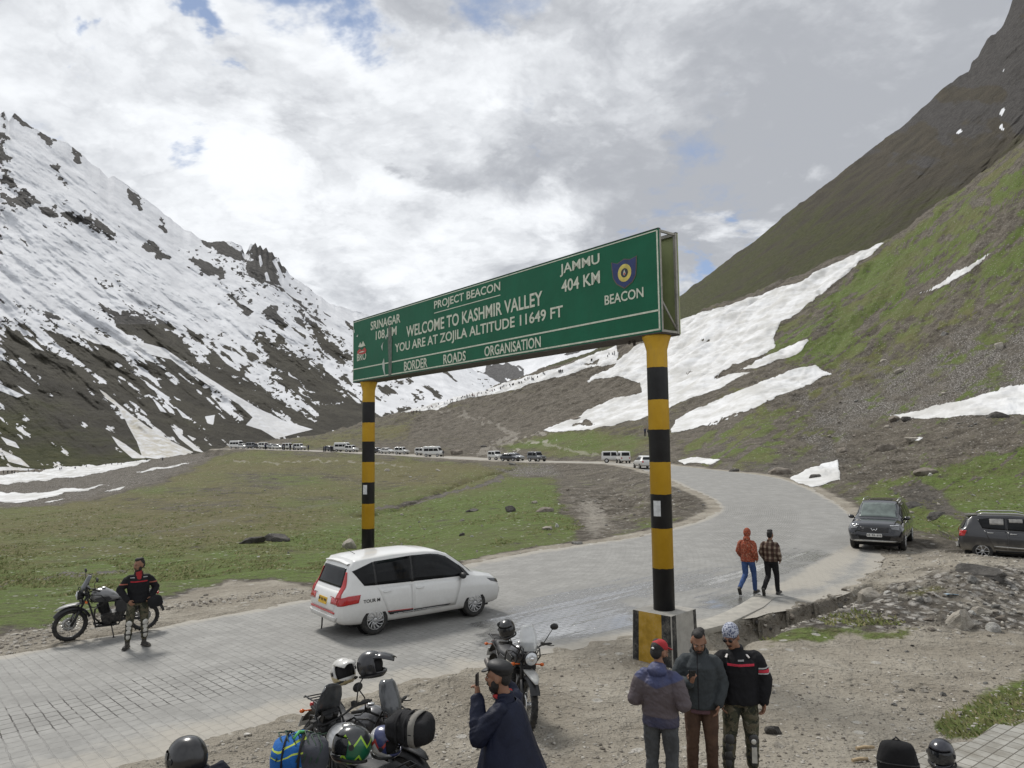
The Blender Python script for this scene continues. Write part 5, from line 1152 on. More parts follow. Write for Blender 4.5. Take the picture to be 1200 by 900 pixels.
def hatch_cfg():
    pg = paint('dark_grey_car_paint', (.030, .030, .033), .1, .3, .30)
    st = [(-1.85, .42, .50, .66, .74, .55, .62, .60, .50), (-1.81, .34, .52, .86, .93, .66, .74, .70, .58), (-1.74, .30, .54, .98, 1.06, .72, .78, .74, .58), (-1.56, .28, .55, 1.04, 1.36, .74, .81, .755, .57), (-1.42, .27, .55, 1.04, 1.475, .745, .815, .76, .56), (-1.2, .26, .55, 1.03, 1.505, .745, .82, .76, .57), (-.3, .25, .55, .99, 1.53, .75, .825, .765, .58), (.2, .25, .55, .97, 1.50, .75, .825, .765, .575), (.42, .25, .55, .965, 1.44, .75, .825, .76, .575), (.85, .25, .55, .95, 1.16, .75, .823, .76, .62), (1.05, .25, .54, .93, 1.02, .75, .82, .75, .65), (1.5, .26, .53, .87, .95, .74, .80, .72, .60), (1.72, .28, .50, .76, .85, .70, .75, .66, .54), (1.82, .32, .46, .60, .68, .58, .62, .56, .46)]
    its = []
    pale = mat('window_shade', (.30, .29, .27), .5, 0, .3, 6)
    for s in ('-y', '+y'):
        k = -1 if s == '-y' else 1
        its += [('side_window', [(-1.27, 1.36), (-.95, 1.41), (-.48, 1.42)], [(-1.14, 1.07), (-.95, 1.05), (-.48, 1.035)], s, GLASS), ('side_window', [(-.42, 1.42), (.12, 1.41), (.36, 1.36), (.74, 1.14)], [(-.42, 1.03), (.12, 1.01), (.36, 1.005), (.84, .99)], s, GLASS), ('window_sunshade', [(-.92, 1.39), (-.52, 1.40)], [(-.92, 1.20), (-.52, 1.20)], s, pale, {'off': .009, 'rows': 4, 'cols': 6}), ('window_sunshade', [(-.36, 1.40), (.02, 1.40)], [(-.36, 1.28), (.02, 1.28)], s, pale, {'off': .009, 'rows': 4, 'cols': 6}),
          ('pillar', [(-.47, 1.42), (-.43, 1.42)], [(-.47, 1.03), (-.43, 1.03)], s, BLACKP, {'off': .008, 'cols': 3}), ('door', [(-1.10, 1.00), (-.47, .985)], [(-.84, .40), (-.47, .38)], s, pg, {'off': .004, 'handle': (-.92, .93), 'hmat': STEEL}), ('door', [(-.44, .985), (.80, .95)], [(-.44, .38), (.70, .38)], s, pg, {'off': .004, 'handle': (-.26, .91), 'hmat': STEEL}), ('side_moulding', [(-.84, .50), (.62, .44)], [(-.82, .455), (.62, .40)], s, STEEL, {'off': .012, 'rows': 4}), ('sill_cladding', [(-.80, .34), (.70, .34)], [(-.80, .29), (.70, .29)], s, BLACKP, {'off': .012, 'rows': 4}),
          ('taillight', [(-1.76, .98), (-1.60, .98)], [(-1.80, .78), (-1.68, .80)], s, REDLENS, {'off': .012}), ('headlight', [(1.35, .86), (1.70, .76)], [(1.38, .76), (1.74, .66)], s, LAMP, {'off': .01}), ('taillight_inner', [(k * .52, .97), (k * .72, .97)], [(k * .56, .78), (k * .73, .78)], '-x', REDLENS, {'off': .012})]
    its += [('rear_window', [(-.48, 1.36), (.48, 1.36)], [(-.60, 1.02), (.60, 1.02)], '-x', GLASS, {'off': .008}), ('windscreen', [(.36, -.48), (.36, .48)], [(.98, -.62), (.98, .62)], 'z', GLASS, {'off': .006}), ('bumper', [(-.66, .50), (.66, .50)], [(-.62, .36), (.62, .36)], '-x', BLACKP, {'off': .02})]
    def extra(root, D):
        b = MB()
        for sg in (-1, 1): b.tube([(-1.25, sg * .54, 1.50), (-1.1, sg * .55, 1.57), (-.1, sg * .56, 1.585), (.15, sg * .55, 1.52)], .02, 8); 
        b.build('roof_rails', STEEL, root)
        b = MB(); b.rings([[(-1.25, y, 1.50 - .03 * y * y) for y in (-.5, -.2, .2, .5)], [(-1.62, y, 1.475 - .04 * y * y) for y in (-.5, -.2, .2, .5)], [(-1.60, y, 1.445 - .04 * y * y) for y in (-.5, -.2, .2, .5)], [(-1.3, y, 1.45 - .03 * y * y) for y in (-.5, -.2, .2, .5)]], True, False); b.build('roof_spoiler', pg, root, .006)
        b = MB(); b.tube([(-1.2, 0, 1.51), (-1.4, 0, 1.66)], .005, 5); b.build('aerial', BLACKP, root)
    return dict(st=st, w=1.65, axles=(-1.18, 1.20), r=.30, paint=pg, items=its, extra=[mirror_part(.74, .98, .74, pg), plate(-1.845, .62, 0, WHP, -1, True, TXT, .2, .46, .11), extra], spokes=7, twist=0.0, rimmat=ALLOY)
def place_car(cfg, name, axle_px, dir_xy, label, cat, side=-1, z=None):
    """axle_px: photo pixel and height where the near rear tyre meets the ground"""
    (px, py, z0) = axle_px; p = flat_at(px, py, z0); h = np.array(dir_xy, float); h /= np.linalg.norm(h); left = np.array([-h[1], h[0]])
    x = cfg['axles'][0]; c = p - h * x - left * (side * (cfg['w'] / 2 - .10)); return car(name, cfg, (c[0], c[1], z0), math.atan2(h[1], h[0]), label, cat)
place_car(mpv_cfg(), 'people_carrier', (438, 743, .04), (2.07, 1.59), 'white people carrier with red tail lights and yellow plate driving along the paved road', 'car')
place_car(hatch_cfg(), 'hatchback_car', (1152, 656, .05), (.86, -.50), 'dark grey hatchback parked on the gravel beside the rubble with roof rails', 'car')
def build_suv():
    p = flat_at(1027, 645, .12); rz = math.atan2(-p[1], -p[0]) - math.radians(7); c = p + np.array([-math.cos(rz), -math.sin(rz)]) * 2.05
    car('sport_utility_vehicle', suv_cfg(), (c[0], c[1], .10), rz, 'shiny black family car facing the viewpoint at the edge of the bend', 'car')
build_suv()

# ------------------------------------------------------------------ far traffic
def far_cfg(kind):
    if kind == 'jeep':
        st = [(-1.9, .5, .6, .95, 1.05, .6, .72, .70, .62), (-1.86, .40, .6, 1.05, 1.72, .68, .78, .76, .66), (-1.7, .38, .6, 1.05, 1.84, .70, .80, .78, .70), (.35, .38, .6, 1.02, 1.86, .70, .80, .78, .70), (.55, .38, .6, 1.02, 1.74, .70, .80, .78, .68), (.80, .38, .6, 1.0, 1.14, .70, .80, .78, .70), (1.6, .40, .6, .96, 1.06, .68, .78, .74, .66), (1.85, .45, .6, .85, .98, .62, .72, .70, .6)]
        win = [('side_window', [(-1.6, 1.66), (-.5, 1.68)], [(-1.6, 1.14), (-.5, 1.12)]), ('side_window', [(-.35, 1.68), (.38, 1.66)], [(-.35, 1.12), (.55, 1.10)])]; ws = ([(.50, -.58), (.50, .58)], [(.76, -.66), (.76, .66)]); rw = ([(-.55, 1.66), (.55, 1.66)], [(-.6, 1.16), (.6, 1.16)]); r = .36; w = 1.62; ax = (-1.1, 1.2)
    elif kind == 'van':
        st = [(-2.5, .5, .6, 1.1, 1.3, .7, .85, .84, .7), (-2.46, .40, .6, 1.25, 2.3, .8, .92, .90, .74), (-2.3, .38, .6, 1.25, 2.48, .8, .94, .92, .78), (1.3, .38, .6, 1.2, 2.5, .8, .94, .92, .78), (1.6, .38, .6, 1.2, 2.2, .8, .94, .92, .76), (2.0, .38, .6, 1.15, 1.45, .8, .92, .90, .78), (2.4, .42, .6, .95, 1.1, .76, .86, .82, .7), (2.5, .48, .6, .75, .9, .66, .74, .72, .6)]
        win = [('side_window', [(-2.1, 1.95), (-.9, 1.95)], [(-2.1, 1.35), (-.9, 1.35)]), ('side_window', [(-.8, 1.95), (.4, 1.95)], [(-.8, 1.35), (.4, 1.35)]), ('side_window', [(.5, 1.95), (1.45, 1.95)], [(.5, 1.35), (1.8, 1.35)])]; ws = ([(1.5, -.66), (1.5, .66)], [(2.0, -.78), (2.0, .78)]); rw = ([(-.6, 2.05), (.6, 2.05)], [(-.66, 1.4), (.66, 1.4)]); r = .36; w = 1.9; ax = (-1.5, 1.55)
    else:
        st = [(-2.0, .45, .55, .70, .80, .6, .70, .68, .6), (-1.9, .32, .55, .92, 1.0, .72, .80, .78, .66), (-1.55, .28, .55, 1.0, 1.36, .76, .83, .80, .60), (-1.2, .26, .55, 1.0, 1.50, .76, .84, .80, .60), (0, .25, .55, .97, 1.52, .76, .84, .80, .60), (.4, .25, .55, .95, 1.42, .76, .84, .80, .60), (1.0, .25, .55, .92, 1.04, .76, .84, .79, .68), (1.7, .28, .52, .80, .90, .74, .80, .74, .62), (1.98, .34, .48, .62, .72, .62, .68, .62, .52)]
        win = [('side_window', [(-1.4, 1.36), (-.35, 1.43)], [(-1.3, 1.05), (-.35, 1.02)]), ('side_window', [(-.28, 1.43), (.32, 1.38), (.8, 1.12)], [(-.28, 1.02), (.32, 1.0), (.88, .98)])]; ws = ([(.38, -.5), (.38, .5)], [(.95, -.66), (.95, .66)]); rw = ([(-.5, 1.36), (.5, 1.36)], [(-.62, 1.04), (.62, 1.04)]); r = .31; w = 1.68; ax = (-1.2, 1.28)
    return st, win, ws, rw, r, w, ax
def far_proto(kind, pm, name, label, cat):
    st, win, ws, rw, r, w, ax = far_cfg(kind); its = []
    for s in ('-y', '+y'): its += [(a, b, c, s, GLASS, {'rows': 4, 'cols': 6}) for a, b, c in win]
    its += [('windscreen', ws[0], ws[1], 'z', GLASS, {'rows': 4, 'cols': 6}), ('rear_window', rw[0], rw[1], '-x', GLASS, {'rows': 4, 'cols': 6})]
    for k in (-1, 1): its += [('headlight', [(k * w * .26, .82), (k * w * .40, .82)], [(k * w * .26, .70), (k * w * .40, .70)], '+x', LAMP, {'rows': 3, 'cols': 4}), ('taillight', [(k * w * .32, .92), (k * w * .42, .92)], [(k * w * .32, .72), (k * w * .42, .72)], '-x', REDLENS, {'rows': 3, 'cols': 4})]
    root = empty(name, (0, 0, 0), 0, label, cat); S = CarShape(st); body = S.shell(26, 2).build('body', pm, root); D = Decaler(body.data)
    for nm, A, B, axn, mt, kw in its: D.patch(A, B, axn, off=.012, **kw).build(nm, mt, root)
    for x in ax:
        for sg in (-1, 1):
            b = MB(); b.lathe([(r * .6, .1), (r, .09), (r, -.09), (r * .6, -.1)], 'Y', (x, sg * (w / 2 - .06), r), 16); wo = b.build('wheel', RUBBER, root)
            b = MB(); b.cyl((x, sg * (w / 2 + .02), r), (x, sg * (w / 2 + .045), r), r * .58, None, 12); b.build('rim', ALLOY, wo)
    return root
def build_far_traffic():
    silver = paint('silver_car_paint', (.36, .37, .38), .3, .3, .2); grey = paint('grey_car_paint', (.12, .125, .13), .2, .3, .2); dkb = paint('dark_blue_car_paint', (.02, .024, .034), .1, .3, .2); fw = paint('far_white_paint', (.62, .62, .60), 0, .35, .2)
    protos = {}; G = 'vehicles stopped along the far road'
    names = {'jeep': ('jeep', 'jeep'), 'van': ('minibus', 'minibus'), 'car': ('parked_car', 'car')}
    # photo x, depth, kind, paint, heading offset (0 = along the road towards the viewpoint), sideways, label
    L = [(754, 86, 'car', 'w', 180, -1.5, 'white car half hidden behind the tall striped post'), (719, 116, 'jeep', 'w', 60, 2.4, 'white open jeep turned sideways in front of the bank, front of a pair'), (730, 112, 'jeep', 'w', 170, 1.8, 'white jeep seen from behind beside another jeep under the bank'),
         (629, 135, 'jeep', 'g', 10, 1.2, 'grey boxy car between the silver car and the bend of the far road'), (598, 139, 'car', 'd', 20, -1.6, 'dark car in front of a silver car on the far road'), (603.5, 142, 'car', 's', 15, .9, 'silver car just behind a dark car on the far road'), (581, 146, 'jeep', 'w', 5, 1.6, 'white jeep with a dark open side under the grassy bank'),
         (508, 174, 'van', 'w', 25, .5, 'tall white minibus, the biggest vehicle on the far road'), (495, 180, 'jeep', 'w', 10, .8, 'white jeep close behind the tall minibus'), (471, 184, 'jeep', 'w', 15, 1.2, 'white jeep following a white saloon car on the far road'), (454, 187, 'car', 'w', 8, 1.0, 'white saloon car ahead of a white jeep on the far road'), (442, 189, 'car', 'd', 5, 1.4, 'dark car just beyond the thinner striped post'),
         (412, 195, 'jeep', 'w', 10, .6, 'white jeep just short of the thinner striped post'), (402, 197, 'van', 'w', 12, 1.4, 'small white minibus beside a white jeep near the thinner post'), (393, 198, 'car', 'd', 8, 1.0, 'dark car ahead of the small white minibus'), (387, 199, 'car', 'g', 8, 1.2, 'grey car next to walkers on the far road'),
         (351, 206, 'jeep', 'w', 8, 0.2, 'white jeep at the near end of the long queue'), (338, 209, 'jeep', 'w', 8, .8, 'white jeep with dark figures standing beside it'), (326, 211, 'car', 'w', 6, .4, 'low white car in the middle of the long queue'), (318, 213, 'car', 's', 6, .6, 'silver car in the middle of the long queue'), (310, 214, 'jeep', 'w', 6, .2, 'white jeep next to dark cars in the long queue'), (303, 215.5, 'car', 'd', 6, 0, 'dark car wedged between white jeeps in the long queue'), (295, 217, 'jeep', 'g', 5, .4, 'grey jeep in the far half of the long queue'), (285, 219, 'car', 'w', 5, 0, 'white car last but one in the long queue'), (277.5, 221, 'van', 'w', 5, .3, 'small white minibus at the very end of the long queue')]
    pm = {'w': fw, 's': silver, 'g': grey, 'd': dkb}; idx = None
    for (px, Y, kind, c, dh, sidew, label) in L:
        key = kind + c
        p = at(px, 530, Y); i = np.argmin((ROAD[:, 0] - p[0]) ** 2 + (ROAD[:, 1] - Y) ** 2); i = min(max(i, 1), len(ROAD) - 2); t = ROAD[i - 1, :2] - ROAD[i + 1, :2]; a = math.atan2(t[1], t[0])
        if key not in protos: o = protos[key] = far_proto(kind, pm[c], names[kind][0], label, names[kind][1])
        else: o = copy_tree(protos[key]); o['label'] = label
        zz = zr_road(Y) + .02 if abs(sidew) < 3.3 else zg(p[0], Y)
        o.location = (p[0], Y, zz); o.rotation_euler = (0, 0, a + math.radians(dh)); o['group'] = G
build_far_traffic()
# ------------------------------------------------------------------ motorcycles
def tank_mat(name, col, col2=None):
    return paint(name, col, .1, .3, .22)
ENG = mat('engine_black', (.022, .022, .023), .5, .4, .25, 10, dirt=.3, dirtcol=(.20, .18, .15)); FRAME = mat('frame_black', (.02, .02, .021), .45, .2, .2)
SEAT = mat('seat_vinyl', (.028, .028, .030), .62, 0, .2, 8, .2, 200); CLEAR = mat('smoked_windscreen', (.10, .105, .11), .12, 0, .2, spec=.6)
PALE = mat('pale_fender', (.42, .42, .40), .4, 0, .12, dirt=.2)
def clear_mat():
    m, n = newmat('clear_windscreen'); b = n.out((.62, .64, .64), .08, 0); b.inputs['Alpha'].default_value = .38; return m
CLEARSCREEN = clear_mat()
def motorcycle(loc, rz, label, lean=7, tank=(.34, .34, .33), dark=(.03, .03, .032), pale=True, steer=0.0, rack=True, mirrors=True, screen=True, group=None, fend=None, pans=True):
    root = empty('motorcycle', loc, rz, label, 'motorcycle', group); root.rotation_euler = (math.radians(-lean), 0, rz)
    tm = tank_mat('tank_%d' % int(tank[0] * 1000), tank); fd = fend or (PALE if pale else FRAME)
    B = lambda name, b, m, par=root, bev=0.0: b.build(name, m, par, bev)
    def wheel(x, R, w, name, par, lx=0, lz=0):
        e = empty('wheel', (x, 0, R)); e.parent = par; b = MB(); h = w / 2
        b.lathe([(R * .80, h * .7), (R - .05, h), (R - .018, h * .86), (R, h * .35), (R, -h * .35), (R - .018, -h * .86), (R - .05, -h), (R * .80, -h * .7)], 'Y', (0, 0, 0), 44, None, False)
        for k in range(44):
            a = 2 * PI * k / 44; s_ = 1 if k % 2 else -1; b.box((math.cos(a) * (R - .004), s_ * h * .5, math.sin(a) * (R - .004)), (.018, h * .7, .022), rot=Matrix.Rotation(-a, 3, 'Y'))
        B('tyre', b, RUBBER, e); b = MB(); b.lathe([(R * .82, h * .62), (R * .76, h * .55), (R * .74, 0), (R * .76, -h * .55), (R * .82, -h * .62)], 'Y', (0, 0, 0), 44, None, False); B('rim', b, mat('rim_black', (.03, .03, .03), .4, .4), e)
        b = MB(); r3 = 0
        for k in range(32):
            a = 2 * PI * k / 32; q = a + (.35 if k % 4 < 2 else -.35); y = .035 if k % 2 else -.035; b.tube([(math.cos(q) * .045, y, math.sin(q) * .045), (math.cos(a) * R * .76, y * .2, math.sin(a) * R * .76)], .0028, 4)
        b.cyl((0, -.06, 0), (0, .06, 0), .045, None, 16); B('spokes', b, STEEL, e)
        b = MB(); b.lathe([(.15, -.075), (.15, -.070), (.075, -.070), (.075, -.075), (.15, -.075)], 'Y', (0, 0, 0), 32, None, False); b.cyl((0, -.072, 0), (0, -.06, 0), .07, .05, 12); B('brake_disc', b, STEEL, e); return e
    wheel(-.72, .315, .125, 'rear', root)
    # steering assembly
    st = empty('front_fork', (.44, 0, .92)); st.parent = root; st.rotation_euler = (0, 0, steer)
    def rel(x, y, z): return (x - .44, y, z - .92)
    w = wheel(.745, .345, .10, 'front', st); w.location = rel(.745, 0, .345)
    b = MB()
    for s in (-1, 1): b.tube([rel(.745, s * .085, .345), rel(.60, s * .095, .66)], .029, 10); b.tube([rel(.60, s * .095, .66), rel(.43, s * .095, 1.03)], .022, 10)
    b.box(rel(.47, 0, .98), (.07, .24, .04)); b.box(rel(.53, 0, .83), (.07, .24, .04)); b.tube([rel(.745, -.09, .345), rel(.745, .09, .345)], .018, 8); B('fork_tubes', b, FRAME, st)
    b = MB(); b.rings([[rel(.745 + R_ * math.cos(a), y, .345 + R_ * math.sin(a)) for y, R_ in ((-.075, .355), (-.06, .40), (0, .415), (.06, .40), (.075, .355))] for a in np.linspace(math.radians(35), math.radians(160), 14)], False, False); B('front_mudguard', b, FRAME, st)
    b = MB(); b.rings([[(x - .44, yy, z - .92) for yy in (-wd, 0, wd)] for (x, z, wd) in ((.50, .80, .06), (.62, .80, .085), (.80, .795, .085), (.95, .765, .06), (1.04, .725, .02))], False, False); b2 = b.build('fender_beak', fd, st); md = b2.modifiers.new('t', 'SOLIDIFY'); md.thickness = .012
    b = MB(); b.tube([rel(.36, s * .42, 1.10) for s in ()] or [rel(.30, -.42, 1.12), rel(.36, -.26, 1.12), rel(.43, -.10, 1.04), rel(.43, .10, 1.04), rel(.36, .26, 1.12), rel(.30, .42, 1.12)], .013, 8); B('handlebar', b, FRAME, st)
    for s in (-1, 1):
        b = MB(); b.tube([rel(.305, s * .40, 1.12), rel(.355, s * .27, 1.12)], .019, 8); b.tube([rel(.36, s * .30, 1.115), rel(.40, s * .38, 1.11), rel(.37, s * .44, 1.11)], .007, 6); b.box(rel(.37, s * .25, 1.13), (.06, .04, .05)); B('grip', b, RUBBER, st)
        if mirrors is True or (mirrors == 'right' and s < 0):
            b = MB(); b.tube([rel(.36, s * .27, 1.13), rel(.40, s * .34, 1.28), rel(.37, s * .40, 1.36)], .007, 6); b.ell(rel(.37, s * .42, 1.39), (.022, .068, .050), 14, 8); B('mirror', b, BLACKP, st)
        b = MB(); b.tube([rel(.50, s * .10, .86), rel(.50, s * .20, .86)], .010, 6); b.ell(rel(.51, s * .225, .86), (.028, .035, .026), 10, 8); B('indicator', b, AMBER, st)
    # lamp, screen
    b = MB(); b.lathe([(.0, -.10), (.06, -.09), (.098, -.03), (.105, .02), (.098, .03)], 'X', (.60, 0, .965), 28); b.tube([(.50, -.10, .94), (.58, -.10, .96)], .02, 6); b.tube([(.50, .10, .94), (.58, .10, .96)], .02, 6); hb = B('headlight_shell', b, FRAME)
    b = MB(); b.lathe([(.094, .028), (.085, .040), (.05, .050), (0, .054)], 'X', (.60, 0, .965), 28, None, False); B('headlight', b, LAMP, hb)
    b = MB(); b.lathe([(.03, .055), (.028, .062), (0, .064)], 'X', (.60, 0, .965), 14, None, False); B('bulb', b, CHROME, hb)
    b = MB(); b.rings([[(x, y, z) for (y, x, z) in ((-wd, xx - .07, zz), (-wd * .55, xx - .015, zz + .01), (0, xx, zz + .012), (wd * .55, xx - .015, zz + .01), (wd, xx - .07, zz))] for (xx, zz, wd) in ((.60, 1.055, .125), (.555, 1.15, .140), (.50, 1.26, .140), (.45, 1.36, .115), (.43, 1.40, .075))], False, False); so = None if screen is None else b.build('windscreen', CLEARSCREEN if screen == 'clear' else CLEAR, root)
    if so: md = so.modifiers.new('t', 'SOLIDIFY'); md.thickness = .005
    b = MB(); b.box((.45, 0, 1.10), (.05, .17, .10), rot=Matrix.Rotation(-.5, 3, 'Y')); b.cyl((.43, .03, 1.10), (.415, .03, 1.13), .045, None, 16); b.cyl((.43, -.05, 1.10), (.415, -.05, 1.13), .03, None, 14); B('instrument_cluster', b, BLACKP)
    b = MB(); 
    for s in (-1, 1): b.tube([(.52, s * .13, .90), (.62, s * .14, 1.0), (.60, s * .13, 1.10), (.50, s * .13, 1.12), (.40, s * .14, .95), (.34, s * .15, .80)], .011, 8)
    B('lamp_guard', b, FRAME)
    # tank
    secs = [(.36, .86, .98, .06, .08), (.31, .80, 1.055, .11, .14), (.20, .77, 1.085, .145, .175), (.06, .76, 1.07, .15, .18), (-.06, .77, 1.0, .125, .145), (-.17, .80, .92, .10, .11), (-.22, .82, .87, .07, .08)]
    b = MB(); R = []
    for x, z0, z1, wt, wl in secs:
        h = z1 - z0; R.append([(x, wl * math.sin(t) if math.cos(t) < 0 else (wt * .3 + (wl - wt * .3) * 1) * math.sin(t), z0 + h * (.45 + .55 * math.cos(t)) if math.cos(t) > 0 else z0 + h * (.45 + .45 * math.cos(t))) for t in [2 * PI * k / 22 for k in range(22)]])
    b.rings(R); tk = B('tank', b, tm)
    b = MB(); b.lathe([(.045, 1.082), (.045, 1.094), (.03, 1.10), (0, 1.10)], 'Z', (.12, 0, 0), 18); B('filler_cap', b, STEEL, tk)
    for s in (-1, 1):
        b = MB(); b.prism([(.30, .90), (.16, .93), (.02, .93), (-.04, .86), (.04, .82), (.24, .82)], s * .172, s * .186, 'XZ'); B('knee_panel', b, mat('knee_panel_dark', dark, .5), tk)
    b = MB()
    for s in (-1, 1):
        b.tube([(.42, s * .16, .98), (.36, s * .215, 1.02), (.18, s * .225, .98), (.08, s * .215, .86), (.14, s * .20, .74), (.34, s * .19, .72), (.42, s * .16, .80), (.42, s * .16, .98)], .011, 8)
    B('tank_rail', b, FRAME)
    b = MB(); b.rings([[(x, y, z + zz) for y, zz in ((-wd, -.055), (-wd, -.01), (-wd * .7, .025), (0, .03), (wd * .7, .025), (wd, -.01), (wd, -.055))] for x, z, wd in ((-.12, .845, .085), (-.25, .835, .125), (-.42, .835, .14), (-.50, .855, .135), (-.56, .895, .13), (-.78, .905, .12), (-.86, .90, .09))], True, True); B('seat', b, SEAT)
    # motor and frame
    b = MB(); b.cyl((.02, -.15, .42), (.02, .15, .42), .135, None, 24); b.box((-.13, 0, .42), (.30, .26, .22)); b.cyl((-.10, -.165, .42), (-.10, .165, .42), .09, None, 20); b.tube([(.06, 0, .50), (.12, 0, .74)], [.10, .10], 18)
    for k in range(7): b.lathe([(.125, -.006), (.125, .006)], 'Z', (.075 + .0088 * k, 0, .54 + .028 * k), 18)
    b.box((.125, 0, .755), (.17, .17, .05)); B('engine', b, ENG, root, .006)
    b = MB(); b.tube([(.17, -.03, .66), (.27, -.05, .60), (.28, -.06, .40), (.16, -.08, .27), (-.2, -.11, .26), (-.38, -.15, .32)], .022, 10); b.tube([(-.36, -.155, .33), (-.50, -.165, .40), (-.86, -.175, .56)], [.028, .052, .052], 14); B('exhaust', b, mat('exhaust_steel', (.18, .17, .16), .4, .8, .2))
    b = MB()
    for s in (-1, 1):
        b.tube([(.42, 0, .92), (.30, s * .06, .80), (-.10, s * .11, .79), (-.30, s * .12, .76), (-.86, s * .11, .86)], .018, 8); b.tube([(.43, 0, .86), (.33, s * .07, .55), (.25, s * .10, .26), (-.20, s * .11, .25), (-.30, s * .12, .50), (-.28, s * .12, .76)], .018, 8); b.tube([(-.24, s * .12, .36), (-.72, s * .10, .315)], .026, 8); b.tube([(-.30, s * .12, .52), (-.62, s * .12, .82)], .014, 8)
    B('frame', b, FRAME)
    b = MB(); b.rings([[(.24, y, .24) for y in (-.11, .11)], [(.30, y, .30) for y in (-.11, .11)], [(.33, y, .42) for y in (-.09, .09)]], False, False); b.box((.05, 0, .235), (.44, .22, .012)); B('skid_plate', b, mat('skid_dark', (.06, .06, .06), .5, .5))
    for s in (-1, 1):
        b = MB(); b.prism([(-.12, .80), (-.34, .80), (-.42, .74), (-.34, .56), (-.20, .52), (-.12, .60)], s * .125, s * .150, 'XZ'); B('side_panel', b, mat('side_panel_dark', dark, .45), root, .006)
        b = MB(); b.tube([(-.08, s * .12, .30), (-.08, s * .27, .29)], .014, 8); B('footpeg', b, FRAME)
    b = MB(); b.tube([(-.40, .05, .56), (-.55, .05, .36)], .035, 12)
    for k in range(6): b.lathe([(.05, -.008), (.05, .008)], 'Z', (-.43 - .02 * k, .0, .54 - .03 * k), 12)
    B('rear_shock', b, mat('spring', (.3, .3, .3), .4, .5))
    # tail
    b = MB(); b.rings([[(-.72 + R_ * math.cos(a), y, .315 + R_ * math.sin(a)) for y, R_ in ((-.085, .38), (-.06, .43), (0, .44), (.06, .43), (.085, .38))] for a in np.linspace(math.radians(75), math.radians(165), 10)], False, False); b.rings([[(x, y, z) for y in (-wd, 0, wd)] for x, z, wd in ((-.70, .80, .09), (-.90, .82, .09), (-1.04, .72, .075), (-1.12, .60, .07))], False, False); B('rear_mudguard', b, PALE if tank[0] > .5 else FRAME)
    b = MB(); b.ell((-.98, 0, .845), (.035, .06, .035), 14, 8); B('tail_lamp', b, REDLENS)
    for s in (-1, 1): b = MB(); b.tube([(-.93, s * .06, .80), (-.95, s * .15, .80)], .009, 6); b.ell((-.955, s * .175, .80), (.026, .034, .024), 10, 8); B('indicator', b, AMBER)
    b = MB(); b.box((-1.10, 0, .64), (.01, .20, .15), rot=Matrix.Rotation(.45, 3, 'Y')); B('number_plate', b, WHP)
    if rack:
        b = MB()
        for s in (-1, 1): b.tube([(-.56, s * .15, .86), (-.70, s * .15, .935), (-1.00, s * .12, .955)], .010, 8)
        for k in range(4): b.tube([(-.72 - .09 * k, -.145, .945), (-.72 - .09 * k, .145, .945)], .008, 6)
        B('luggage_rack', b, FRAME)
    b = MB(); b.tube([(-.05, .13, .27), (-.10, .27, .02)], .013, 8); b.box((-.10, .28, .012), (.07, .05, .012)); B('kickstand', b, FRAME)
    return root
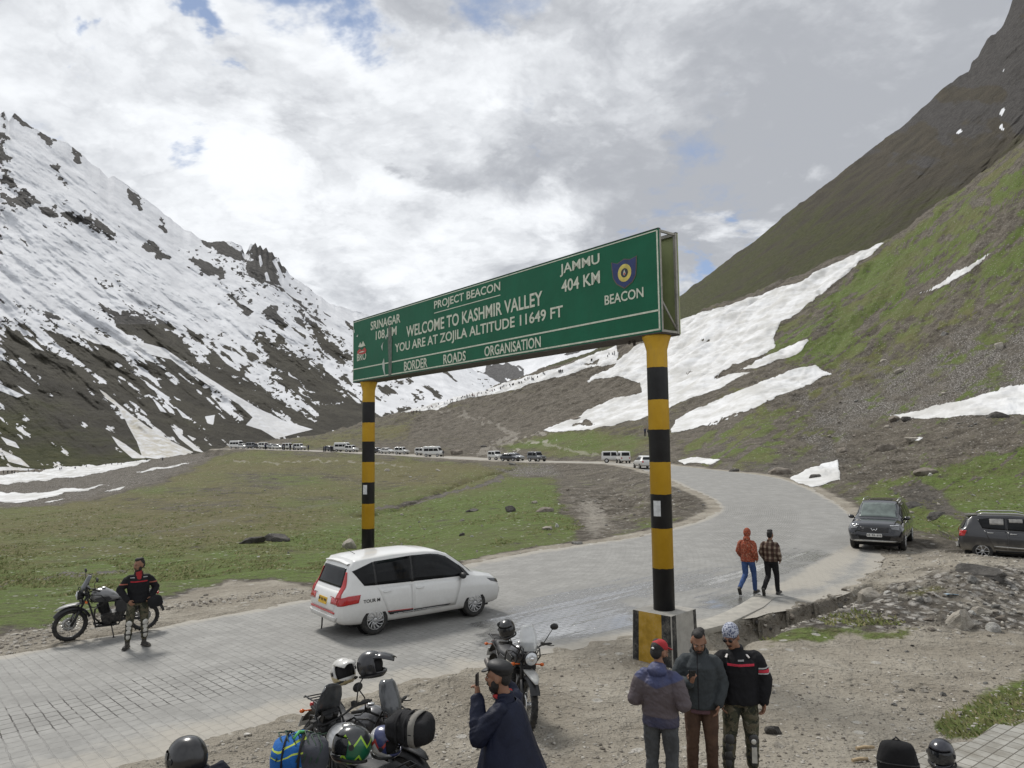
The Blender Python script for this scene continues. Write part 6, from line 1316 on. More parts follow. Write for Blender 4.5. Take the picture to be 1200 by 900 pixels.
def helmet(loc, rot, label, kind='plain', col=(.02, .02, .022), col2=None, accent=None, par=None, scale=1.0, cat='helmet'):
    """local: face towards +x, crown up"""
    m, n = newmat('helmet_shell_' + kind); pos = n.n('ShaderNodeTexCoord').outputs['Object']; x, y, z = n.sep(pos)[0:3]
    c = n.mix(0.0, col, col); w = n.m('ADD', z, n.m('ADD', n.m('MULTIPLY', x, .9), n.m('MULTIPLY', n.m('ABSOLUTE', y), .35)))
    n1 = n.noise(pos, 7, 3, .5)
    if col2: c = n.mix(n.m('GREATER_THAN', n.m('ADD', w, n.m('MULTIPLY', n.m('SUBTRACT', n1, .5), .10)), .055), c, col2)
    if accent:
        for k, a in enumerate(accent): 
            t = n.m('ABSOLUTE', n.m('SUBTRACT', n.m('ADD', n.m('MULTIPLY', z, .85), n.m('MULTIPLY', n.m('PINGPONG', n.m('ADD', x, 1.0), .06), 1.1)), a[1])); c = n.mix(n.m('MULTIPLY', n.m('LESS_THAN', t, a[2]), n.m('LESS_THAN', x, a[3] if len(a) > 3 else .3)), c, a[0])
    n.out(c, .28, 0, None, .5, **{'Coat Weight': .5, 'Coat Roughness': .1})
    o = empty('helmet', loc, 0, label, cat); o.rotation_euler = rot; o.scale = (scale,) * 3
    b = MB(); R = []
    for i in range(19):
        a = -.62 * PI / 2 + (PI / 2 + .62 * PI / 2) * i / 18; row = []
        for k in range(36):
            t = 2 * PI * k / 36; ca = math.cos(a); cx = math.cos(t)
            rx = .150 if cx > 0 else .155
            chin = .035 * max(0, cx) ** 2 * (1 if a < 0 else 0) * min(1, -a * 2)
            row.append((cx * ca ** .85 * rx + chin, math.sin(t) * ca ** .85 * .125, math.sin(a) * .145))
        R.append(row)
    # open the face
    V = [p for r in R for p in r]; F_ = []
    hole = lambda i, k: (4 <= i < 11) and (k < 6 or k >= 30)
    for i in range(18):
        for k in range(36):
            if kind != 'plain_solid' and hole(i, k): continue
            q = (k + 1) % 36; F_.append((i * 36 + k, i * 36 + q, (i + 1) * 36 + q, (i + 1) * 36 + k))
    b.add(V, F_); sh = b.build('shell', m, o); md = sh.modifiers.new('t', 'SOLIDIFY'); md.thickness = .012; md.offset = -1
    b = MB(); b.ell((-.005, 0, .0), (.132, .106, .125), 20, 12); b.build('lining', mat('helmet_lining', (.012, .012, .013), .95), o)
    b = MB(); R = []
    for i in range(6):
        a = -.30 + .80 * i / 5; R.append([(.158 * math.cos(a) ** .85 * math.cos(t) + .004, .130 * math.cos(a) ** .85 * math.sin(t), .148 * math.sin(a)) for t in np.linspace(-1.2, 1.2, 16)])
    if kind in ('visor', 'green', 'peak_visor', 'black'): b.rings(R, False, False); b.build('visor', mat('visor_dark', (.015, .016, .018), .08, 0, .1, spec=.6), o)
    b = MB(); b.tube([(.13, s_ * .11, -.07) for s_ in ()] or [(.10 * math.cos(t) * 1.35, .122 * math.sin(t), -.092 + .01 * math.cos(t)) for t in np.linspace(-2.6, 2.6, 22)], .012, 8); b.build('bottom_rim', RUBBER, o)
    if 'peak' in kind:
        b = MB(); b.rings([[(xx, y * wd, zz - .03 * y * y) for y in (-1, -.5, 0, .5, 1)] for xx, zz, wd in ((.06, .125, .105), (.14, .118, .105), (.22, .092, .09), (.27, .066, .06))], False, False); pk = b.build('peak', m, o); md = pk.modifiers.new('t', 'SOLIDIFY'); md.thickness = .008
    b = MB(); b.box((.142, 0, -.075), (.02, .08, .022)); b.build('chin_vent', BLACKP, o)
    for s_ in (-1, 1): b = MB(); b.cyl((.03, s_ * .118, .012), (.03, s_ * .132, .012), .022, None, 14); b.build('visor_pivot', BLACKP, o)
    return o
def lumpy_bag(name, loc, rot, size, m, label, cat, straps=None, seed=1, lid=None, group=None):
    o = empty(name, loc, 0, label, cat, group); o.rotation_euler = rot; r2 = np.random.RandomState(seed); b = MB(); R = []
    n_ = 24
    for i in range(17):
        u = -1 + 2 * i / 16; row = []; e = (1 - abs(u) ** 5) ** .5
        for k in range(n_):
            t = 2 * PI * k / n_; c, s_ = math.cos(t), math.sin(t); q = (abs(c) ** 3 + abs(s_) ** 3) ** (-1 / 3); w = 1 + .07 * math.sin(5 * u + 3 * c + seed) + .05 * math.sin(9 * s_ + 4 * u)
            row.append((u * size[0] / 2, c * q * e * size[1] / 2 * w, s_ * q * e * size[2] / 2 * w))
        R.append(row)
    b.rings(R); b.build('bag_body', m, o)
    for (u, wd, mt) in (straps or []):
        b = MB(); e = (1 - abs(u) ** 5) ** .5; R = []
        for k in range(25):
            t = 2 * PI * k / 24; c, s_ = math.cos(t), math.sin(t); q = (abs(c) ** 3 + abs(s_) ** 3) ** (-1 / 3) * 1.05 * e
            R.append([(u * size[0] / 2 + d, c * q * size[1] / 2 + 0, s_ * q * size[2] / 2) for d in (-wd / 2, wd / 2)])
        b.rings(R, False, False); so = b.build('strap', mt, o); md = so.modifiers.new('t', 'SOLIDIFY'); md.thickness = .008; md.offset = 1
    return o
def build_bikes():
    # the complete one across the road
    f = flat_at(78, 751, 0); r_ = flat_at(172, 738.5, 0); d = f - r_; d /= np.linalg.norm(d); c = (f + r_) / 2
    motorcycle((c[0], c[1], .02), math.atan2(d[1], d[0]), 'grey and black touring motorcycle on its stand at the far edge of the road', 8, tank=(.20, .20, .20), steer=.22, fend=mat('grey_fender', (.26, .26, .25), .4))
    # in front of the cloaked man's back
    motorcycle((-.07, 11.62, .03), math.radians(-70), 'black motorcycle with round headlamp and clear screen behind the man in the blue cloak', 6, tank=(.05, .05, .055), pale=False, steer=-.10, screen='clear', fend=PALE, group=None)
    helmet(tuple(at(594, 737, 11.2)), (0.1, .25, math.radians(-100)), 'black helmet hung on the mirror of the motorcycle behind the cloaked man', 'black', (.014, .014, .016))
    # pair close to the viewpoint
    za = .20; A = motorcycle((-1.78, 8.42, za), math.radians(-42), 'dark motorcycle with tall windscreen and round headlamp, facing the gravel', 5, tank=(.10, .10, .105), pale=False, steer=.12, mirrors='right')
    zb = .40; Bk = motorcycle((-1.48, 7.22, zb), math.radians(133), 'silver tanked motorcycle carrying a black bag, parked beside the one with the round headlamp', 5, tank=(.62, .62, .61), pale=True, steer=.15, screen=True, mirrors='right')
    zc = .40; Cc = motorcycle((-2.0, 5.72, zc), math.radians(-97), 'motorcycle under a blue rucksack, mostly below the edge of the view', 5, tank=(.06, .06, .065), pale=False, mirrors=False, screen=None)
    helmet(tuple(at(402, 788, 7.93)), (.15, -.35, math.radians(-60)), 'white and sand coloured helmet hung on a handlebar', 'peak_white', (.40, .33, .18), (.52, .51, .48), scale=1.02)
    helmet(tuple(at(435, 779, 7.82)), (0, -.1, math.radians(-5)), 'matt black helmet with a peak, next to the windscreen', 'peak_black', (.020, .020, .023), scale=.98)
    helmet(tuple(at(413, 873, 6.75)), (.1, -.15, math.radians(200)), 'silver and black helmet with bright green zigzag panels on the seat', 'green', (.030, .032, .034), None, [((.012, .12, .06), .015, .055, .06), ((.36, .62, .05), .072, .009, .10), ((.36, .62, .05), -.045, .009, .10)], scale=1.12)
    helmet(tuple(at(451, 869, 6.85)), (.25, .1, math.radians(-20)), 'white helmet with red and blue swirls wedged beside the green one', 'swirl', (.50, .50, .50), (.03, .04, .12), [((.35, .04, .04), .06, .016)], scale=.96)
    blk = cloth('black_bag_fabric', (.022, .022, .024), (.012, .012, .013), 6, .5, 14); gst = cloth('grey_strap', (.22, .21, .19)); 
    lumpy_bag('luggage_roll', tuple(at(481, 853, 6.75)), (0, 0, math.radians(-20)), (.46, .29, .26), blk, 'black duffel with a grey strap tied on the silver motorcycle tail', 'bag', [(.35, .06, gst), (-.3, .02, blk), (.05, .02, blk)], 3)
    # blue rucksack with elastic cords
    m, n = newmat('blue_rucksack_fabric'); pos = n.n('ShaderNodeTexCoord').outputs['Object']; x, y, z = n.sep(pos)[0:3]
    c = n.mix(n.m('GREATER_THAN', n.m('ADD', x, n.m('MULTIPLY', z, .3)), .06), (.015, .11, .36), (.055, .058, .07)); c = n.mix(n.m('LESS_THAN', z, -.06), c, (.03, .03, .036))
    yl = n.m('ABSOLUTE', n.m('SUBTRACT', n.m('PINGPONG', n.m('ADD', n.m('ADD', z, n.m('ADD', n.m('MULTIPLY', x, -.3), n.m('MULTIPLY', n.noise(pos, 5, 2), .08))), .5), .085), .03)); c = n.mix(n.m('MULTIPLY', n.m('LESS_THAN', yl, .006), n.m('LESS_THAN', x, .05)), c, (.50, .60, .08))
    n.out(c, .8, 0, n.bump(n.noise(pos, 14, 4, .6, .6), .6, .02), spec=.3)
    rk = lumpy_bag('rucksack', tuple(at(351, 888, 6.45)), (.1, .08, math.radians(5)), (.50, .36, .36), m, 'blue and grey rucksack with yellow piping held down by elastic cords', 'rucksack', [(.1, .02, blk), (-.45, .015, blk)], 6)
    b = MB(); r2 = random.Random(3)
    for k in range(7):
        x = -.16 + .055 * k; b.tube([(x, -.19, .06), (x + .03, -.10, .165), (x - .03, .0, .21 + .02 * math.sin(k * 2)), (x + .03, .10, .17), (x, .19, .06)], .006, 6)
    b.build('elastic_cord', mat('cord_dark', (.02, .05, .03), .7), rk)
    b = MB(); b.tube([(-.05, -.06, .19), (-.02, 0, .225), (.02, .05, .20)], .012, 6); b.build('green_hook', mat('cord_green', (.10, .42, .12), .6), rk)
build_bikes()
# ------------------------------------------------------------------ people   (local: facing +y, x to the person's right is +x, z up; unit height 1.75)
V3 = Vector
def skin(name, col):
    if name in _mc: return _mc[name]
    m, n = newmat(name); pos = n.n('ShaderNodeTexCoord').outputs['Object']; c = n.mix(n.noise(pos, 26, 4), tuple(.82 * v for v in col), tuple(1.15 * v for v in col))
    n.out(c, .55, 0, n.bump(n.noise(pos, 120, 3), .15, .003), spec=.35, **{'Subsurface Weight': .08, 'Subsurface Radius': (.02, .008, .004)}); _mc[name] = m; return m
SKIN = skin('skin_brown', (.24, .125, .078))
def chain(b, pts, rad, seg=14):
    """tapered limb with rounded joints"""
    P = [V3(p) for p in pts]
    for i, p in enumerate(P): b.ell(p, (rad[i],) * 3, seg, 8)
    for i in range(len(P) - 1):
        if (P[i + 1] - P[i]).length > 1e-4: b.tube([P[i], P[i + 1]], [rad[i], rad[i + 1]], seg)
def oval(b, rows, seg=20):
    """rows: (centre, rx, ry, axis tilt about x, yaw)"""
    R = []
    for (c, rx, ry, *q) in rows:
        tx = q[0] if q else 0.0; yw = q[1] if len(q) > 1 else 0.0; M = Matrix.Rotation(yw, 3, 'Z') @ Matrix.Rotation(tx, 3, 'X')
        R.append([V3(c) + M @ V3((rx * math.cos(t), ry * math.sin(t), 0)) for t in [2 * PI * k / seg for k in range(seg)]])
    b.rings(R)
def hand_mesh(b, wrist, d, nrm, curl=.5, thumb=1, s=1.0):
    """palm, four fingers of different length and a thumb off the side of the palm"""
    d = V3(d).normalized(); n_ = V3(nrm); n_ = (n_ - d * n_.dot(d)).normalized(); sd = d.cross(n_).normalized() * thumb; w = V3(wrist)
    c = w + d * .045 * s
    M = Matrix((sd, d, n_)).transposed(); b.ell(c, (.040 * s, .052 * s, .017 * s), 14, 8, M)
    for k, (o, ln) in enumerate(((.030, .070), (.011, .079), (-.009, .074), (-.027, .058))):
        p = w + d * .080 * s + sd * o * s; a = 0.0; pts = [p - d * .03 * s, p]
        for j, f in enumerate((.45, .32, .23)):
            a += curl * (1.0, 1.15, .8)[j]; p = p + (d * math.cos(a) + n_ * math.sin(a)) * ln * f * s; pts.append(p)
        chain(b, pts, [.0098 * s, .0098 * s, .0092 * s, .0085 * s, .0072 * s], 8)
    p = w + d * .025 * s + sd * .030 * s; q = p + (d * .62 + sd * .72 + n_ * .25).normalized() * .038 * s; r_ = q + (d * .85 + sd * (.25 - .5 * curl) + n_ * .45 * (1 + curl)).normalized() * .030 * s
    chain(b, [p, q, r_], [.013 * s, .0108 * s, .0085 * s], 8)
def head_shapes(b, c, yaw, pitch, roll=0.0, s=1.07):
    """skull, jaw, nose, brow, ears; returns the head's matrix"""
    M = Matrix.Rotation(yaw, 3, 'Z') @ Matrix.Rotation(roll, 3, 'Y') @ Matrix.Rotation(pitch, 3, 'X'); c = V3(c)
    def P(x, y, z): return c + M @ V3((x * s, y * s, z * s))
    def E(x, y, z, rx, ry, rz, q=None): b.ell(P(x, y, z), (rx * s, ry * s, rz * s), 18, 12, M if q is None else M @ q)
    E(0, -.012, .030, .076, .096, .090); E(0, .020, -.030, .062, .076, .085); E(0, .045, -.085, .040, .040, .030); E(0, .055, .030, .056, .036, .030)
    E(0, .088, .022, .050, .014, .010); E(.027, .072, -.018, .026, .022, .024); E(-.027, .072, -.018, .026, .022, .024)
    b.tube([P(0, .092, .018), P(0, .112, -.018), P(0, .104, -.036)], [.009 * s, .0135 * s, .012 * s], 10); E(0, .104, -.030, .0165, .012, .010)
    E(0, .088, -.062, .024, .010, .006); E(0, .086, -.070, .021, .010, .006)
    for k in (-1, 1): E(k * .077, -.008, -.008, .010, .020, .032)
    return M, P
def face_bits(root, P, M, s=1.0, beard=0, glasses=False, moustache=True, haircol=(.012, .010, .009)):
    hm = mat('dark_hair_%d' % int(haircol[0] * 1000), haircol, .8, 0, .3, 30, .6, 160)
    ew = mat('eye_white', (.26, .24, .22), .4); ed = mat('eye_dark', (.015, .010, .008), .2)
    for k in (-1, 1):
        if not glasses:
            b = MB(); b.ell(P(k * .030, .0885, .005), (.0120 * s, .006 * s, .0050 * s), 12, 8, M); e = b.build('eye', ew, root); b = MB(); b.ell(P(k * .030, .0945, .005), (.0065 * s, .003 * s, .0050 * s), 10, 6, M); b.build('iris', ed, e)
        b = MB(); b.tube([P(k * .012, .100, .027), P(k * .032, .098, .034), P(k * .052, .082, .027)], [.0035 * s, .0042 * s, .002 * s], 6); b.build('eyebrow', hm, root)
    b = MB(); b.ell(P(0, .0945, -.066), (.021 * s, .006 * s, .0035 * s), 12, 6, M); b.build('mouth', mat('lips', (.16, .062, .05), .5), root)
    if beard:
        b = MB(); b.ell(P(0, .030, -.088), (.060 * s, .066 * s, (.036 if beard == 1 else .05) * s), 18, 10, M)
        for k in (-1, 1): b.ell(P(k * .056, .020, -.052), (.020 * s, .040 * s, .045 * s), 12, 8, M)
        b.tube([P(-.034, .086, -.060), P(-.018, .1005, -.051), P(0, .103, -.050), P(.018, .1005, -.051), P(.034, .086, -.060)], [.006 * s, .008 * s, .007 * s, .008 * s, .006 * s], 8)
        melt(b, 'beard', hm, root, .006, 1)
    elif moustache:
        b = MB(); b.tube([P(-.030, .088, -.058), P(-.015, .1005, -.050), P(0, .102, -.049), P(.015, .1005, -.050), P(.030, .088, -.058)], [.004 * s, .007 * s, .006 * s, .007 * s, .004 * s], 8); b.build('moustache', hm, root)
    if glasses:
        b = MB(); gm = mat('sunglass_lens', (.008, .008, .009), .1, 0, .1, spec=.6)
        for k in (-1, 1): b.ell(P(k * .032, .1, .006), (.026 * s, .010 * s, .020 * s), 14, 8, M); b.tube([P(k * .058, .088, .012), P(k * .080, -.01, .014)], .004, 6)
        b.tube([P(-.012, .106, .012), P(.012, .106, .012)], .004, 6); b.build('sunglasses', gm, root)
def hair(root, P, M, s=1.0, col=(.012, .010, .009), top=.02):
    b = MB(); b.ell(P(0, -.030, .046), (.081 * s, .096 * s, .084 * s), 20, 12, M); b.ell(P(0, -.060, .0), (.074 * s, .056 * s, .075 * s), 18, 10, M)
    b.ell(P(.008, .022, .100 + top * .2), (.056 * s, .054 * s, (.022 + top * .7) * s), 16, 8, M); b.ell(P(-.02, -.03, .11 + top * .3), (.05 * s, .06 * s, .03 * s), 14, 8, M)
    h = melt(b, 'hair', mat('hair_dark_%d' % int(col[0] * 1000), col, .7, 0, .35, 40, .8, 90, bdist=.01), root, .008, 1); return h
def boot(root, ankle, toe, m, s=1.0, high=.0):
    b = MB(); a = V3(ankle); t = V3(toe).normalized(); sd = t.cross(V3((0, 0, 1))).normalized(); up = sd.cross(t).normalized(); M = Matrix((sd, t, up)).transposed()
    b.ell(a + t * .075 - up * .045, (.046 * s, .115 * s, .040 * s), 16, 10, M); b.ell(a + t * .135 - up * .050, (.048 * s, .065 * s, .034 * s), 14, 8, M); b.ell(a - t * .02 - up * .04, (.042 * s, .055 * s, .050 * s), 14, 8, M)
    b.tube([a - up * .05, a + up * (.06 + high)], [.046 * s, .050 * s], 14); b.box(a + t * .062 - up * .078, (.088 * s, .27 * s, .022), rot=M)
    return melt(b, 'boot', m, root, .010, 1)
def rot2(x, y, a): return (x * math.cos(a) - y * math.sin(a), x * math.sin(a) + y * math.cos(a))
def folds(o, amp):
    """creases of worn cloth, pushed into the surface"""
    me = o.data; n_ = len(me.vertices); co = np.empty(n_ * 3, np.float32); no = np.empty(n_ * 3, np.float32); me.vertices.foreach_get('co', co); me.vertices.foreach_get('normal', no); co = co.reshape(-1, 3); no = no.reshape(-1, 3); k = abs(hash(o.name)) % 7 if False else len(me.vertices) % 13
    u = np.arctan2(co[:, 1], co[:, 0] - np.round(co[:, 0] / .2) * .2) * .16; f = fbm(co[:, 0] * 9 + co[:, 2] * 5 + k, co[:, 2] * 13 + co[:, 1] * 10, 3, .55, True); g = fbm(co[:, 0] * 16 - co[:, 2] * 11, co[:, 2] * 9 + co[:, 1] * 15 + k, 3, .5)
    co += no * (amp * 1.5 * (f - .62) + amp * .8 * (g - .5))[:, None]; me.vertices.foreach_set('co', co.ravel()); me.update(); return o
class Figure:
    def __init__(s, loc, rz, label, h=1.75, J=None):
        s.root = empty('person', loc, rz, label, 'person'); k = h / 1.75; s.root.scale = (k,) * 3
        s.J = dict(pel=(0, 0, .95), hipR=(.095, 0, .91), hipL=(-.095, 0, .91), kneeR=(.11, .03, .50), kneeL=(-.11, .03, .50), ankR=(.115, -.02, .09), ankL=(-.115, -.02, .09), toeR=(.25, 1, 0), toeL=(-.25, 1, 0),
                   waist=(0, 0, 1.06), chest=(0, -.005, 1.27), neck=(0, -.01, 1.475), head=(0, .025, 1.635), shR=(.165, -.01, 1.395), shL=(-.165, -.01, 1.395), elR=(.225, -.03, 1.13), elL=(-.225, -.03, 1.13), wrR=(.225, .06, .89), wrL=(-.225, .06, .89), yaw=0, pitch=0, roll=0, ty=0, lean=0)
        s.J.update(J or {})
    def body(s, handR=None, handL=None, skinm=SKIN, hs=1.0):
        J = s.J; b = MB(); M, P = head_shapes(b, J['head'], J['yaw'], J['pitch'], J['roll']); s.M, s.P = M, P
        nk = V3(J['neck']); hd = V3(J['head']); chain(b, [nk - V3((0, 0, .05)), nk, nk.lerp(hd, .55)], [.075, .060, .056])
        oval(b, [(V3(J['pel']) - V3((0, 0, .06)), .13, .085), (J['pel'], .14, .09), (J['waist'], .125, .08), (J['chest'], .15, .095), (nk - V3((0, 0, .05)), .12, .07)])
        for q in 'RL':
            chain(b, [V3(nk) - V3((0, 0, .06)), J['sh' + q], V3(J['sh' + q]).lerp(V3(J['el' + q]), .5), J['el' + q], J['wr' + q]], [.05, .050, .044, .037, .027]); chain(b, [J['hip' + q], V3(J['hip' + q]).lerp(V3(J['knee' + q]), .5), J['knee' + q], V3(J['knee' + q]).lerp(V3(J['ank' + q]), .35), J['ank' + q]], [.075, .068, .050, .046, .036])
        bo = melt(b, 'body', skinm, s.root, .009, 2)
        hb = MB()
        for q, hnd in (('R', handR), ('L', handL)):
            if hnd == 'none': continue
            w = V3(J['wr' + q]); d = (w - V3(J['el' + q])).normalized(); dd, nn, cu = (hnd if hnd else (d, (-1 if q == 'R' else 1, .2, 0), .35)); dd = V3(dd)
            th = 1 if q == 'R' else -1
            chain(hb, [w - d * .04, w, w + dd.normalized() * .02], [.028, .026, .024], 10); hand_mesh(hb, w, dd, nn, cu, th * (1 if V3(nn).dot(V3((0, 0, 1))) > -2 else 1), hs)
        if hb.v:
            hm = melt(hb, 'hands', skinm, s.root, .0055, 1, obj=False)
            bm = bmesh.new(); bm.from_mesh(bo.data); bm.from_mesh(hm); bm.to_mesh(bo.data); bm.free(); bpy.data.meshes.remove(hm); bo.data.polygons.foreach_set('use_smooth', [True] * len(bo.data.polygons))
        return bo
    def jacket(s, m, fat=1.0, hem=.86, collar=True, hood=False, cuff=1.0, flare=0.0, name='jacket', sl=(.078, .070, .062, .052), vox=.011):
        J = s.J; b = MB(); nk = V3(J['neck']); ch = V3(J['chest']); wa = V3(J['waist']); pe = V3(J['pel']); ty = J['ty']; f = fat
        hz = V3((pe.x, pe.y, hem))
        oval(b, [(hz, (.182 + flare) * f, (.135 + flare) * f, 0, ty), (hz + V3((0, 0, .04)), (.186 + flare) * f, (.138 + flare) * f, 0, ty), (V3((wa.x, wa.y, max(wa.z, hem + .09))), .176 * f, .126 * f, 0, ty), (ch - V3((0, 0, .06)), .190 * f, .136 * f, 0, ty), (ch + V3((0, 0, .06)), .190 * f, .132 * f, 0, ty), (nk - V3((0, 0, .085)), .150, .105 * f, 0, ty), (nk - V3((0, 0, .02)), .090, .082, 0, ty)], 26)
        for q in 'RL':
            A, E, W_ = V3(J['sh' + q]), V3(J['el' + q]), V3(J['wr' + q]); chain(b, [nk - V3((0, 0, .10)), A, A.lerp(E, .22), A.lerp(E, .55), E, E.lerp(W_, .5), W_ - (W_ - E).normalized() * .02], [.075, .064, sl[0] * f * .96, sl[1] * f, sl[2] * f, (sl[2] + sl[3]) / 2 * f, sl[3] * cuff])
        if collar: oval(b, [(nk - V3((0, 0, .05)), .088, .084, 0, ty), (nk + V3((0, .004, .035)), .080, .080, -.1, ty)])
        if hood:
            x, y = rot2(0, -.085, ty); b.ell(nk + V3((x, y, -.015)), (.115, .062, .062), 18, 10, Matrix.Rotation(ty, 3, 'Z') @ Matrix.Rotation(.5, 3, 'X')); b.ell(nk + V3((x * .6, y * .6, .025)), (.095, .06, .045), 18, 10)
        return folds(melt(b, name, m, s.root, vox, 2), .013)
    def trousers(s, m, fat=1.0, low=.045, vox=.011, top=1.0):
        J = s.J; b = MB(); pe = V3(J['pel']); f = fat; oval(b, [(pe + V3((0, 0, -.10)), .155 * f, .108 * f), (pe, .162 * f, .112 * f), (pe + V3((0, 0, .10)), .152 * f, .105 * f)])
        for q in 'RL':
            H, K, A = V3(J['hip' + q]), V3(J['knee' + q]), V3(J['ank' + q]); e = A + (K - A).normalized() * low; chain(b, [H, H.lerp(K, .5), K, K.lerp(A, .5), e], [.098 * f, .090 * f, .073 * f, .067 * f, .062 * f])
        return folds(melt(b, 'trousers', m, s.root, vox, 2), .011)
    def boots(s, m, high=0.0):
        for q in 'RL': boot(s.root, s.J['ank' + q], s.J['toe' + q], m, 1.0, high)
    def knee_guards(s, m):
        for q in 'RL':
            K, A = V3(s.J['knee' + q]), V3(s.J['ank' + q]); b = MB(); d = (A - K).normalized(); fw = V3((s.J['toe' + q][0] * .3, 1, 0)).normalized(); sd = d.cross(fw).normalized(); M = Matrix((sd, fw, -d)).transposed()
            b.ell(K + fw * .062, (.055, .026, .062), 14, 8, M); o = b.build('knee_guard', m, s.root)
            b = MB()
            for t, w in ((.09, .046), (.18, .044), (.27, .038)): b.ell(K + d * t + fw * .058, (w, .020, .058), 12, 8, M)
            b.build('shin_plate', m, o)
            b = MB()
            for t in (.05, .20, .31): b.lathe([(.078, -.013), (.079, .013)], 'Z', (0, 0, 0), 18, None, False); 
            b = MB(); 
            for t in (.04, .22): R = [[K + d * (t + dd) + M @ V3((.077 * math.cos(a), .077 * math.sin(a), 0)) for a in [2 * PI * j / 18 for j in range(18)]] for dd in (-.013, .013)]; b.rings(R, False)
            b.build('guard_strap', BLACKP, o)
def jacket_mat(name, base, bands=None, vcol=None, roughness=.85, zip_=None):
    """bands: (z0, z1, colour, front only, |x| min, |x| max)"""
    m, n = newmat(name); pos = n.n('ShaderNodeTexCoord').outputs['Object']; x, y, z = n.sep(pos)[0:3]; ax = n.m('ABSOLUTE', x)
    c = n.mix(n.ss(n.noise(pos, 5, 5, .6), .32, .68), tuple(.75 * v for v in base), base)
    for (z0, z1, col, fr, x0, x1) in (bands or []):
        k = n.m('MULTIPLY', n.m('GREATER_THAN', z, z0), n.m('LESS_THAN', z, z1)); k = n.m('MULTIPLY', k, n.m('MULTIPLY', n.m('GREATER_THAN', ax, x0), n.m('LESS_THAN', ax, x1)))
        if fr: k = n.m('MULTIPLY', k, n.m('GREATER_THAN', n.m('MULTIPLY', y, fr), 0.0))
        c = n.mix(k, c, col)
    if zip_: c = n.mix(n.m('MULTIPLY', n.m('LESS_THAN', n.m('ABSOLUTE', n.m('SUBTRACT', x, zip_[1])), .007), n.m('GREATER_THAN', y, 0.02)), c, zip_[0])
    st = n.vm('MULTIPLY', pos, (1, 1, .6)); h = n.noise(st, 9, 4, .5, 1.0); n.out(c, roughness, 0, n.bump(h, .55, .03), spec=.25); return m
def camo(name, cols, scale=9.0):
    m, n = newmat(name); pos = n.n('ShaderNodeTexCoord').outputs['Object']; a = n.noise(pos, scale, 3, .6, .4); b = n.noise(n.vm('ADD', pos, (3, 1, 2)), scale * 1.2, 3, .6, .4); d = n.noise(n.vm('ADD', pos, (7, 4, 1)), scale * 1.5, 3, .6, .4)
    c = n.mix(n.ss(a, .48, .52), cols[0], cols[1]); c = n.mix(n.ss(b, .53, .56), c, cols[2]); c = n.mix(n.ss(d, .58, .60), c, cols[3]); n.out(c, .9, 0, n.bump(n.noise(pos, 9, 4, .5, .8), .5, .03), spec=.2); return m
BOOT = mat('boot_leather', (.028, .025, .022), .7, 0, .3, 12, .3, 60, .35); SHOE = mat('dark_shoe', (.03, .028, .027), .7, 0, .3, 12, dirt=.3)
def gpt(px, py, z): 
    p = flat_at(px, py, z); return (p[0], p[1], z)
def face_to(p, q): return math.atan2(q[1] - p[1], q[0] - p[0]) - PI / 2
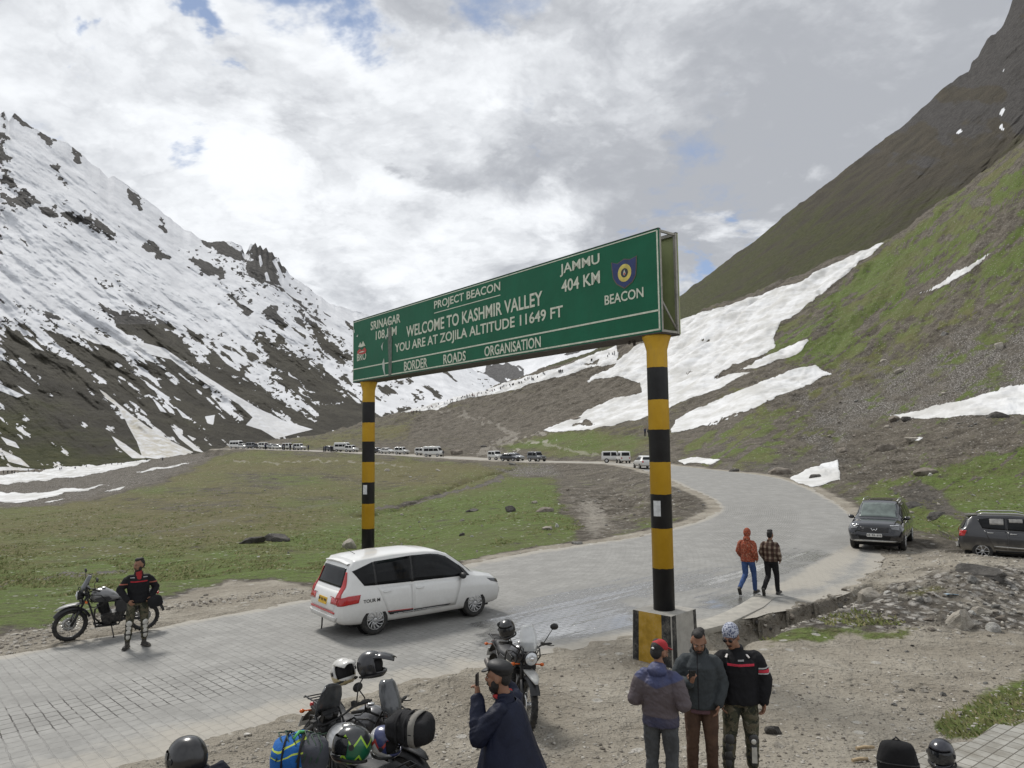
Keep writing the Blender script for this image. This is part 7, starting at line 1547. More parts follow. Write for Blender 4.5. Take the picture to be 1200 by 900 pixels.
def build_people():
    pale = mat('guard_silver', (.55, .54, .50), .35, .3, .2)
    # --- rider standing in front of the far motorcycle
    p = gpt(160, 758, .03); rz = face_to(p, (0, 0)) + .10
    f = Figure(p, rz, 'rider in black jacket with red chest stripe and silver knee guards beside a motorcycle', 1.80, dict(hipR=(.10, 0, .91), kneeR=(.15, .05, .50), ankR=(.17, .0, .09), kneeL=(-.13, .03, .50), ankL=(-.14, -.05, .09), toeR=(.45, 1, 0), toeL=(-.5, 1, 0), yaw=-.95, pitch=-.06, head=(0, .02, 1.64), elR=(.335, -.03, 1.17), wrR=(.19, .17, .97), elL=(-.34, -.08, 1.17), wrL=(-.235, .08, .985)))
    f.body(((-.55, .35, -.75), (-.5, -.6, 0), .5), ((.3, .5, -.6), (.6, -.5, 0), .7)); face_bits(f.root, f.P, f.M, beard=1); hair(f.root, f.P, f.M, top=.03)
    jm = jacket_mat('rider_jacket_black', (.013, .013, .015), [(1.315, 1.338, (.36, .022, .03), 1, 0, .155), (1.27, 1.295, (.30, .10, .07), 0, .20, .5), (1.395, 1.412, (.35, .35, .35), 1, .08, .16)]); f.jacket(jm, 1.10, .90)
    cam = camo('camo_trousers', [(.062, .062, .040), (.105, .092, .062), (.032, .035, .026), (.13, .12, .09)]); f.trousers(cam, 1.0, .10); f.knee_guards(pale); f.boots(BOOT, .10)
    b = MB(); nk = V3(f.J['neck']); chain(b, [nk + V3((0, .05, -.06)), nk + V3((0, .055, .0)), nk + V3((0, .03, .05))], [.062, .062, .062]); b.ell(nk + V3((0, .095, -.10)), (.05, .03, .08), 14, 8); melt(b, 'neck_scarf', mat('red_scarf', (.26, .018, .02), .9, 0, .3), f.root, .010, 1)
    # what he holds at the hip
    Mr = Matrix.Rotation(rz, 4, 'Z'); q = V3(p) + (Mr @ V3((-.30, .17, .90))) * 1.03
    lumpy_bag('hand_bag', tuple(q), (0, .3, rz + .2), (.30, .16, .24), cloth('black_pouch', (.018, .018, .02)), 'black pouch held at the hip by the rider beside the road', 'bag', None, 9)
    # --- two walkers going up the road
    def walker(px, py, label, lead, h, dz=.05, hd=0.0):
        p = gpt(px, py, dz); rz = math.radians(-42) + hd; k = 1 if lead == 'R' else -1; a, o = ('R', 'L') if k > 0 else ('L', 'R'); J = {}
        J['knee' + a] = (.09 * k, .16, .52); J['ank' + a] = (.085 * k, .20, .085); J['toe' + a] = (.12 * k, 1, .1); J['knee' + o] = (-.10 * k, .03, .50); J['ank' + o] = (-.115 * k, -.33, .20); J['toe' + o] = (-.15 * k, .62, -.75)
        J['el' + a] = (.255 * k, -.12, 1.16); J['wr' + a] = (.235 * k, .03, .96); J['el' + o] = (-.255 * k, -.02, 1.15); J['wr' + o] = (-.235 * k, .13, .97)
        return Figure(p, rz, label, h, J)
    f = walker(878, 696, 'walker in an orange patterned hooded jacket and blue jeans, seen from behind', 'R', 1.74); f.body(None, None); f.J['head']
    m, n = newmat('orange_print_jacket'); pos = n.n('ShaderNodeTexCoord').outputs['Object']; v = n.noise(pos, 30, 3, .65, .8); c = n.mix(n.ss(v, .46, .54), (.36, .085, .045), (.16, .045, .03)); c = n.mix(n.ss(n.noise(pos, 38, 3, .6, .6), .58, .62), c, (.42, .26, .18)); n.out(c, .9, 0, n.bump(n.noise(pos, 9, 4, .5, .8), .5, .03), spec=.2)
    f.jacket(m, 1.10, .88, sl=(.082, .076, .070, .058)); b = MB(); b.ell(f.P(0, -.015, .02), (.098, .118, .135), 20, 14, f.M); b.ell(V3(f.J['neck']) + V3((0, -.02, .02)), (.10, .10, .08), 16, 10); melt(b, 'hood', m, f.root, .012, 2)
    f.trousers(cloth('blue_denim', (.055, .10, .24), (.035, .065, .16), 6, .5), .96, .03); f.boots(SHOE)
    f = walker(905, 697, 'bareheaded walker in a brown plaid shirt jacket and black trousers, seen from behind', 'R', 1.70, hd=.06); f.body(None, None); hair(f.root, f.P, f.M, top=.035)
    m, n = newmat('plaid_shirt'); pos = n.n('ShaderNodeTexCoord').outputs['Object']; x, y, z = n.sep(pos)[0:3]
    px_ = n.m('LESS_THAN', n.m('FRACT', n.m('MULTIPLY', x, 7.5)), .45); pz_ = n.m('LESS_THAN', n.m('FRACT', n.m('MULTIPLY', z, 7.0)), .42); c = n.mix(px_, (.050, .030, .024), (.12, .085, .065)); c = n.mix(n.m('MULTIPLY', pz_, px_), c, (.27, .22, .17)); c = n.mix(n.m('MULTIPLY', pz_, n.m('SUBTRACT', 1, px_)), c, (.09, .055, .043)); n.out(c, .95, 0, n.bump(n.noise(pos, 9, 4, .5, .8), .5, .03), spec=.2)
    f.jacket(m, 1.12, .92, sl=(.082, .076, .070, .058)); f.trousers(cloth('black_trousers', (.016, .016, .018)), 1.0, .02); f.boots(SHOE)
    # --- man in the long blue cloak, taking a picture
    Y = 6.75; p = (at(588, 700, Y)[0] + .02, Y, zg(at(600, 700, Y)[0], Y)); rz = math.radians(72)
    f = Figure(p, rz, 'bearded man in a dark blue rain cloak and black cap raising a phone', 1.74, dict(yaw=.05, pitch=-.05, head=(0, .06, 1.625), elR=(.30, .20, 1.24), wrR=(.10, .30, 1.50), elL=(-.27, .27, 1.24), wrL=(-.06, .33, 1.50), neck=(0, .0, 1.465)))
    f.J['elR'] = (.34, .02, 1.33); f.J['wrR'] = (.20, .10, 1.56); f.J['elL'] = (-.235, .17, 1.17); f.J['wrL'] = (-.085, .235, 1.455)
    f.body(((-.3, .2, .9), (-.4, .8, 0), .6), ((.25, .1, .9), (.2, .9, .2), .8)); face_bits(f.root, f.P, f.M, beard=2)
    hair(f.root, f.P, f.M, top=.0)
    navy = cloth('navy_rain_cloak', (.010, .014, .034), (.005, .007, .019), 4, .7, 6, .6)
    f.jacket(navy, 1.02, 1.0, collar=True, sl=(.088, .088, .084, .064), name='cloak_top')
    b = MB(); R = []; r2 = np.random.RandomState(5)
    for i, (z, rx, ry) in enumerate(((1.44, .10, .085), (1.40, .185, .125), (1.34, .225, .160), (1.22, .250, .195), (1.05, .285, .235), (.85, .345, .31), (.62, .40, .37), (.40, .45, .42), (.22, .49, .46))):
        row = []
        for k in range(72):
            t = 2 * PI * k / 72; fold = 1 + (.010 + .055 * max(0, (1.34 - z))) * (math.sin(7 * t + 1.3) * .6 + math.sin(12 * t + z * 2) * .4 + .5 * math.sin(3 * t + .6)); row.append((rx * math.cos(t) * fold, ry * math.sin(t) * fold - .02 - .10 * max(0, 1.2 - z), z))
        R.append(row)
    b.rings(R, False); ck = b.build('cloak', navy, f.root); md = ck.modifiers.new('t', 'SOLIDIFY'); md.thickness = .006; sb = ck.modifiers.new('s', 'SUBSURF'); sb.levels = sb.render_levels = 1
    f.trousers(cloth('black_trousers', (.016, .016, .018))); f.boots(BOOT)
    capm = mat('black_cap_cloth', (.010, .010, .011), .55, 0, .3, 10, .5, 30); b = MB(); b.ell(f.P(0, -.02, .090), (.102, .125, .060), 20, 10, f.M @ Matrix.Rotation(.18, 3, 'X')); b.ell(f.P(0, -.035, .055), (.088, .106, .060), 18, 10, f.M); b.ell(f.P(0, .100, .062), (.066, .060, .014), 16, 8, f.M @ Matrix.Rotation(-.25, 3, 'X')); melt(b, 'flat_cap', capm, f.root, .009, 2)
    b = MB(); nk = V3(f.J['neck']); b.tube([nk + V3((-.07, .05, .01)), nk + V3((-.03, .09, .0)), nk + V3((.04, .09, 0)), nk + V3((.085, .03, .02)), nk + V3((.06, -.04, .03))], .018, 10); b.build('red_collar', mat('red_collar', (.40, .03, .03), .8), f.root)
    Mr = Matrix.Rotation(rz, 4, 'Z'); k = 1.74 / 1.75; q = V3(p) + (Mr @ V3((-.03, .258, 1.575))) * k; ph = empty('phone', tuple(q), rz, 'black phone held up in front of the bearded man\'s face', 'phone')
    b = MB(); b.box((0, 0, 0), (.075, .011, .155)); b.build('phone_body', mat('phone_black', (.012, .012, .014), .2), ph, .004); b = MB(); b.box((.018, .008, .052), (.026, .004, .034)); b.build('camera_bump', BLACKP, ph, .001)
    # --- three men by the striped post
    def stand(px, py_head, Y): x = at(px, 700, Y)[0]; return (x, Y, zg(x, Y))
    p3 = stand(863, 0, 8.80); p2 = stand(817, 0, 8.72); p1 = stand(770, 0, 8.15)
    f = Figure(p1, face_to(p1, (p2[0] + .25, p2[1] + .25)) + .35, 'man in a red cap and purple grey windbreaker seen from behind', 1.72, dict(yaw=-.45, pitch=-.25, head=(.0, .045, 1.62), elR=(.27, -.05, 1.13), wrR=(.16, .20, 1.07), elL=(-.27, -.05, 1.13), wrL=(-.14, .21, 1.08)))
    f.body(((-.3, .9, .1), (-.8, -.1, .5), .8), ((.3, .9, .1), (.8, -.1, .5), .8)); face_bits(f.root, f.P, f.M, beard=1); hair(f.root, f.P, f.M, top=-.01)
    m, n = newmat('two_tone_windbreaker'); pos = n.n('ShaderNodeTexCoord').outputs['Object']; x, y, z = n.sep(pos)[0:3]; zn = n.m('ADD', z, n.m('MULTIPLY', n.m('SUBTRACT', n.noise(pos, 3, 2), .5), .04))
    c = n.mix(n.ss(zn, .965, .985), (.030, .034, .075), (.090, .072, .078)); c = n.mix(n.ss(n.m('SUBTRACT', zn, n.m('MULTIPLY', n.m('ABSOLUTE', x), .35)), 1.275, 1.295), c, (.050, .060, .135)); c = n.mix(n.ss(n.noise(pos, 6, 4), .35, .7, 0, .35), c, (.12, .10, .11)); n.out(c, .6, 0, n.bump(n.noise(n.vm('MULTIPLY', pos, (1, 1, .6)), 9, 4, .5, 1.0), .6, .03), spec=.35)
    f.jacket(m, 1.12, .86, hood=True, sl=(.086, .082, .076, .058)); f.trousers(cloth('grey_jeans', (.085, .09, .095), (.055, .058, .062), 6, .5), 1.02, .03); f.boots(SHOE)
    rc = mat('red_cap_cloth', (.34, .016, .022), .8, 0, .15); b = MB(); b.ell(f.P(0, -.012, .062), (.086, .106, .080), 20, 10, f.M); b.ell(f.P(0, .125, .052), (.062, .062, .010), 16, 6, f.M @ Matrix.Rotation(-.2, 3, 'X')); cp = melt(b, 'cap', rc, f.root, .008, 2)
    b = MB(); b.ell(f.P(.0, -.118, .035), (.020, .006, .012), 10, 6, f.M); b.build('cap_strap', mat('white_tab', (.6, .6, .6), .6), cp)
    f = Figure(p2, face_to(p2, (0.55, 0)) - .08, 'dark haired man in a charcoal zip jacket and brown trousers looking down at his phone', 1.75, dict(yaw=.10, pitch=-.42, head=(0, .055, 1.615), elR=(.285, .02, 1.13), wrR=(.10, .26, 1.20), elL=(-.245, -.04, 1.14), wrL=(-.20, .10, .93), kneeR=(.10, .03, .5), toeR=(.15, 1, 0)))
    f.body(((-.25, .25, .9), (-.5, -.8, .2), .7), None); face_bits(f.root, f.P, f.M, beard=1); hair(f.root, f.P, f.M, top=.025)
    f.jacket(jacket_mat('charcoal_zip_jacket', (.052, .060, .064), [(1.33, 1.45, (.045, .052, .056), 0, 0, .5)], zip_=((.02, .02, .022), .02)), 1.10, .87, hood=True, sl=(.082, .078, .072, .058))
    b = MB(); pe = V3(f.J['pel']); oval(b, [(pe + V3((0, 0, -.135)), .178, .130), (pe + V3((0, 0, -.04)), .180, .132)], 26); melt(b, 'shirt_hem', cloth('mauve_shirt', (.15, .085, .10)), f.root, .011, 2)
    f.trousers(cloth('brown_trousers', (.105, .062, .042), (.07, .042, .03), 6, .5), 1.02, .02); f.boots(SHOE)
    Mr = Matrix.Rotation(f.root.rotation_euler.z, 4, 'Z'); q = V3(p2) + Mr @ V3((.080, .285, 1.285)); ph = empty('phone', tuple(q), f.root.rotation_euler.z + .25, 'black phone in the raised hand of the man in the charcoal jacket', 'phone'); ph.rotation_euler = (-.35, 0, ph.rotation_euler.z)
    b = MB(); b.box((0, 0, 0), (.074, .010, .155)); b.build('phone_body', mat('phone_black', (.012, .012, .014), .2), ph, .004); b = MB(); b.box((.016, .007, .052), (.026, .004, .034)); b.build('camera_bump', BLACKP, ph, .001)
    f = Figure(p3, face_to(p3, (0.2, 0)) + .16, 'man in a patterned knit cap, black red-striped riding jacket and camouflage trousers', 1.78, dict(yaw=-.60, pitch=-.28, roll=.10, neck=(.03, .0, 1.47), head=(.085, .05, 1.615), elR=(.265, -.05, 1.14), wrR=(.235, .07, .91), elL=(-.275, -.02, 1.14), wrL=(-.25, .07, .90), kneeR=(.14, .04, .5), ankR=(.17, .03, .09), toeR=(.6, 1, 0), kneeL=(-.11, .03, .5), ankL=(-.12, -.03, .09), toeL=(-.3, 1, 0)))
    f.body(None, ((.1, .15, -1), (.9, .2, 0), .45)); face_bits(f.root, f.P, f.M, glasses=True)
    f.jacket(jacket_mat('riding_jacket_black', (.011, .011, .013), [(1.312, 1.338, (.46, .035, .06), 1, 0, .150), (1.225, 1.26, (.46, .035, .06), 0, .20, .5), (1.27, 1.285, (.42, .42, .42), 0, .20, .5), (1.365, 1.382, (.3, .3, .3), 1, 0, .035), (1.21, 1.222, (.42, .42, .42), 0, .20, .5)]), 1.18, .88, sl=(.092, .088, .080, .062)); b = MB(); nk = V3(f.J['neck'])
    for k in (-1, 1): b.box(nk + V3((k * .118, .066, -.062)), (.022, .055, .010), rot=Matrix.Rotation(k * -.5, 3, 'Z') @ Matrix.Rotation(-.5, 3, 'X'))
    b.build('reflective_strip', mat('pale_strip', (.55, .52, .50), .4), f.root)
    f.trousers(cam, 1.06, .10); f.knee_guards(mat('guard_dark', (.05, .05, .05), .5)); f.boots(BOOT, .10)
    b = MB(); b.ell(V3(f.J['kneeL']) + V3((0, .09, -.02)), (.03, .01, .03), 12, 8); b.box(V3(f.J['kneeL']) + V3((-.005, .080, -.17)), (.055, .02, .17)); b.build('guard_plate', pale, f.root, .004)
    m, n = newmat('knit_cap'); pos = n.n('ShaderNodeTexCoord').outputs['Object']; v = n.vor(pos, 42, rand=.5); c = n.mix(n.ss(v, .35, .55), (.10, .115, .18), (.42, .44, .50)); n.out(c, .95, 0, n.bump(v, .8, .012), spec=.15)
    b = MB(); b.ell(f.P(0, -.014, .062), (.092, .112, .100), 20, 12, f.M); b.ell(f.P(0, -.008, .030), (.092, .112, .030), 20, 8, f.M); melt(b, 'knit_cap', m, f.root, .009, 2)
    # --- helmeted rider at the bottom edge
    Y = 5.35; x = at(222, 880, Y)[0]; z = 1.0; p = (x + .30, Y - .12, zg(x, Y) - .02); rz = math.radians(62)
    f = Figure(p, rz, 'rider in a glossy black helmet and dark jacket bending forward beside the gravel', 1.72, dict(pel=(0, -.16, .90), waist=(0, -.10, .98), chest=(0, .10, 1.06), neck=(0, .29, 1.13), head=(0, .40, 1.20), shR=(.165, .24, 1.10), shL=(-.165, .24, 1.10), elR=(.24, .30, .86), elL=(-.24, .30, .86), wrR=(.18, .44, .70), wrL=(-.18, .44, .70), yaw=.1, pitch=-.3))
    f.body(); face_bits(f.root, f.P, f.M); f.jacket(jacket_mat('dark_navy_jacket', (.018, .020, .030)), 1.12, .84); f.trousers(cloth('black_trousers', (.016, .016, .018))); f.boots(BOOT)
    k = 1.72 / 1.75; hp = V3(p) + (Matrix.Rotation(rz, 4, 'Z') @ V3((0, .395, 1.225))) * k
    helmet(tuple(hp), (0, .18, rz + PI / 2 + .1), 'glossy black helmet with grey stripes worn by the stooping rider', 'black', (.012, .012, .013), None, None, scale=1.0)
    # bag and helmet on the paving
    q = at(1053, 910, 8.28); q[2] = .37; bk = lumpy_bag('backpack', (q[0], q[1], q[2] + .25), (0, -PI / 2 + .12, math.radians(70)), (.50, .39, .26), cloth('black_backpack_fabric', (.013, .013, .014)), 'black backpack standing on the paving slabs', 'backpack', [(.1, .012, BLACKP), (-.35, .012, BLACKP)], 5)
    b = MB()
    for s in (-1, 1): b.tube([(.20, s * .09, -.12), (.10, s * .13, -.19), (-.10, s * .14, -.18), (-.22, s * .12, -.12)], .016, 8, True, None, .5)
    b.build('shoulder_strap', BLACKP, bk); b = MB(); b.tube([(.235, -.04, .0), (.275, 0, 0), (.235, .04, 0)], .010, 8); b.build('grab_handle', BLACKP, bk)
    q = at(1104, 893, 8.78); q[2] = .37; helmet((q[0], q[1], q[2] + .145), (0, .1, math.radians(-130)), 'black helmet with dark blue sheen standing on the paving slabs', 'visor', (.016, .017, .026), scale=1.12)
build_people()
# ------------------------------------------------------------------ tiny figures far away
def tiny_person(cols, pose, label):
    o = empty('person', (0, 0, 0), 0, label, 'person'); a = .16 * pose
    b = MB(); chain(b, [(0, 0, 1.38), (0, 0, 1.48)], [.05, .05], 8); b.ell((0, .01, 1.62), (.085, .10, .12), 10, 8)
    oval(b, [((0, 0, .86), .14, .10), ((0, 0, 1.15), .15, .10), ((0, 0, 1.40), .10, .07)], 10)
    for s in (-1, 1): chain(b, [(s * .09, 0, .88), (s * .10, a * s, .48), (s * .10, a * s * .4, .06)], [.08, .06, .05], 8); chain(b, [(s * .18, 0, 1.38), (s * .24, -a * s, 1.12), (s * .22, .05 - a * s, .88)], [.06, .05, .04], 8)
    melt(b, 'body', SKIN, o, .03, 1)
    b = MB(); oval(b, [((0, 0, .82), .20, .15), ((0, 0, 1.1), .20, .15), ((0, 0, 1.36), .20, .14), ((0, 0, 1.48), .08, .08)], 12)
    for s in (-1, 1): chain(b, [(s * .17, 0, 1.38), (s * .25, -a * s, 1.12), (s * .23, .05 - a * s, .92)], [.085, .075, .06], 8)
    melt(b, 'jacket', cols[0], o, .03, 1)
    b = MB()
    for s in (-1, 1): chain(b, [(s * .08, 0, .86), (s * .10, a * s, .48), (s * .10, a * s * .4, .05)], [.10, .085, .075], 8)
    melt(b, 'trousers', cols[1], o, .03, 1)
    return o
def build_far_people():
    M_ = lambda nm, c: mat(nm, c, .9, 0, .1)
    cols = [(M_('far_black', (.014, .014, .015)), M_('far_dark', (.022, .022, .025))), (M_('far_navy', (.02, .025, .06)), M_('far_dark', (.022, .022, .025))), (M_('far_red', (.16, .02, .02)), M_('far_black', (.014, .014, .015))), (M_('far_grey', (.07, .07, .075)), M_('far_black', (.014, .014, .015)))]
    lab = ['tiny far figure in black on the snow ridge', 'tiny far figure in navy on the snow ridge', 'tiny far figure in red on the snow ridge', 'tiny far figure in grey on the snow ridge']
    pr = [tiny_person(c, (i % 3) - .5, lab[i]) for i, c in enumerate(cols)]; used = [False] * 4; r2 = random.Random(12)
    xs = []
    for (a, b, n_) in ((712, 724, 5), (690, 700, 2), (646, 662, 5), (622, 640, 7), (600, 622, 9), (585, 598, 8), (560, 584, 9), (540, 560, 14), (520, 540, 9), (500, 520, 7), (478, 500, 5)): xs += [r2.uniform(a, b) for _ in range(n_)]
    def put(o, px, py, grp):
        q = ground(px, py); o.location = tuple(q); o.rotation_euler = (0, 0, r2.uniform(0, 6.28)); o['group'] = grp
    sky_y = lambda px: np.interp(px, [455, 495, 529, 585, 641, 675, 722], [488, 479, 468, 454, 437, 428, 412])
    for px in xs:
        i = r2.choice((0, 0, 0, 1, 1, 3, 2)); o = pr[i] if not used[i] else copy_tree(pr[i]); used[i] = True
        put(o, px, sky_y(px) + r2.uniform(1.5, 5.0), 'people walking on the snow ridge')
    def more(pts, grp, labels):
        seen = {}
        for k, (px, py) in enumerate(pts):
            i = r2.choice((0, 0, 1, 3)); o = copy_tree(pr[i]); nm = labels[i]; o['label'] = nm; put(o, px, py, grp)
    L2 = {0: 'tiny far figure in black beside the snow strip in the valley floor', 1: 'tiny far figure in navy beside the snow strip in the valley floor', 3: 'tiny far figure in grey beside the snow strip in the valley floor'}
    more([(x, np.interp(x, [0, 133, 190], [556, 545, 541]) + r2.uniform(-1.5, 2)) for x in (4, 9, 14, 17, 33, 40, 52, 70, 72, 88, 101, 116, 124, 131, 138, 142, 150, 160, 172, 190, 191)], 'people on the valley floor', L2)
    L3 = {0: 'tiny figure in black standing by the queue of far vehicles', 1: 'tiny figure in navy standing by the queue of far vehicles', 3: 'tiny figure in grey standing by the queue of far vehicles'}
    for (px, Y) in ((381, 197), (383, 198), (390, 196), (335, 206), (342, 205), (346, 206), (333, 209), (363, 203), (433, 190), (520, 171), (313, 210)):
        i = r2.choice((0, 0, 1, 3)); o = copy_tree(pr[i]); o['label'] = L3[i]; p = at(px, 530, Y); o.location = (p[0], Y - 1.5, zr_road(Y) + .02); o.rotation_euler = (0, 0, r2.uniform(0, 6)); o['group'] = 'people by the far vehicles'
    L4 = {0: 'small figure in black crossing the snow edge under the striped post', 1: 'small figure in navy by the snow edge beside the striped post', 3: 'small figure in grey by the snow edge beside the striped post'}
    more([(756, 511), (760, 512)], 'people by the snow edge', L4)
build_far_people()
# ------------------------------------------------------------------ boulders, rubble, pebbles, tufts, paving
def rock_mat(name, a, b, lich=.2):
    m, n = newmat(name); pos = n.n('ShaderNodeTexCoord').outputs['Object']; n1 = n.noise(pos, 2.2, 6, .65); n2 = n.noise(pos, 9, 5, .7)
    st = n.noise(n.vm('MULTIPLY', pos, (1, 1, 5)), 2.0, 4, .6); c = n.mix(n.ss(n1, .3, .7), a, b); c = n.mix(n.ss(st, .5, .72, 0, .4), c, tuple(.55 * v for v in a)); c = n.mix(n.ss(n2, .58, .75, 0, .5), c, tuple(min(1, 1.35 * v) for v in b)); c = n.mix(n.ss(n.noise(pos, 3.7, 4), .58, .72, 0, lich), c, (.12, .12, .07))
    n.out(c, .92, 0, n.bump(n2, .8, .06), spec=.2); return m
RM = [rock_mat('rock_pale', (.27, .245, .205), (.42, .39, .34)), rock_mat('rock_grey', (.16, .155, .145), (.30, .29, .27)), rock_mat('rock_brown', (.145, .125, .102), (.27, .24, .205)), rock_mat('rock_dark', (.060, .056, .052), (.13, .122, .112)), rock_mat('rock_white', (.42, .41, .38), (.56, .55, .52), .05)]
def rock_mesh(name, seed, flat=.62, m=None, sub=3, cuts=11):
    r2 = random.Random(seed); bm = bmesh.new(); bmesh.ops.create_icosphere(bm, subdivisions=sub, radius=1.0)
    pl = []
    for k in range(cuts):
        a, z = r2.uniform(0, 2 * PI), r2.uniform(-.5, 1); h = math.sqrt(max(0, 1 - z * z)); pl.append((V3((math.cos(a) * h, math.sin(a) * h, z)), r2.uniform(.50, .82)))
    for v in bm.verts:
        for nr, d in pl:
            q = v.co.dot(nr) - d
            if q > 0: v.co -= nr * q * .92
    co = np.array([v.co[:] for v in bm.verts]); w = fbm(co[:, 0] * 2.2 + seed, co[:, 1] * 2.2 + co[:, 2] * 1.7, 4, .6); sx, sy = r2.uniform(.85, 1.25), r2.uniform(.7, 1.0)
    for v, k in zip(bm.verts, w): f = 1 + .34 * (k - .5); v.co = V3((v.co.x * sx * f, v.co.y * sy * f, v.co.z * flat * f))
    me = bpy.data.meshes.new(name); bm.to_mesh(me); bm.free(); me.materials.append(m or RM[1]); return me
RMESH = [rock_mesh('rock', 10 + i, (.62, .5, .75, .42, .6, .55)[i % 6], RM[(1, 0, 2, 1, 3, 0)[i % 6]]) for i in range(12)]
def boulder(px, py, wpx, label, kind=0, seed=0, flat=.62, rz=None, sink=.30, name='boulder', stretch=1.0):
    flat = max(flat * 1.25, .34); q = ground(px, py); w = wpx / FPX * q[1] / 2; r2 = random.Random(seed * 7 + int(px)); me = rock_mesh(name, seed + int(px), flat, RM[kind], 3, 12); o = bpy.data.objects.new(name, me); link(o)
    o.location = (q[0], q[1] + w * .6, q[2] + w * flat * (1 - 2 * sink) * .5); o.scale = (w * stretch, w, w); o.rotation_euler = (r2.uniform(-.15, .15), r2.uniform(-.15, .15), r2.uniform(-.5, .5) if rz is None else rz); return tag(o, label, 'boulder')
for a in (
    (1133, 738, 42, 'largest pale boulder in the rubble below the hatchback', 0, 1, .78), (1166, 741, 22, 'small white rock just beside the largest pale boulder', 4, 2, .7), (1156, 722, 26, 'tan flat topped rock behind the largest pale boulder', 0, 3, .5), (1176, 728, 16, 'brown rock beside the white rock in the rubble', 2, 4, .6), (1021, 704, 30, 'round tan boulder standing in the ditch', 0, 5, .75),
    (1158, 677, 60, 'long grey flat slab in front of the hatchback wheel', 3, 6, .22), (1141, 683, 14, 'small grey stone propping the long slab', 1, 7, .8), (1133, 640, 22, 'grey tilted slab on the grass behind the hatchback bumper', 1, 8, .35), (1059, 600, 22, 'brown boulder in the stream bank above the black car', 2, 9, .7), (1040, 528, 20, 'dark brown boulder on the brown terrace of the slope', 2, 10, .75), (1074, 516, 24, 'pale slab lying on the brown terrace', 0, 11, .22), (990, 530, 18, 'low brown rock beside the snow patch', 2, 12, .55), (915, 556, 24, 'tan rock at the outer edge of the bend', 2, 13, .7), (1091, 556, 30, 'brown flat rock in the green slope', 2, 14, .35), (1173, 408, 13, 'tan boulder high on the rubble slope', 0, 15, .9), (1110, 392, 11, 'grey boulder high on the green slope', 1, 16, .6), (1056, 436, 12, 'pale boulder in the middle of the slope', 0, 17, .7), (1036, 423, 9, 'pale stone above the pale boulder on the slope', 0, 18, .5), (1173, 490, 20, 'dark rock in front of the snow strip', 3, 19, .6), (1050, 492, 18, 'brown rock at the tip of the snow strip', 2, 20, .6), (1066, 492, 12, 'small dark rock next to the tip of the snow strip', 3, 21, .6),
    (909, 861, 18, 'dark angular rock on the gravel beside the knit capped man', 3, 22, .7), (914, 876, 13, 'pale flat stone beside the dark angular rock', 0, 23, .4), (409, 643, 20, 'tan boulder in the grass beside the thinner striped post', 0, 24, .85), (320, 635, 30, 'dark boulder in the middle of the meadow', 3, 25, .45), (292, 637, 30, 'long dark rock beside the dark meadow boulder', 3, 26, .30), (598, 600, 16, 'grey boulder in the green meadow inside the bend', 3, 27, .6), (541, 628, 8, 'small dark rock in the green meadow', 3, 28, .8), (552, 600, 18, 'low flat rock in the green meadow', 3, 29, .3), (641, 621, 15, 'pale rock at the foot of the stony bank', 0, 30, .4), (653, 618, 7, 'small white rock at the foot of the stony bank', 4, 31, .8), (627, 590, 9, 'pale rock up in the meadow near the bank', 0, 32, .6), (692, 640, 12, 'white slab at the edge of the road inside the bend', 4, 33, .3), (703, 648, 8, 'small pale rock at the road edge beside the white slab', 4, 34, .8), (676, 638, 15, 'grey flat rock at the foot of the bank', 1, 35, .3), (640, 600, 24, 'broad low rock where the meadow meets the bank', 2, 36, .35),
    (535, 533, 18, 'brown rock mass behind the tall minibus', 2, 37, .6), (566, 524, 8, 'dark rock on the brown hill above the far road', 3, 38, .6), (678, 492, 22, 'brown rock island in the lower snow tongue', 2, 39, .35), (453, 552, 8, 'pale stone below the far road', 0, 40, .5), (513, 552, 8, 'pale rock on the bank below the tall minibus', 0, 41, .5), (600, 545, 10, 'grey rock below the silver car', 1, 42, .5), (1070, 595, 28, 'dark rock ledge beside the little stream', 3, 43, .4), (1100, 607, 26, 'dark earth ledge below the little stream', 3, 44, .35), (958, 561, 22, 'dark rock overhanging the small snow patch', 3, 45, .35), (862, 553, 14, 'dark stone at the end of the short snow strip', 3, 46, .5), (1059, 692, 12, 'tan rock at the near rim of the rubble', 0, 47, .7), (983, 712, 12, 'grey rock down in the ditch', 1, 48, .7), (1085, 812, 14, 'pale stone lying on the forecourt', 0, 49, .35), (1057, 812, 14, 'pale flat stone on the forecourt with a twin beside it', 0, 50, .35)): boulder(*a[:6], flat=a[6])
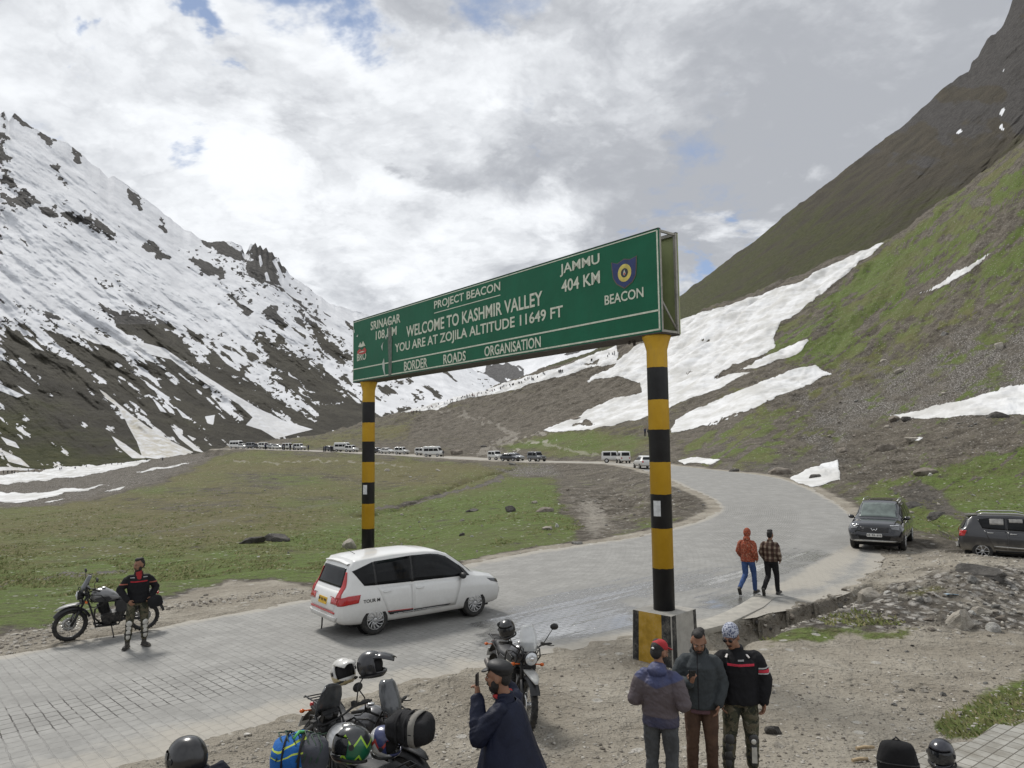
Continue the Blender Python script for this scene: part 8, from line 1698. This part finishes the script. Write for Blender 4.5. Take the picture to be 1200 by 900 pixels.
def scatter():
    r2 = random.Random(5); used = {}
    def inpoly(poly):
        xs = [p[0] for p in poly]; ys = [p[1] for p in poly]
        while True:
            x, y = r2.uniform(min(xs), max(xs)), r2.uniform(min(ys), max(ys))
            if poly_sd(np.array([x]), np.array([y]), poly)[0] > 0: return x, y
    Z = [ # region, count, size range px, grey/pale/... weights, label, group
        ([(1000, 715), (1050, 690), (1095, 672), (1200, 668), (1200, 735), (1120, 745), (1040, 738)], 92, (4, 13), (1, 0, 4, 0, 2), 'loose stone in the rubble heap below the hatchback', 'stones in the rubble heap'),
        ([(860, 742), (905, 714), (990, 692), (1020, 705), (985, 728), (930, 738), (875, 752)], 34, (4, 11), (1, 3, 2, 0), 'loose stone in the muddy ditch beside the road', 'stones in the ditch'),
        ([(1030, 800), (1130, 800), (1190, 780), (1180, 800), (1120, 840), (1040, 870), (1010, 850)], 40, (3, 10), (0, 1, 0), 'pale stone scattered on the near forecourt', 'stones on the forecourt'),
        ([(890, 760), (1180, 755), (1180, 800), (1000, 840), (900, 850)], 26, (2.5, 7), (0, 1, 3), 'small stone lying on the open forecourt', 'stones on the forecourt'),
        ([(1005, 590), (1090, 552), (1200, 530), (1200, 630), (1130, 620), (1070, 615)], 44, (3, 9), (0, 4, 1), 'pale stone in the grass above the parked cars', 'stones in the grass'),
        ([(930, 480), (1030, 430), (1200, 390), (1200, 450), (1060, 482), (960, 515)], 46, (2.5, 7), (1, 0, 2, 0), 'stone on the scree slope above the snow strip', 'stones on the scree'),
        ([(860, 545), (960, 500), (1060, 496), (1200, 496), (1200, 520), (1060, 545), (1000, 560)], 34, (3, 8), (2, 1, 0), 'stone on the brown terrace of the slope', 'stones on the terrace'),
        ([(650, 560), (740, 552), (830, 590), (820, 612), (740, 634), (690, 640), (668, 610)], 44, (2.5, 7), (1, 0, 2), 'stone on the eroded bank inside the bend', 'stones on the bank'),
        ([(450, 560), (640, 552), (665, 600), (640, 650), (560, 662), (440, 650)], 36, (2.5, 6), (0, 1, 4), 'pale stone in the meadow inside the bend', 'stones in the meadow'),
        ([(0, 620), (300, 570), (420, 570), (420, 640), (200, 690), (0, 725)], 30, (2.5, 5), (0, 1, 4), 'pale stone in the wide meadow beyond the motorcycle', 'stones in the meadow'),
        ([(0, 735), (60, 728), (190, 700), (330, 684), (345, 692), (180, 716), (0, 760)], 22, (3, 8), (0, 1, 3), 'stone on the gravel verge by the meadow', 'stones on the verge'),
        ([(545, 664), (640, 655), (645, 660), (560, 676)], 26, (3, 8), (4, 0, 4, 1), 'whitish stone in the washed out verge past the white car', 'stones on the verge')]
    for poly, cnt, (a, b), kinds, label, grp in Z:
        for _ in range(int(cnt * .62)):
            px, py = inpoly(poly); q = ground(px, py); w = (a + (b - a) * r2.random() ** 2.4) / FPX * q[1] / 2; k = r2.choice(kinds); mi = r2.choice([i for i in range(12)])
            key = (mi, k)
            if key not in used: me = RMESH[mi].copy(); me.materials.clear(); me.materials.append(RM[k]); used[key] = me
            o = bpy.data.objects.new('loose_stone', used[key]); COL.objects.link(o); o.location = (q[0], q[1], q[2] + w * .22); o.scale = (w * r2.uniform(.8, 1.3), w * r2.uniform(.8, 1.2), w * r2.uniform(.7, 1.15)); o.rotation_euler = (r2.uniform(-.3, .3), r2.uniform(-.3, .3), r2.uniform(0, 6.3)); tag(o, label, 'stone', grp)
scatter()
def pebbles():
    """fine gravel nobody could count: one mesh"""
    rs = np.random.RandomState(9); base = []
    bm = bmesh.new(); bmesh.ops.create_icosphere(bm, subdivisions=1, radius=1.0); V0 = np.array([v.co[:] for v in bm.verts]); F0 = np.array([[v.index for v in f.verts] for f in bm.faces]); bm.free()
    def region(poly, n_):
        P = np.array(poly); pts = []
        while len(pts) < n_:
            q = rs.rand(4 * n_, 2) * (P.max(0) - P.min(0)) + P.min(0); q = q[poly_sd(q[:, 0], q[:, 1], poly) > 0]; pts += list(q)
        return np.array(pts[:n_])
    out_v, out_f, out_c = [], [], []; off = 0
    for poly, n_, lo, hi, zz in (([(1000, 720), (1050, 690), (1095, 668), (1260, 660), (1260, 735), (1120, 748), (1040, 742)], 1300, .010, .06, .1), ([(0, 930), (330, 850), (560, 785), (640, 765), (740, 765), (870, 770), (1250, 760), (1250, 900), (0, 960)], 5200, .008, .030, .05), ([(850, 752), (905, 714), (990, 692), (1040, 695), (1000, 730), (930, 742)], 420, .012, .06, -.05), ([(-60, 765), (60, 728), (190, 700), (330, 684), (400, 692), (180, 718), (0, 770)], 1500, .01, .05, 0), ([(1000, 640), (1130, 650), (1260, 655), (1260, 665), (1090, 672), (960, 690)], 900, .012, .05, .05)):
        q = region(poly, n_)
        W = np.array([flat_at(a, b, zz) for a, b in q]); Z = z_land(W[:, 0], W[:, 1]); D, hw, _a, _b = road_dist(W[:, 0], W[:, 1]); ok = D > hw - .25; W, Z = W[ok], Z[ok]
        S = lo + (hi - lo) * rs.rand(len(W)) ** 4
        for (x, y), z, s_ in zip(W, Z, S):
            v = V0 * (1 + .5 * (rs.rand(len(V0), 1) - .5)) * s_ * np.array([1 + rs.rand() * .5, 1, .55 + .3 * rs.rand()]); a = rs.rand() * 6.28; c, s2 = math.cos(a), math.sin(a)
            out_v.append(np.stack([v[:, 0] * c - v[:, 1] * s2 + x, v[:, 0] * s2 + v[:, 1] * c + y, v[:, 2] + z + s_ * .18], 1)); out_f.append(F0 + off); off += len(V0); t = rs.rand(); out_c.append(np.tile([[t, rs.rand(), 0]], (len(V0), 1)))
    m, n = newmat('gravel_stones'); c = n.n('ShaderNodeSeparateColor'); n.l(n.attr('tone'), c.inputs[0]); col = n.mix(n.ss(c.outputs[0], .1, .95), (.14, .125, .105), (.43, .405, .36)); n.out(col, .92, spec=.2)
    o = raw_mesh('gravel', np.concatenate(out_v), np.concatenate(out_f), m, {'tone': np.concatenate(out_c)}, False); tag(o, 'fine loose gravel strewn over the forecourt and rubble', 'gravel', kind='stuff')
pebbles()
def tufts():
    rs = np.random.RandomState(21); pts = []
    for (n_, poly, zz, ylim) in ((15000, [(-60, 740), (0, 600), (260, 560), (640, 552), (668, 610), (690, 642), (560, 670), (400, 690), (330, 682), (180, 702), (60, 730)], -1.0, 90), (1700, [(1010, 590), (1100, 552), (1260, 530), (1260, 632), (1130, 622), (1070, 612)], .6, 70), (340, [(880, 755), (930, 738), (1000, 732), (1075, 737), (1060, 746), (960, 752)], -.05, 40), (420, [(1095, 845), (1130, 822), (1260, 770), (1260, 835), (1150, 866), (1110, 870)], .1, 40), (500, [(700, 642), (770, 606), (812, 600), (800, 618), (740, 636)], .3, 70)):
        P = np.array(poly); c = 0
        while c < n_:
            q = rs.rand(n_, 2) * (P.max(0) - P.min(0)) + P.min(0); q[:, 1] = P[:, 1].min() + (P[:, 1].max() - P[:, 1].min()) * rs.rand(n_) ** .8; q = q[poly_sd(q[:, 0], q[:, 1], poly) > 2]; c += len(q); pts.append((q, zz, ylim))
    V, F_, C, off = [], [], [], 0
    for q, zz, ylim in pts:
        W = np.array([flat_at(a, b, zz) for a, b in q]); ok = W[:, 1] < ylim; W = W[ok]; Z = z_land(W[:, 0], W[:, 1]); D, hw, _a, _b = road_dist(W[:, 0], W[:, 1]); ok = D > hw + 1.2; W, Z = W[ok], Z[ok]
        dens = fbm(W[:, 0] / 3.0, W[:, 1] / 3.0, 4, off=15); ok = dens > .47; W, Z = W[ok], Z[ok]
        for (x, y), z in zip(W, Z):
            s_ = (.035 + .07 * rs.rand() ** 2) * (1 + y / 70); t = rs.rand()
            for k in range(5):
                a = rs.rand() * 6.28; r = s_ * (.3 + rs.rand()); bx, by = x + math.cos(a) * r, y + math.sin(a) * r; h = s_ * (.22 + .38 * rs.rand()); w = s_ * .34; l = rs.rand() * 6.28
                V += [(bx - math.cos(l) * w, by - math.sin(l) * w, z - .01), (bx + math.cos(l) * w, by + math.sin(l) * w, z - .01), (bx + (rs.rand() - .5) * s_ * 1.6, by + s_ * (.3 + rs.rand()), z + h)]; F_.append((off, off + 1, off + 2)); off += 3; C += [(t, rs.rand(), 0)] * 3
    m, n = newmat('grass_blades'); c = n.n('ShaderNodeSeparateColor'); n.l(n.attr('tone'), c.inputs[0]); col = n.mix(c.outputs[0], (.085, .110, .028), (.150, .150, .058)); col = n.mix(n.ss(c.outputs[1], .75, .95), col, (.20, .175, .09)); n.out(col, .85, spec=.2)
    o = raw_mesh('grass', V, F_, m, {'tone': np.array(C)}, False); tag(o, 'short tufts of green and dry grass in the meadow', 'grass', kind='stuff')
tufts()
def paving():
    m, n = newmat('paving_slabs'); uv = n.n('ShaderNodeUVMap', uv_map='UVMap').outputs[0]; pos = n.n('ShaderNodeNewGeometry').outputs['Position']
    ax = np.array([.80, .60]); pv = n.sep(pos); u = n.m('ADD', n.m('MULTIPLY', pv[0], .80), n.m('MULTIPLY', pv[1], .60)); v = n.m('SUBTRACT', n.m('MULTIPLY', pv[1], .80), n.m('MULTIPLY', pv[0], .60))
    br = n.n('ShaderNodeTexBrick', offset=0.0); n.put(br.inputs['Vector'], n.comb(u, v, 0)); br.inputs['Scale'].default_value = 1; br.inputs['Brick Width'].default_value = .19; br.inputs['Row Height'].default_value = .16; br.inputs['Mortar Size'].default_value = .007; br.inputs['Mortar Smooth'].default_value = .3; br.inputs['Color1'].default_value = (.2, .2, .2, 1); br.inputs['Color2'].default_value = (.8, .8, .8, 1)
    c = n.n('ShaderNodeSeparateColor'); n.l(br.outputs['Color'], c.inputs[0]); col = n.mix(c.outputs[0], (.27, .262, .235), (.40, .39, .355)); col = n.mix(n.ss(n.noise(pos, 3, 5, .65), .42, .66, 0, .7), col, (.20, .185, .155)); col = n.mix(n.m('MULTIPLY', br.outputs['Fac'], .8), col, (.10, .09, .07))
    n.out(col, .9, 0, n.bump(n.m('MULTIPLY', br.outputs['Fac'], -1), .8, .015), spec=.2)
    edge = [(985, 905), (1020, 900), (1050, 893), (1072, 884), (1098, 876), (1120, 870), (1138, 869), (1167, 848), (1188, 851), (1200, 846), (1320, 800)]
    P = [flat_at(a, b, .37) for a, b in edge]; P += [(9.5, 4.0), (2.6, 4.0)]
    zt = .37; b = MB(); bm = bmesh.new(); top = [bm.verts.new((x, y, zt)) for x, y in P]; f = bm.faces.new(top); r = bmesh.ops.extrude_face_region(bm, geom=[f]); 
    for v_ in r['geom']:
        if isinstance(v_, bmesh.types.BMVert): v_.co.z -= .5
    bmesh.ops.recalc_face_normals(bm, faces=bm.faces); me = bpy.data.meshes.new('paving'); bm.to_mesh(me); bm.free(); me.uv_layers.new(name='UVMap'); me.materials.append(m); o = bpy.data.objects.new('pavement', me); link(o); tag(o, kind='structure')
    # broken concrete lip where the road edge hangs over the ditch
    con = mat('lip_concrete', (.33, .315, .28), .9, 0, .2, 4, .5, 30, .35, (.22, .2, .16)); E = [flat_at(a, c, .02) for a, c in ((826, 738), (850, 731), (872, 722), (892, 711), (908, 700))]
    b = MB(); R = []
    for i, p in enumerate(E): q = np.array(p); d = np.array(E[min(i + 1, 4)]) - np.array(E[max(i - 1, 0)]); d /= np.linalg.norm(d); nrm = np.array([-d[1], d[0]]); w = .5; R.append([(*(q + nrm * w), .045), (*(q - nrm * (.02 + .05 * (i % 2))), .035), (*(q - nrm * (.0 + .06 * (i % 2))), -.10), (*(q + nrm * w), -.12)])
    b.rings(R); o = b.build('concrete_lip', con, None, .008); tag(o, 'broken concrete lip of the road hanging over the ditch', 'kerb')
    # bits of timber
    for (px, py, L_, a, nm) in ((1014, 879, .25, .12, 'short pale wooden stick lying on the forecourt'), (1008, 893, .22, .2, 'thin broken wooden stick near the lower edge of the forecourt')):
        q = ground(px, py); b = MB(); b.tube([(-L_ / 2, 0, .03), (0, .01, .035), (L_ / 2, 0, .03)], [.020, .022, .018], 10); o = b.build('wooden_stick', mat('old_wood', (.38, .29, .18), .85, 0, .25, 20), None, 0, tuple(q)); o.rotation_euler = (0, 0, a); tag(o, nm, 'stick')
    # litter
    for (px, py, w, col, nm, c_) in ((244, 858, .22, (.42, .41, .38), 'pale flat scrap lying on the gravel below the road', 'litter'), (290, 862, .12, (.40, .38, .34), 'small pale scrap beside the larger scrap below the road', 'litter'), (1115, 697, .30, (.30, .42, .52), 'pale blue plastic scrap caught in the rubble', 'litter')):
        q = ground(px, py); b = MB(); R = [[(x * w, y * w * .4, .015 + .02 * math.sin(3 * x + 2 * y + px)) for x in (-.5, -.25, 0, .25, .5)] for y in (-.5, 0, .5)]; b.rings(R, False, False); o = b.build('plastic_scrap', mat('scrap_%d' % px, col, .5), None, 0, tuple(q)); md = o.modifiers.new('t', 'SOLIDIFY'); md.thickness = .01; tag(o, nm, c_)
paving()
